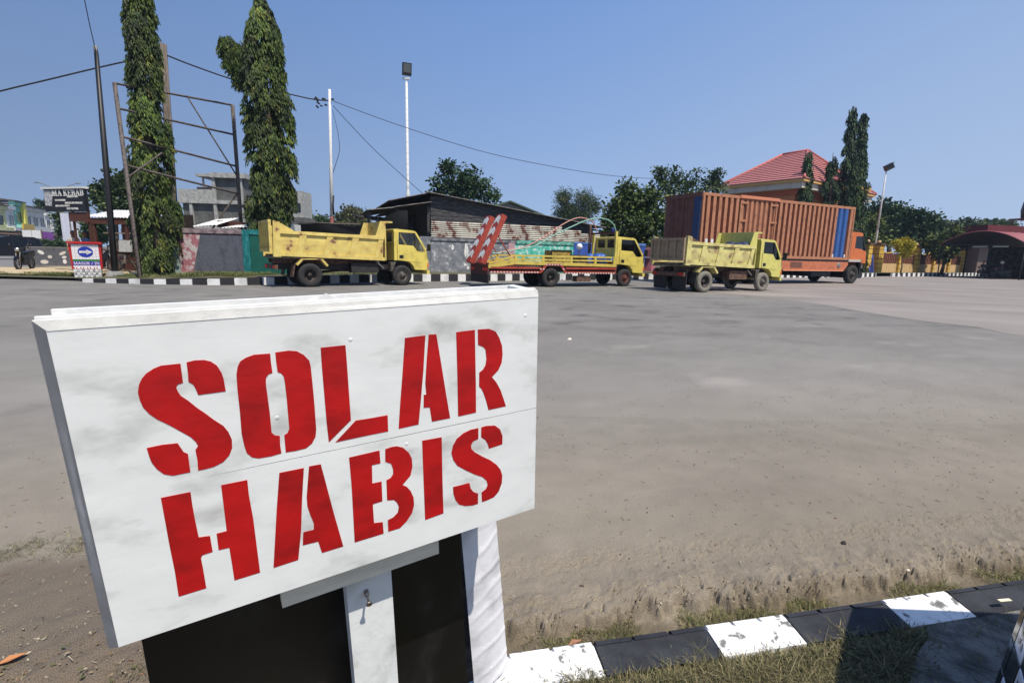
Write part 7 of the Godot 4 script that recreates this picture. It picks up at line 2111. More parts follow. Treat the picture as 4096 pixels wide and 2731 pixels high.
func mast_tree(called: String, label: String, base: Vector3, top: Vector3, radii: Array, n: int, scale: Vector2, cols: Array, seed_: int, extra := [], group := "", each := 26.0):
	var o := thing(called, label, "tree", base, 0.0, group)
	var d := top - base
	part("trunk", Shape.new(true).tube([Vector3.ZERO, d * 0.5, d * 0.97], [0.02 * d.length(), 0.012 * d.length(), 0.02], 8), mats["bark"], o)
	rng.seed = seed_
	for b in extra:   # a side limb with its own leaves: from fraction, to point, radius, count
		part("limb", Shape.new(true).tube([d * b[0], (d * b[0]).lerp(b[1], 0.6) + Vector3(0, -0.1, 0), b[1]], [0.07, 0.05, 0.02], 6), mats["bark"], o)
	var tufts := []   # leaves hang in separate bunches with gaps between them
	var bunches := int(n / each)
	for i in bunches:
		var t := (i + rng.randf()) / bunches
		var a := i * 2.39996 + rng.randf_range(-0.6, 0.6)
		tufts.append([t, a, rng.randf_range(0.45, 1.15), rng.randf_range(0.5, 1.35)])
	for k in meshes["twigs"].size():
		var where := []
		var tint := []
		for i in n / meshes["twigs"].size():
			var u: Array = tufts[(i * 7 + k) % bunches]
			var t: float = clampf(u[0] + rng.randfn() * 0.26 / d.length() - absf(rng.randfn()) * 0.42 / d.length(), 0.0, 1.0)
			var f := t * (radii.size() - 1)
			var r: float = lerpf(radii[int(f)], radii[mini(int(f) + 1, radii.size() - 1)], f - int(f))
			var a: float = u[1] + rng.randfn() * 0.34
			var rr: float = r * u[2] * (1.0 - absf(rng.randfn()) * 0.22)
			var sc := rng.randf_range(scale.x, scale.y)
			var p := d * t + Vector3(cos(a), 0, sin(a)) * maxf(0.0, rr - sc * 0.35)
			where.append(Transform3D(Basis(Vector3.UP, -a + rng.randf_range(-0.5, 0.5)).scaled(Vector3.ONE * sc), p + Vector3(0, sc * 0.25, 0)))
			tint.append(leaf_tint(cols) * u[3])
		for b in extra:
			for i in int(b[3]) / meshes["twigs"].size():
				var a := rng.randf() * TAU
				var sc := rng.randf_range(scale.x, scale.y)
				var p: Vector3 = b[1] + Vector3(cos(a) * rng.randf(), rng.randf_range(-1.3, 0.75), sin(a) * rng.randf()) * b[2]
				where.append(Transform3D(Basis(Vector3.UP, a).scaled(Vector3.ONE * sc), p))
				tint.append(leaf_tint(cols))
		swarm("crown", meshes["twigs"][k], mats["leaves"], where, tint, o)


func leaf_tint(cols: Array) -> Color:
	var c: Color = cols[0].lerp(cols[1], rng.randf())
	if rng.randf() < 0.1 and cols.size() > 2:
		c = c.lerp(cols[2], rng.randf_range(0.3, 1.0))
	return c * rng.randf_range(0.6, 1.25)


func broad_tree(called: String, label: String, base: Vector3, blobs: Array, per: float, scale: float, cols: Array, seed_: int, spray: String, group := "", trunk_r := 0.16):
	# blobs: [centre, radius]; their sizes are metres in the world
	var o := thing(called, label, "tree" if trunk_r > 0.05 else "shrub", base, 0.0, group)
	rng.seed = seed_
	var mid := Vector3.ZERO
	for b in blobs:
		mid += (b[0] - base) / blobs.size()
	var fork := mid * 0.55
	part("trunk", Shape.new(true).tube([Vector3.ZERO, fork * 0.5 + Vector3(0.1, 0, 0), fork], [trunk_r * 1.3, trunk_r, trunk_r * 0.8], 8), mats["bark"], o)
	var limbs := Shape.new(true)
	for b in blobs:
		var e: Vector3 = b[0] - base
		limbs.tube([fork, fork.lerp(e, 0.55) + Vector3(0, 0.15, 0), e], [trunk_r * 0.6, trunk_r * 0.35, trunk_r * 0.15], 5)
	part("limbs", limbs, mats["bark"], o)
	for k in meshes[spray].size():
		var where := []
		var tint := []
		for b in blobs:
			var r: float = b[1]
			var flat: float = b[2] if b.size() > 2 else 0.85
			var n := int(per * maxf(1.0, pow(r / scale, 2.0)) / meshes[spray].size()) + 1
			for i in n:
				var v := Vector3(rng.randfn(), rng.randfn(), rng.randfn()).normalized()
				var q := pow(rng.randf(), 0.4) * r * (0.85 + 0.35 * noise.get_noise_3d(v.x * 40 + seed_, v.y * 40, v.z * 40 + r * 9))
				var sc := scale * rng.randf_range(0.7, 1.25)
				var turn := Basis(Vector3.UP, rng.randf() * TAU) * Basis(Vector3.RIGHT, rng.randf_range(-0.5, 0.5))
				where.append(Transform3D(turn.scaled(Vector3.ONE * sc), b[0] - base + v * q * Vector3(1, flat, 1)))
				tint.append(leaf_tint(cols))
		swarm("crown", meshes[spray][k], mats["leaves"], where, tint, o)


func build_trees():
	meshes["twigs"] = [hanging_twig(1, 16), hanging_twig(2, 16), hanging_twig(3, 18)]
	meshes["broad"] = [leaf_spray(4, 26, 0.34, 0.3, 0.2), leaf_spray(5, 26, 0.34, 0.3, 0.2)]
	meshes["fine"] = [leaf_spray(6, 40, 0.3, 0.09, 0.35), leaf_spray(7, 40, 0.3, 0.09, 0.35)]
	meshes["round"] = [leaf_spray(8, 26, 0.26, 0.45, 0.0), leaf_spray(9, 26, 0.26, 0.45, 0.0)]
	var green := [lin(44, 64, 24), lin(94, 114, 38), lin(142, 144, 56)]
	var deep := [lin(40, 66, 34), lin(62, 90, 44), lin(96, 110, 50)]
	var dull := [lin(58, 78, 48), lin(88, 106, 64), lin(120, 124, 70)]
	mast_tree("mast_tree", "tall mast tree running out of the picture's top, beside the wooden pole", Vector3(-14.988, 0.12, -21.357), Vector3(-14.992, 12.206, -21.6), [0.75, 0.98, 1.0, 0.92, 0.88, 0.78, 0.72, 0.66, 0.6, 0.56, 0.52, 0.5], 3000, Vector2(0.42, 0.75), green, 31, [], "tall mast trees by the left wall", 66.0)
	var b2 := Vector3(-10.641, 0.306, -22.8)
	b2.y = 0.2
	mast_tree("mast_tree", "tall mast tree with a side branch at upper left, behind the first dump truck's tail", b2, Vector3(-10.708, 11.544, -22.8), [0.8, 0.98, 1.05, 1.06, 0.98, 0.95, 0.96, 0.95, 0.9, 0.82, 0.6, 0.15], 3600, Vector2(0.42, 0.75), green, 32, [[0.7, Vector3(-11.871, 9.45, -22.8) - b2, 0.5, 190], [0.66, Vector3(-11.49, 8.874, -22.8) - b2, 0.5, 180], [0.72, Vector3(-12.263, 9.829, -22.8) - b2, 0.28, 70]], "tall mast trees by the left wall", 62.0)
	for q in [["dark conical mast tree in front of the house's right roof edge, nearest its orange wall", Vector3(26.793, 2.616, -47), Vector3(26.109, 10.563, -47), [1.0, 1.15, 1.15, 1.0, 0.75, 0.45, 0.1], 420, 41], ["thin sparse mast tree just left of the tallest conical pair", Vector3(29.424, 2.689, -48), Vector3(28.829, 11.458, -48), [1.2, 1.2, 1.2, 1.1, 0.7, 0.6, 0.2], 300, 42], ["tallest dark mast tree above the box truck's blue stripe", Vector3(31.83, 2.758, -49), Vector3(30.73, 15.013, -49), [1.3, 1.35, 1.3, 1.2, 1.1, 0.8, 0.5, 0.1], 620, 43], ["dark mast tree right behind the tallest one, farthest right of the conical row", Vector3(33.625, 2.813, -50), Vector3(32.393, 14.918, -50), [1.2, 1.2, 1.15, 1.05, 0.95, 0.8, 0.5, 0.1], 560, 44]]:
		var b: Vector3 = q[1]
		b.y = 0.3
		mast_tree("mast_tree", q[0], b, q[2], q[3], q[4], Vector2(0.8, 1.25), deep, q[5], [], "conical mast trees by the red roofed house", 7.0)
	broad_tree("broad_tree", "dark green tree with a loose top sprig behind the warehouse peak", Vector3(-4.659, 0.2, -46), [[Vector3(-5.888, 8.655, -45.849), 0.505], [Vector3(-6.204, 7.581, -45.752), 1.033], [Vector3(-6.665, 6.74, -45.89), 0.918], [Vector3(-5.063, 7.157, -46.379), 1.262], [Vector3(-4.118, 7.731, -45.744), 1.423], [Vector3(-3.275, 6.874, -46.379), 1.262], [Vector3(-2.25, 6.225, -46.165), 0.918], [Vector3(-4.709, 6.18, -46.248), 1.377]], 16, 1.0, deep, 51, "round", "", 0.2)
	broad_tree("casuarina_tree", "feathery dull green tree right of the warehouse roof", Vector3(7.718, 0.2, -62), [[Vector3(5.882, 8.1, -61.937), 1.052], [Vector3(6.91, 6.981, -62.141), 1.176], [Vector3(8.348, 8.168, -62.071), 1.176], [Vector3(9.227, 7.316, -62.059), 0.99], [Vector3(5.73, 6.37, -62.126), 1.052], [Vector3(8.132, 6.419, -62.084), 1.392], [Vector3(6.939, 5.497, -61.833), 1.392]], 26, 1.3, dull, 52, "fine", "", 0.2)
	broad_tree("broad_tree", "bright green drooping tree right behind the flatbed truck", Vector3(8.54, 0.2, -36), [[Vector3(8.023, 5.776, -36), 0.988], [Vector3(7.352, 4.862, -36.259), 1.078], [Vector3(8.701, 4.699, -36), 1.257], [Vector3(6.607, 3.958, -35.757), 0.808], [Vector3(9.509, 5.384, -35.946), 0.898], [Vector3(7.997, 3.474, -35.634), 1.527], [Vector3(9.682, 3.711, -36.151), 1.257], [Vector3(6.674, 2.77, -35.763), 0.988], [Vector3(9.232, 2.494, -36.129), 1.078], [Vector3(10.55, 3.902, -36.162), 0.898]], 20, 0.85, green, 53, "broad", "", 0.18)
	broad_tree("broad_tree", "paler sparse tree behind the box truck container", Vector3(15.193, 0.2, -46), [[Vector3(12.655, 8.648, -45.917), 0.459], [Vector3(12.923, 7.584, -45.814), 1.033], [Vector3(14.125, 8.155, -45.931), 1.148], [Vector3(15.378, 8.028, -46.344), 1.148], [Vector3(13.889, 6.544, -45.835), 1.377], [Vector3(15.955, 6.614, -46.069), 1.148], [Vector3(16.918, 7.796, -45.959), 0.689], [Vector3(17.659, 8.543, -45.89), 0.367], [Vector3(17.929, 7.533, -46.22), 0.735]], 11, 0.95, dull, 54, "round", "", 0.18)
	broad_tree("broad_tree", "rounded dark tree right of the conical trees", Vector3(50.214, 0.2, -68), [[Vector3(47.716, 8.052, -67.658), 1.425], [Vector3(48.713, 8.219, -67.491), 1.697], [Vector3(50.367, 7.486, -67.805), 1.629], [Vector3(48.174, 6.46, -67.511), 2.036], [Vector3(50.868, 5.923, -68.366), 2.036], [Vector3(46.895, 6.789, -68.092), 1.527], [Vector3(52.472, 6.283, -68.366), 1.527]], 18, 1.5, deep, 55, "round", "", 0.3)
	broad_tree("broad_tree", "yellowish green tree right behind the orange truck cab", Vector3(40.14, 0.2, -58), [[Vector3(39.048, 5.699, -58.278), 1.158], [Vector3(39.754, 5.402, -57.609), 1.302], [Vector3(39.442, 4.304, -57.74), 1.447], [Vector3(41.128, 4.064, -57.687), 1.302]], 18, 1.2, green, 56, "broad", "", 0.2)
	broad_tree("broad_tree", "dark tree with two raised sprigs behind the yellow fence", Vector3(49.263, 0.2, -62), [[Vector3(47.521, 6.847, -62.048), 0.804], [Vector3(48.452, 6.949, -61.955), 0.743], [Vector3(47.973, 5.686, -62.084), 1.392], [Vector3(49.232, 5.867, -62.186), 1.547], [Vector3(50.435, 6.18, -62.059), 0.99], [Vector3(51.089, 5.312, -62.056), 0.928], [Vector3(49.804, 4.402, -62.223), 1.856], [Vector3(47.262, 4.041, -62), 1.547]], 18, 1.3, deep, 57, "round", "", 0.25)
	broad_tree("acacia_tree", "wide flat topped tree far behind the carport, left one", Vector3(83.822, 0.2, -95), [[Vector3(80.682, 8.162, -94.903), 1.612, 0.35], [Vector3(82.982, 8.668, -95), 1.707, 0.35], [Vector3(85.072, 8.275, -95.193), 1.612, 0.35], [Vector3(81.433, 7.488, -94.573), 2.37, 0.3], [Vector3(84.472, 7.354, -95.114), 1.896, 0.3]], 22, 1.7, dull, 58, "round", "", 0.3)
	broad_tree("acacia_tree", "wide flat topped tree far behind the carport, right one", Vector3(92.678, 0.2, -98), [[Vector3(89.541, 8.734, -97.601), 1.663, 0.35], [Vector3(92.147, 8.9, -97.883), 1.956, 0.35], [Vector3(94.187, 8.779, -98.246), 1.369, 0.3], [Vector3(91.776, 7.889, -98.293), 2.445, 0.3]], 22, 1.7, dull, 59, "round", "", 0.3)
	broad_tree("broad_tree", "low light green tree left of the arched carport", Vector3(47.227, 0.2, -56), [[Vector3(45.854, 3.71, -55.849), 0.838], [Vector3(47.275, 4.022, -56.302), 1.006], [Vector3(48.032, 4.7, -56.044), 0.727], [Vector3(48.208, 3.894, -55.772), 0.95], [Vector3(46.681, 2.791, -56), 1.118], [Vector3(48.059, 2.824, -56.335), 1.118]], 18, 1.1, green, 60, "broad", "", 0.15)
	broad_tree("yellow_bush", "round yellow leaved bush on a stem in front of the yellow fence", Vector3(38.142, 0.2, -50), [[Vector3(37.44, 3.138, -50), 0.499], [Vector3(38.062, 3.394, -50.066), 0.549], [Vector3(38.579, 2.921, -49.85), 0.499], [Vector3(37.822, 2.546, -50.06), 0.499], [Vector3(38.543, 2.443, -50.18), 0.599]], 30, 0.55, [lin(176, 160, 40), lin(206, 190, 60), lin(96, 110, 44)], 61, "round", "", 0.06)
	broad_tree("broad_tree", "leafy tree behind the kiosk roof, left of the tall mast tree", Vector3(-26.889, 0.2, -34), [[Vector3(-26.944, 4.865, -34.11), 0.611], [Vector3(-26.185, 5.444, -34.171), 0.713], [Vector3(-25.377, 4.779, -33.771), 0.763], [Vector3(-26.562, 4.23, -34.056), 0.933], [Vector3(-27.186, 4.351, -33.827), 0.577], [Vector3(-25.339, 3.763, -33.898), 0.848], [Vector3(-26.475, 3.446, -34.254), 0.848], [Vector3(-25.116, 5.533, -34.073), 0.611]], 18, 0.95, dull, 62, "round", "", 0.16)
	broad_tree("broad_tree", "small tree below the black food sign in the shop street", Vector3(-40.811, 0.2, -46), [[Vector3(-40.587, 3.626, -45.917), 0.459], [Vector3(-40.335, 3.2, -46), 0.551], [Vector3(-40.622, 2.427, -46.033), 0.551], [Vector3(-40.135, 2.657, -46.025), 0.413]], 20, 0.8, dull, 63, "round", "", 0.1)
	broad_tree("broad_tree", "far dark tree peeping over the shops left of the food sign", Vector3(-92.823, 0.2, -100), [[Vector3(-91.923, 9.015, -100), 0.599], [Vector3(-91.296, 8.744, -99.964), 0.599], [Vector3(-91.6, 7.927, -99.856), 0.798]], 20, 1.2, deep, 64, "round", "", 0.2)
	broad_tree("broad_tree", "distant bushy tree right behind the concrete tower", Vector3(-26.972, 0.2, -66), [[Vector3(-27.264, 5.642, -66.051), 0.856], [Vector3(-26.522, 4.855, -65.715), 1.186], [Vector3(-25.647, 4.415, -65.881), 0.988], [Vector3(-27.264, 3.925, -66.237), 1.317], [Vector3(-24.91, 4.283, -66.043), 0.725]], 20, 1.3, deep, 65, "round", "", 0.2)
	broad_tree("broad_tree", "distant olive tree left of the utility pole foot", Vector3(-27.145, 0.2, -74), [[Vector3(-27.241, 5.167, -73.712), 0.96], [Vector3(-28.304, 4.459, -74.062), 1.034], [Vector3(-26.224, 4.669, -73.827), 0.96], [Vector3(-27.158, 3.966, -74.332), 1.108]], 20, 1.3, dull, 66, "round", "", 0.2)
	broad_tree("broad_tree", "distant olive brown tree right of the utility pole foot", Vector3(-23.685, 0.2, -74), [[Vector3(-25.073, 5.954, -74.288), 0.96], [Vector3(-24, 6.511, -74.377), 1.255], [Vector3(-22.745, 6.188, -74.377), 1.255], [Vector3(-21.713, 5.474, -73.876), 1.034], [Vector3(-23.584, 5.06, -73.501), 1.662], [Vector3(-25.327, 4.896, -74.388), 1.292]], 20, 1.3, [lin(92, 96, 54), lin(122, 120, 70), lin(140, 120, 76)], 67, "round", "", 0.2)
	broad_tree("hedge_shrub", "clipped green shrub beneath the twin billboard, left one", Vector3(-44.45, 0.2, -46), [[Vector3(-44.866, 0.669, -46.124), 0.413], [Vector3(-44.18, 0.684, -46.074), 0.413]], 30, 0.6, deep, 68, "round", "clipped shrubs along the side road", 0.03)
	broad_tree("hedge_shrub", "clipped green shrub beneath the twin billboard, middle one", Vector3(-43.358, 0.2, -46), [[Vector3(-43.597, 1.031, -46.039), 0.321], [Vector3(-43.062, 0.975, -45.942), 0.321]], 30, 0.6, deep, 69, "round", "clipped shrubs along the side road", 0.03)
	broad_tree("hedge_shrub", "clipped green shrub below the purple banner", Vector3(-42.403, 0.2, -46), [[Vector3(-42.421, 1.278, -45.93), 0.39], [Vector3(-42.093, 1.175, -45.977), 0.39]], 30, 0.6, deep, 70, "round", "clipped shrubs along the side road", 0.03)
	broad_tree("hedge_shrub", "largest clipped dark shrub left of the entrance sign", Vector3(-40.525, 0.2, -45), [[Vector3(-40.77, 1.079, -45), 0.539], [Vector3(-40.043, 1.201, -44.825), 0.584], [Vector3(-39.848, 0.99, -44.946), 0.449]], 30, 0.6, deep, 71, "round", "clipped shrubs along the side road", 0.03)
	broad_tree("low_hedge", "long low yellow green hedge behind the food banner", Vector3(-37.07, 0.2, -40), [[Vector3(-38.811, 0.562, -40.032), 0.18], [Vector3(-38.349, 0.592, -39.968), 0.18], [Vector3(-38.002, 0.619, -40.022), 0.18], [Vector3(-37.543, 0.649, -39.957), 0.18], [Vector3(-37.228, 0.656, -40.043), 0.18], [Vector3(-36.802, 0.666, -40.011), 0.18], [Vector3(-36.376, 0.675, -39.978), 0.18], [Vector3(-35.952, 0.684, -39.946), 0.18], [Vector3(-35.633, 0.692, -40.032), 0.18]], 30, 0.45, [lin(92, 96, 54), lin(122, 120, 70), lin(140, 120, 76)], 72, "round", "", 0.02)
	broad_tree("broad_tree", "bushes behind the kiosk in its shaded opening", Vector3(-29.538, 0.2, -36), [[Vector3(-29.79, 2.307, -35.865), 0.449], [Vector3(-29.36, 2.49, -35.903), 0.539], [Vector3(-29.368, 1.984, -36.162), 0.539], [Vector3(-29.81, 1.796, -36.027), 0.449]], 20, 0.8, deep, 73, "round", "", 0.08)
	# banana plant beside the lean-to
	var bp := thing("banana_plant", "banana plant with torn upright leaves left of the lean-to shed", "plant", Vector3(-12.027, 1.386, -44) * Vector3(1, 0, 1))
	part("stem", Shape.new(true).tube([Vector3.ZERO, Vector3(0, 2.8, 0)], [0.16, 0.1], 8), mats["leaves"] if false else mat("banana_stem", rgb(120, 130, 70), 0.7), bp)
	var lm := mat("banana_leaf", rgb(92, 120, 50), 0.5)
	for i in 7:
		var a := i * 2.4
		var s := Shape.new()
		var dir := Vector3(cos(a), 0, sin(a) * 0.6)
		var sd := Vector3(-dir.z, 0, dir.x).normalized() * 0.22
		var pts := []
		for k in 6:
			var t := k / 5.0
			pts.append(Vector3(0, 2.7, 0) + dir * t * 1.3 + Vector3(0, t * 1.7 - t * t * (1.0 + 0.3 * (i % 3)), 0))
		for k in 5:
			var w0: float = sin(PI * (k + 0.3) / 5.6)
			var w1: float = sin(PI * (k + 1.3) / 5.6)
			s.quad(pts[k] - sd * w0, pts[k], pts[k + 1], pts[k + 1] - sd * w1)
			s.quad(pts[k], pts[k] + sd * w0, pts[k + 1] + sd * w1, pts[k + 1])
		part("leaf", s, lm, bp)


# ---------------------------------------------------------------- people
func body_mesh(bones: Array, cell: float) -> ArrayMesh:   # bones: [from, to, radius, radius, colour]; one smooth skin over all of them
	var lo := Vector3.ONE * 99
	var hi := Vector3.ONE * -99
	for b in bones:
		for k in 2:
			var r: Vector3 = Vector3.ONE * (b[2 + k] + 2.0 * cell)
			lo = lo.min(b[k] - r)
			hi = hi.max(b[k] + r)
	var n := Vector3i(((hi - lo) / cell).ceil()) + Vector3i.ONE
	var f := PackedFloat32Array()
	f.resize(n.x * n.y * n.z)
	f.fill(0.2)
	for b in bones:
		var m: float = maxf(b[2], b[3]) + 0.12
		var p0 := Vector3i(((b[0].min(b[1]) - Vector3.ONE * m - lo) / cell).floor()).clamp(Vector3i.ZERO, n - Vector3i.ONE)
		var p1 := Vector3i(((b[0].max(b[1]) + Vector3.ONE * m - lo) / cell).ceil()).clamp(Vector3i.ZERO, n - Vector3i.ONE)
		var ab: Vector3 = b[1] - b[0]
		var ll := maxf(ab.length_squared(), 0.000001)
		for z in range(p0.z, p1.z + 1):
			for y in range(p0.y, p1.y + 1):
				for x in range(p0.x, p1.x + 1):
					var p := lo + Vector3(x, y, z) * cell
					var t := clampf((p - b[0]).dot(ab) / ll, 0, 1)
					var d := p.distance_to(b[0] + ab * t) - lerpf(b[2], b[3], t)
					var i := (z * n.y + y) * n.x + x
					var h := maxf(0.045 - absf(f[i] - d), 0.0) / 0.045
					f[i] = minf(f[i], d) - h * h * 0.045 * 0.25
	var vert := {}
	var s := Shape.new(true)
	var at := func(x: int, y: int, z: int) -> float: return f[(z * n.y + y) * n.x + x]
	var cell_v := func(c: Vector3i) -> Vector3:
		if vert.has(c):
			return vert[c]
		var sum := Vector3.ZERO
		var k := 0
		for e in 12:
			var axis := e / 4
			var o := Vector3i.ZERO
			o[(axis + 1) % 3] = e % 2
			o[(axis + 2) % 3] = (e / 2) % 2
			var a := c + o
			var b := a
			b[axis] += 1
			var fa: float = at.call(a.x, a.y, a.z)
			var fb: float = at.call(b.x, b.y, b.z)
			if (fa < 0) != (fb < 0):
				sum += Vector3(a).lerp(Vector3(b), fa / (fa - fb))
				k += 1
		vert[c] = lo + (sum / maxi(k, 1)) * cell
		return vert[c]
	for z in range(1, n.z - 1):
		for y in range(1, n.y - 1):
			for x in range(1, n.x - 1):
				var f0: float = f[(z * n.y + y) * n.x + x]
				for axis in 3:
					var o := Vector3i(x, y, z)
					o[axis] += 1
					var f1: float = f[(o.z * n.y + o.y) * n.x + o.x]
					if (f0 < 0) == (f1 < 0):
						continue
					var u := Vector3i.ZERO
					var v := Vector3i.ZERO
					u[(axis + 1) % 3] = 1
					v[(axis + 2) % 3] = 1
					var c := Vector3i(x, y, z)
					var q := [cell_v.call(c - u - v), cell_v.call(c - v), cell_v.call(c), cell_v.call(c - u)]
					var best := 9.0
					var mid: Vector3 = (q[0] + q[2]) / 2
					var tone := Color.WHITE
					for b in bones:
						var ab: Vector3 = b[1] - b[0]
						var t := clampf((mid - b[0]).dot(ab) / maxf(ab.length_squared(), 0.000001), 0, 1)
						var d := mid.distance_to(b[0] + ab * t) - lerpf(b[2], b[3], t)
						if d < best:
							best = d
							tone = b[4]
					s.tint(tone)
					if f0 < 0:
						s.quad(q[0], q[1], q[2], q[3])
					else:
						s.quad(q[3], q[2], q[1], q[0])
	return s.done()


func person(label: String, at: Vector3, turn: float, shirt: Color, trousers: Color, seated: bool, helmet := false):
	var skin := lin(122, 82, 60)
	var o := thing("person", label, "person", at, turn)
	var hip := 0.78 if seated else 0.92
	var b := []
	for s in [-1.0, 1.0]:
		var h := Vector3(0, hip, s * 0.09)
		var knee := Vector3(0.38, hip - 0.08, s * 0.17) if seated else Vector3(0.03, 0.5, s * 0.1)
		var heel := Vector3(0.34, hip - 0.48, s * 0.17) if seated else Vector3(-0.02, 0.08, s * 0.1)
		b.append([h, knee, 0.085, 0.06, trousers])
		b.append([knee, heel, 0.058, 0.04, trousers])
		b.append([heel, heel + Vector3(0.16, -0.04, 0), 0.04, 0.032, lin(50, 44, 40)])
		var sh := Vector3(0.0, hip + 0.5, s * 0.17)
		var el := Vector3(0.12, hip + 0.24, s * 0.22) if seated else Vector3(0.02, hip + 0.22, s * 0.22)
		var ha := Vector3(0.42, hip + 0.24, s * 0.2) if seated else Vector3(0.14, hip + 0.0, s * 0.2)
		b.append([sh, el, 0.055, 0.045, shirt])
		b.append([el, ha, 0.042, 0.03, skin])
		b.append([ha, ha + Vector3(0.09, -0.03, 0), 0.032, 0.018, skin])
		b.append([ha + Vector3(0.02, 0, 0), ha + Vector3(0.06, 0.02, -s * 0.03), 0.013, 0.011, skin])
	b.append([Vector3(0, hip, 0), Vector3(0, hip + 0.24, 0), 0.13, 0.12, trousers if false else shirt])
	b.append([Vector3(0, hip + 0.24, 0), Vector3(0, hip + 0.46, 0), 0.13, 0.13, shirt])
	b.append([Vector3(0, hip + 0.5, -0.12), Vector3(0, hip + 0.5, 0.12), 0.07, 0.07, shirt])
	b.append([Vector3(0, hip + 0.52, 0), Vector3(0.02, hip + 0.62, 0), 0.05, 0.048, skin])
	b.append([Vector3(0.01, hip + 0.7, 0), Vector3(0.02, hip + 0.77, 0), 0.085, 0.095, skin])
	b.append([Vector3(0.1, hip + 0.72, 0), Vector3(0.118, hip + 0.7, 0), 0.014, 0.016, skin])
	part("body", body_mesh(b, 0.03), painted("people", 0.8), o)
	var top := Shape.new(true)
	if helmet:
		top.ball(Vector3(0.01, hip + 0.78, 0), Vector3(0.145, 0.14, 0.135), 14)
		part("helmet", top, mats["white_paint"], o)
	else:
		top.ball(Vector3(-0.015, hip + 0.8, 0), Vector3(0.115, 0.1, 0.108), 12)
		part("hair", top, mats["black_plastic"], o)
	for s in [-1.0, 1.0]:
		part("eye", Shape.new(true).ball(Vector3(0.107, hip + 0.755, s * 0.034), Vector3(0.008, 0.008, 0.012), 6), mats["black_plastic"], o)
	part("mouth", Shape.new().box(Vector3(0.102, hip + 0.665, 0), Vector3(0.01, 0.008, 0.04)), mat("lips", rgb(112, 62, 54), 0.6), o)


# ---------------------------------------------------------------- motorbikes, car, pedicab
func motorbike(label: String, at: Vector3, turn: float, paint: Material) -> Node3D:
	var o := thing("motorbike", label, "motorbike", at, turn, "parked motorbikes")
	var flip := Transform3D(Basis(Vector3.RIGHT, PI / 2), Vector3.ZERO)
	for x in [-0.6, 0.62]:
		var w := holder("wheel", o, Vector3(x, 0.29, 0))
		part("tyre", Shape.new(true).lathe([Vector2(0.22, -0.045), Vector2(0.27, -0.045), Vector2(0.29, 0), Vector2(0.27, 0.045), Vector2(0.22, 0.045)], 22, flip), mats["black_rubber"], w)
		var r := Shape.new(true)
		r.lathe([Vector2(0.225, -0.02), Vector2(0.225, 0.02), Vector2(0.2, 0.02), Vector2(0.2, -0.02), Vector2(0.225, -0.02)], 22, flip)
		for i in 6:
			r.soft(false).bar(Vector3.ZERO, Vector3(cos(TAU * i / 6) * 0.21, sin(TAU * i / 6) * 0.21, 0), 0.02, 0.015, Vector3.BACK)
		part("rim", r, mats["grey_steel"], w)
	var b := Shape.new()
	b.prism([Vector2(-0.75, 0.62), Vector2(-0.3, 0.45), Vector2(0.2, 0.4), Vector2(0.42, 0.62), Vector2(0.5, 0.92), Vector2(0.4, 0.95), Vector2(0.2, 0.7), Vector2(-0.1, 0.72), Vector2(-0.5, 0.78), Vector2(-0.85, 0.82)], -0.11, 0.11)
	part("body", b, paint, o)
	part("seat", Shape.new().prism([Vector2(-0.75, 0.79), Vector2(-0.05, 0.73), Vector2(0.08, 0.78), Vector2(-0.1, 0.82), Vector2(-0.75, 0.88)], -0.12, 0.12), mats["black_plastic"], o)
	part("engine", Shape.new().span(Vector3(-0.2, 0.2, -0.12), Vector3(0.25, 0.46, 0.12)), mats["dark_steel"], o)
	part("exhaust", Shape.new(true).tube([Vector3(0.1, 0.25, 0.16), Vector3(-0.3, 0.25, 0.17), Vector3(-0.85, 0.38, 0.18)], [0.025, 0.035, 0.05], 8), mats["grey_steel"], o)
	var fork := Shape.new(true)
	for z in [-0.07, 0.07]:
		fork.tube([Vector3(0.62, 0.29, z), Vector3(0.46, 0.88, z)], 0.02, 6)
	part("fork", fork, mats["grey_steel"], o)
	part("front_fender", Shape.new().prism([Vector2(0.36, 0.48), Vector2(0.5, 0.64), Vector2(0.68, 0.62), Vector2(0.88, 0.46), Vector2(0.68, 0.58), Vector2(0.52, 0.59)], -0.06, 0.06), paint, o)
	var bar := Shape.new(true)
	bar.tube([Vector3(0.3, 1.02, -0.34), Vector3(0.42, 0.97, -0.12), Vector3(0.42, 0.97, 0.12), Vector3(0.3, 1.02, 0.34)], 0.016, 6)
	part("handlebar", bar, mats["black_plastic"], o)
	part("headlight", Shape.new(true).ball(Vector3(0.52, 0.92, 0), Vector3(0.06, 0.09, 0.1), 10), mats["bright_metal"], o)
	for z in [-0.3, 0.3]:
		part("mirror", Shape.new(true).tube([Vector3(0.33, 1.0, z), Vector3(0.33, 1.18, z * 1.15)], [0.008, 0.05], 6), mats["black_plastic"], o)
	part("tail_lamp", Shape.new().box(Vector3(-0.86, 0.78, 0), Vector3(0.06, 0.07, 0.12)), mats["red_lens"], o)
	return o


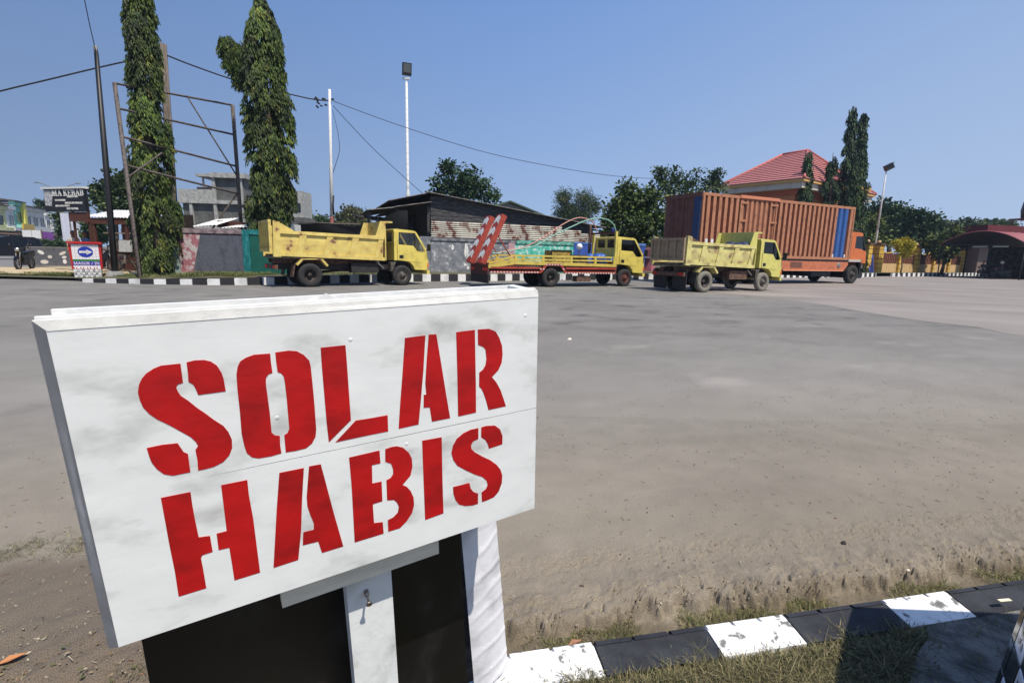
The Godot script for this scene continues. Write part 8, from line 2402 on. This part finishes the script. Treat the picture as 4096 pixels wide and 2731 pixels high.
func build_small():
	var black: Material = mats["black_gloss"]
	var bike := motorbike("black motorbike parked at the sandy pavement's left corner, front towards the road", Vector3(-23.014, 0.1, -23.783), -68, black)
	var mr := mat("bike_red", rgb(150, 30, 34), 0.35)
	var second := copy(bike, Vector3(-25.204, 0.1, -26.57) + Vector3(0, 0, -0.6), -75, "dark red tailed motorbike right behind the black one on the sandy pavement")
	for c in second.get_children():
		if c.name in ["body", "front_fender"]:
			c.material_override = mr
	copy(bike, Vector3(-18.6, 0.13, -22.6), 20, "black motorbike in the shade between the entrance sign and the kiosk")
	var p1: Vector3 = Vector3(46.088, 2.727, -49.5)
	copy(bike, Vector3(p1.x, 0.02, -49.8), 200, "motorbike in the shade under the arched carport, left one")
	copy(bike, Vector3(p1.x + 2.2, 0.02, -50.2), 165, "motorbike in the shade under the arched carport, right one")
	person("person with dark hair in a pale shirt behind the entrance sign's left half", Vector3(-20.069, 1.212, -23.2) * Vector3(1, 0, 1) + Vector3(0, 0.12, 0), -70, lin(180, 170, 160), lin(60, 60, 70), false)
	person("person with black hair in a blue shirt behind the entrance sign's right half", Vector3(-19.687, 1.224, -23.4) * Vector3(1, 0, 1) + Vector3(0, 0.12, 0), -110, lin(90, 110, 150), lin(50, 50, 56), false)
	person("person sitting on the left motorbike under the carport", Vector3(p1.x - 0.1, 0.04, -49.8), 200, lin(50, 50, 54), lin(40, 40, 46), true)
	person("person in a white helmet sitting on the right motorbike under the carport", Vector3(p1.x + 2.1, 0.04, -50.2), 165, lin(70, 64, 60), lin(40, 44, 60), true, true)
	build_car()
	# pedicab and bucket behind the flatbed truck's front
	var pc := thing("pedicab", "old pink pedicab half hidden between the flatbed truck and the dusty dump truck", "pedicab", Vector3(8.599, 0, -31.795) + Vector3(-0.3, 0, -0.6), 60)
	var pink := mat("pedicab_pink", rgb(190, 118, 130), 0.6, "grime", Vector3.ONE)
	part("seat_box", Shape.new().prism([Vector2(-0.2, 0.45), Vector2(0.9, 0.45), Vector2(0.9, 0.75), Vector2(0.1, 0.8), Vector2(0.0, 1.3), Vector2(-0.2, 1.3)], -0.55, 0.55), pink, pc)
	part("canopy", Shape.new(true).tube([Vector3(-0.3, 1.5, 0), Vector3(0.2, 1.95, 0), Vector3(0.8, 1.75, 0)], 0.06, 6), mats["dark_steel"], pc)
	part("hood", Shape.new().prism([Vector2(-0.35, 1.32), Vector2(-0.15, 1.8), Vector2(0.35, 1.95), Vector2(0.8, 1.75), Vector2(0.75, 1.68), Vector2(0.3, 1.85), Vector2(-0.08, 1.7), Vector2(-0.2, 1.32)], -0.55, 0.55), mat("hood_maroon", rgb(96, 52, 60), 0.8), pc)
	for q in [[0.45, 0.6], [0.45, -0.6], [-1.2, 0.0]]:
		var ring := []
		for i in 25:
			ring.append(Vector3(q[0] + cos(TAU * i / 24) * 0.3, 0.33 + sin(TAU * i / 24) * 0.3, q[1]))
		var w := part("wheel", Shape.new(true).tube(ring, 0.03, 6, false), mats["black_rubber"], pc)
		var sp := Shape.new(true)
		for i in 8:
			sp.tube([Vector3(q[0], 0.33, q[1]), Vector3(q[0] + cos(TAU * i / 8) * 0.28, 0.33 + sin(TAU * i / 8) * 0.28, q[1])], 0.005, 4)
		part("spokes", sp, mats["grey_steel"], w)
	part("frame_tube", Shape.new(true).tube([Vector3(0.2, 0.5, 0), Vector3(-0.5, 0.5, 0), Vector3(-1.2, 0.33, 0)], 0.03, 6), pink, pc)
	part("saddle_post", Shape.new(true).tube([Vector3(-0.8, 0.45, 0), Vector3(-0.9, 0.95, 0)], 0.025, 6), mats["dark_steel"], pc)
	part("saddle", Shape.new(true).ball(Vector3(-0.9, 0.98, 0), Vector3(0.16, 0.05, 0.09), 10), mats["black_plastic"], pc)
	var bk := thing("bucket", "white bucket standing on the ground by the pedicab", "bucket", Vector3(8.879, 0, -31.278))
	part("pail", Shape.new(true).lathe([Vector2(0, 0.0), Vector2(0.13, 0.0), Vector2(0.17, 0.34), Vector2(0.185, 0.36), Vector2(0.16, 0.36), Vector2(0.125, 0.03), Vector2(0, 0.03)], 20), mats["white_paint"], bk)
	var arc := []
	for i in 9:
		arc.append(Vector3(cos(PI * i / 8) * 0.175, 0.33 - sin(PI * i / 8) * 0.06, 0.06))
	part("handle", Shape.new(true).tube(arc, 0.006, 5), mats["grey_steel"], bk)


func build_car():
	var o := thing("parked_car", "dark grey people carrier with chrome trim cut off by the left edge of the frame", "car", Vector3(-37.066, 1.038, -36.8) * Vector3(1, 0, 1) + Vector3(0, 0.13, 0), -112)
	var paint := mat("car_dark", rgb(38, 40, 46), 0.25, "", Vector3.ONE, "", 0.5, 0.3)
	part("body", Shape.new().prism([Vector2(-2.05, 0.35), Vector2(-2.1, 0.95), Vector2(-1.95, 1.02), Vector2(0.95, 1.0), Vector2(1.85, 0.88), Vector2(2.05, 0.72), Vector2(2.08, 0.3), Vector2(1.75, 0.25), Vector2(1.62, 0.52), Vector2(1.35, 0.62), Vector2(1.05, 0.52), Vector2(0.92, 0.25), Vector2(-0.92, 0.25), Vector2(-1.05, 0.52), Vector2(-1.35, 0.62), Vector2(-1.62, 0.52), Vector2(-1.75, 0.3)], -0.84, 0.84), paint, o)
	part("roof", Shape.new().prism([Vector2(-1.95, 1.5), Vector2(-1.6, 1.64), Vector2(-0.2, 1.68), Vector2(0.4, 1.58), Vector2(0.3, 1.53), Vector2(-1.9, 1.45)], -0.68, 0.68), paint, o)
	for s in [-1.0, 1.0]:
		for q in [[0.98, 1.0, 0.38, 1.56], [-0.25, 1.0, -0.25, 1.58], [-1.15, 1.0, -1.2, 1.58], [-2.02, 1.0, -1.85, 1.5]]:
			part("roof_pillar", Shape.new().bar(Vector3(q[0], q[1], s * 0.8), Vector3(q[2], q[3], s * 0.66), 0.08, 0.06), paint, o)
		var g := Shape.new()
		g.hexa([Vector3(-1.98, 1.0, s * 0.8 + 0.005), Vector3(0.92, 1.0, s * 0.8 + 0.005), Vector3(0.92, 1.0, s * 0.8 - 0.005), Vector3(-1.98, 1.0, s * 0.8 - 0.005), Vector3(-1.85, 1.5, s * 0.66 + 0.005), Vector3(0.36, 1.55, s * 0.66 + 0.005), Vector3(0.36, 1.55, s * 0.66 - 0.005), Vector3(-1.85, 1.5, s * 0.66 - 0.005)])
		part("side_window", g, mats["tinted_glass"], o)
		part("headlight", Shape.new(true).ball(Vector3(1.97, 0.78, s * 0.6), Vector3(0.12, 0.1, 0.2), 12), mats["bright_metal"], o)
		part("mirror", Shape.new(true).ball(Vector3(0.75, 1.08, s * 0.94), Vector3(0.08, 0.07, 0.1), 10), paint, o)
		part("fog_lamp", Shape.new(true).ball(Vector3(2.06, 0.42, s * 0.62), Vector3(0.04, 0.06, 0.06), 8), mats["bright_metal"], o)
		for x in [-1.35, 1.35]:
			var w := holder("wheel", o, Vector3(x, 0.31, s * 0.76))
			w.rotation_degrees.y = 0.0 if s > 0 else 180.0
			var flip := Transform3D(Basis(Vector3.RIGHT, PI / 2), Vector3.ZERO)
			part("tyre", Shape.new(true).lathe([Vector2(0.2, -0.09), Vector2(0.29, -0.09), Vector2(0.31, -0.05), Vector2(0.31, 0.05), Vector2(0.29, 0.09), Vector2(0.2, 0.09)], 24, flip), mats["black_rubber"], w)
			part("rim", Shape.new(true).lathe([Vector2(0.205, 0.05), Vector2(0.2, 0.08), Vector2(0.1, 0.07), Vector2(0, 0.085)], 20, flip), mats["grey_steel"], w)
	var ws := Shape.new()
	ws.hexa([Vector3(0.95, 1.0, 0.76), Vector3(0.96, 1.0, 0.76), Vector3(0.96, 1.0, -0.76), Vector3(0.95, 1.0, -0.76), Vector3(0.36, 1.56, 0.62), Vector3(0.37, 1.56, 0.62), Vector3(0.37, 1.56, -0.62), Vector3(0.36, 1.56, -0.62)])
	part("windscreen", ws, mats["tinted_glass"], o)
	part("grille", Shape.new().span(Vector3(2.04, 0.56, -0.45), Vector3(2.1, 0.78, 0.45)), mats["black_plastic"], o)
	for y in [0.6, 0.68, 0.76]:
		part("chrome_bar", Shape.new().span(Vector3(2.1, y - 0.012, -0.42), Vector3(2.115, y + 0.012, 0.42)), mats["bright_metal"], o)
	part("bumper_trim", Shape.new().span(Vector3(2.06, 0.3, -0.7), Vector3(2.12, 0.36, 0.7)), mats["bright_metal"], o)
	part("number_plate", Shape.new().span(Vector3(2.1, 0.42, -0.2), Vector3(2.118, 0.52, 0.2)), mats["black_plastic"], o)
	part("seat", Shape.new().span(Vector3(-0.3, 0.6, -0.6), Vector3(0.0, 1.3, 0.6)), mats["black_plastic"], o)


func _ready():
	place_camera_and_light()
	make_textures()
	make_materials()
	build_ground()
	build_near_kerb()
	build_far_kerb()
	build_walls()
	build_warehouse()
	build_unfinished_block()
	build_shop_row()
	build_house()
	build_gate_and_fence()
	build_canopy()
	build_kiosk()
	build_sign()
	build_banner()
	build_tiled_base()
	build_trucks()
	build_poles()
	build_signs()
	build_small()
	build_trees()
	build_grass()
	build_litter()
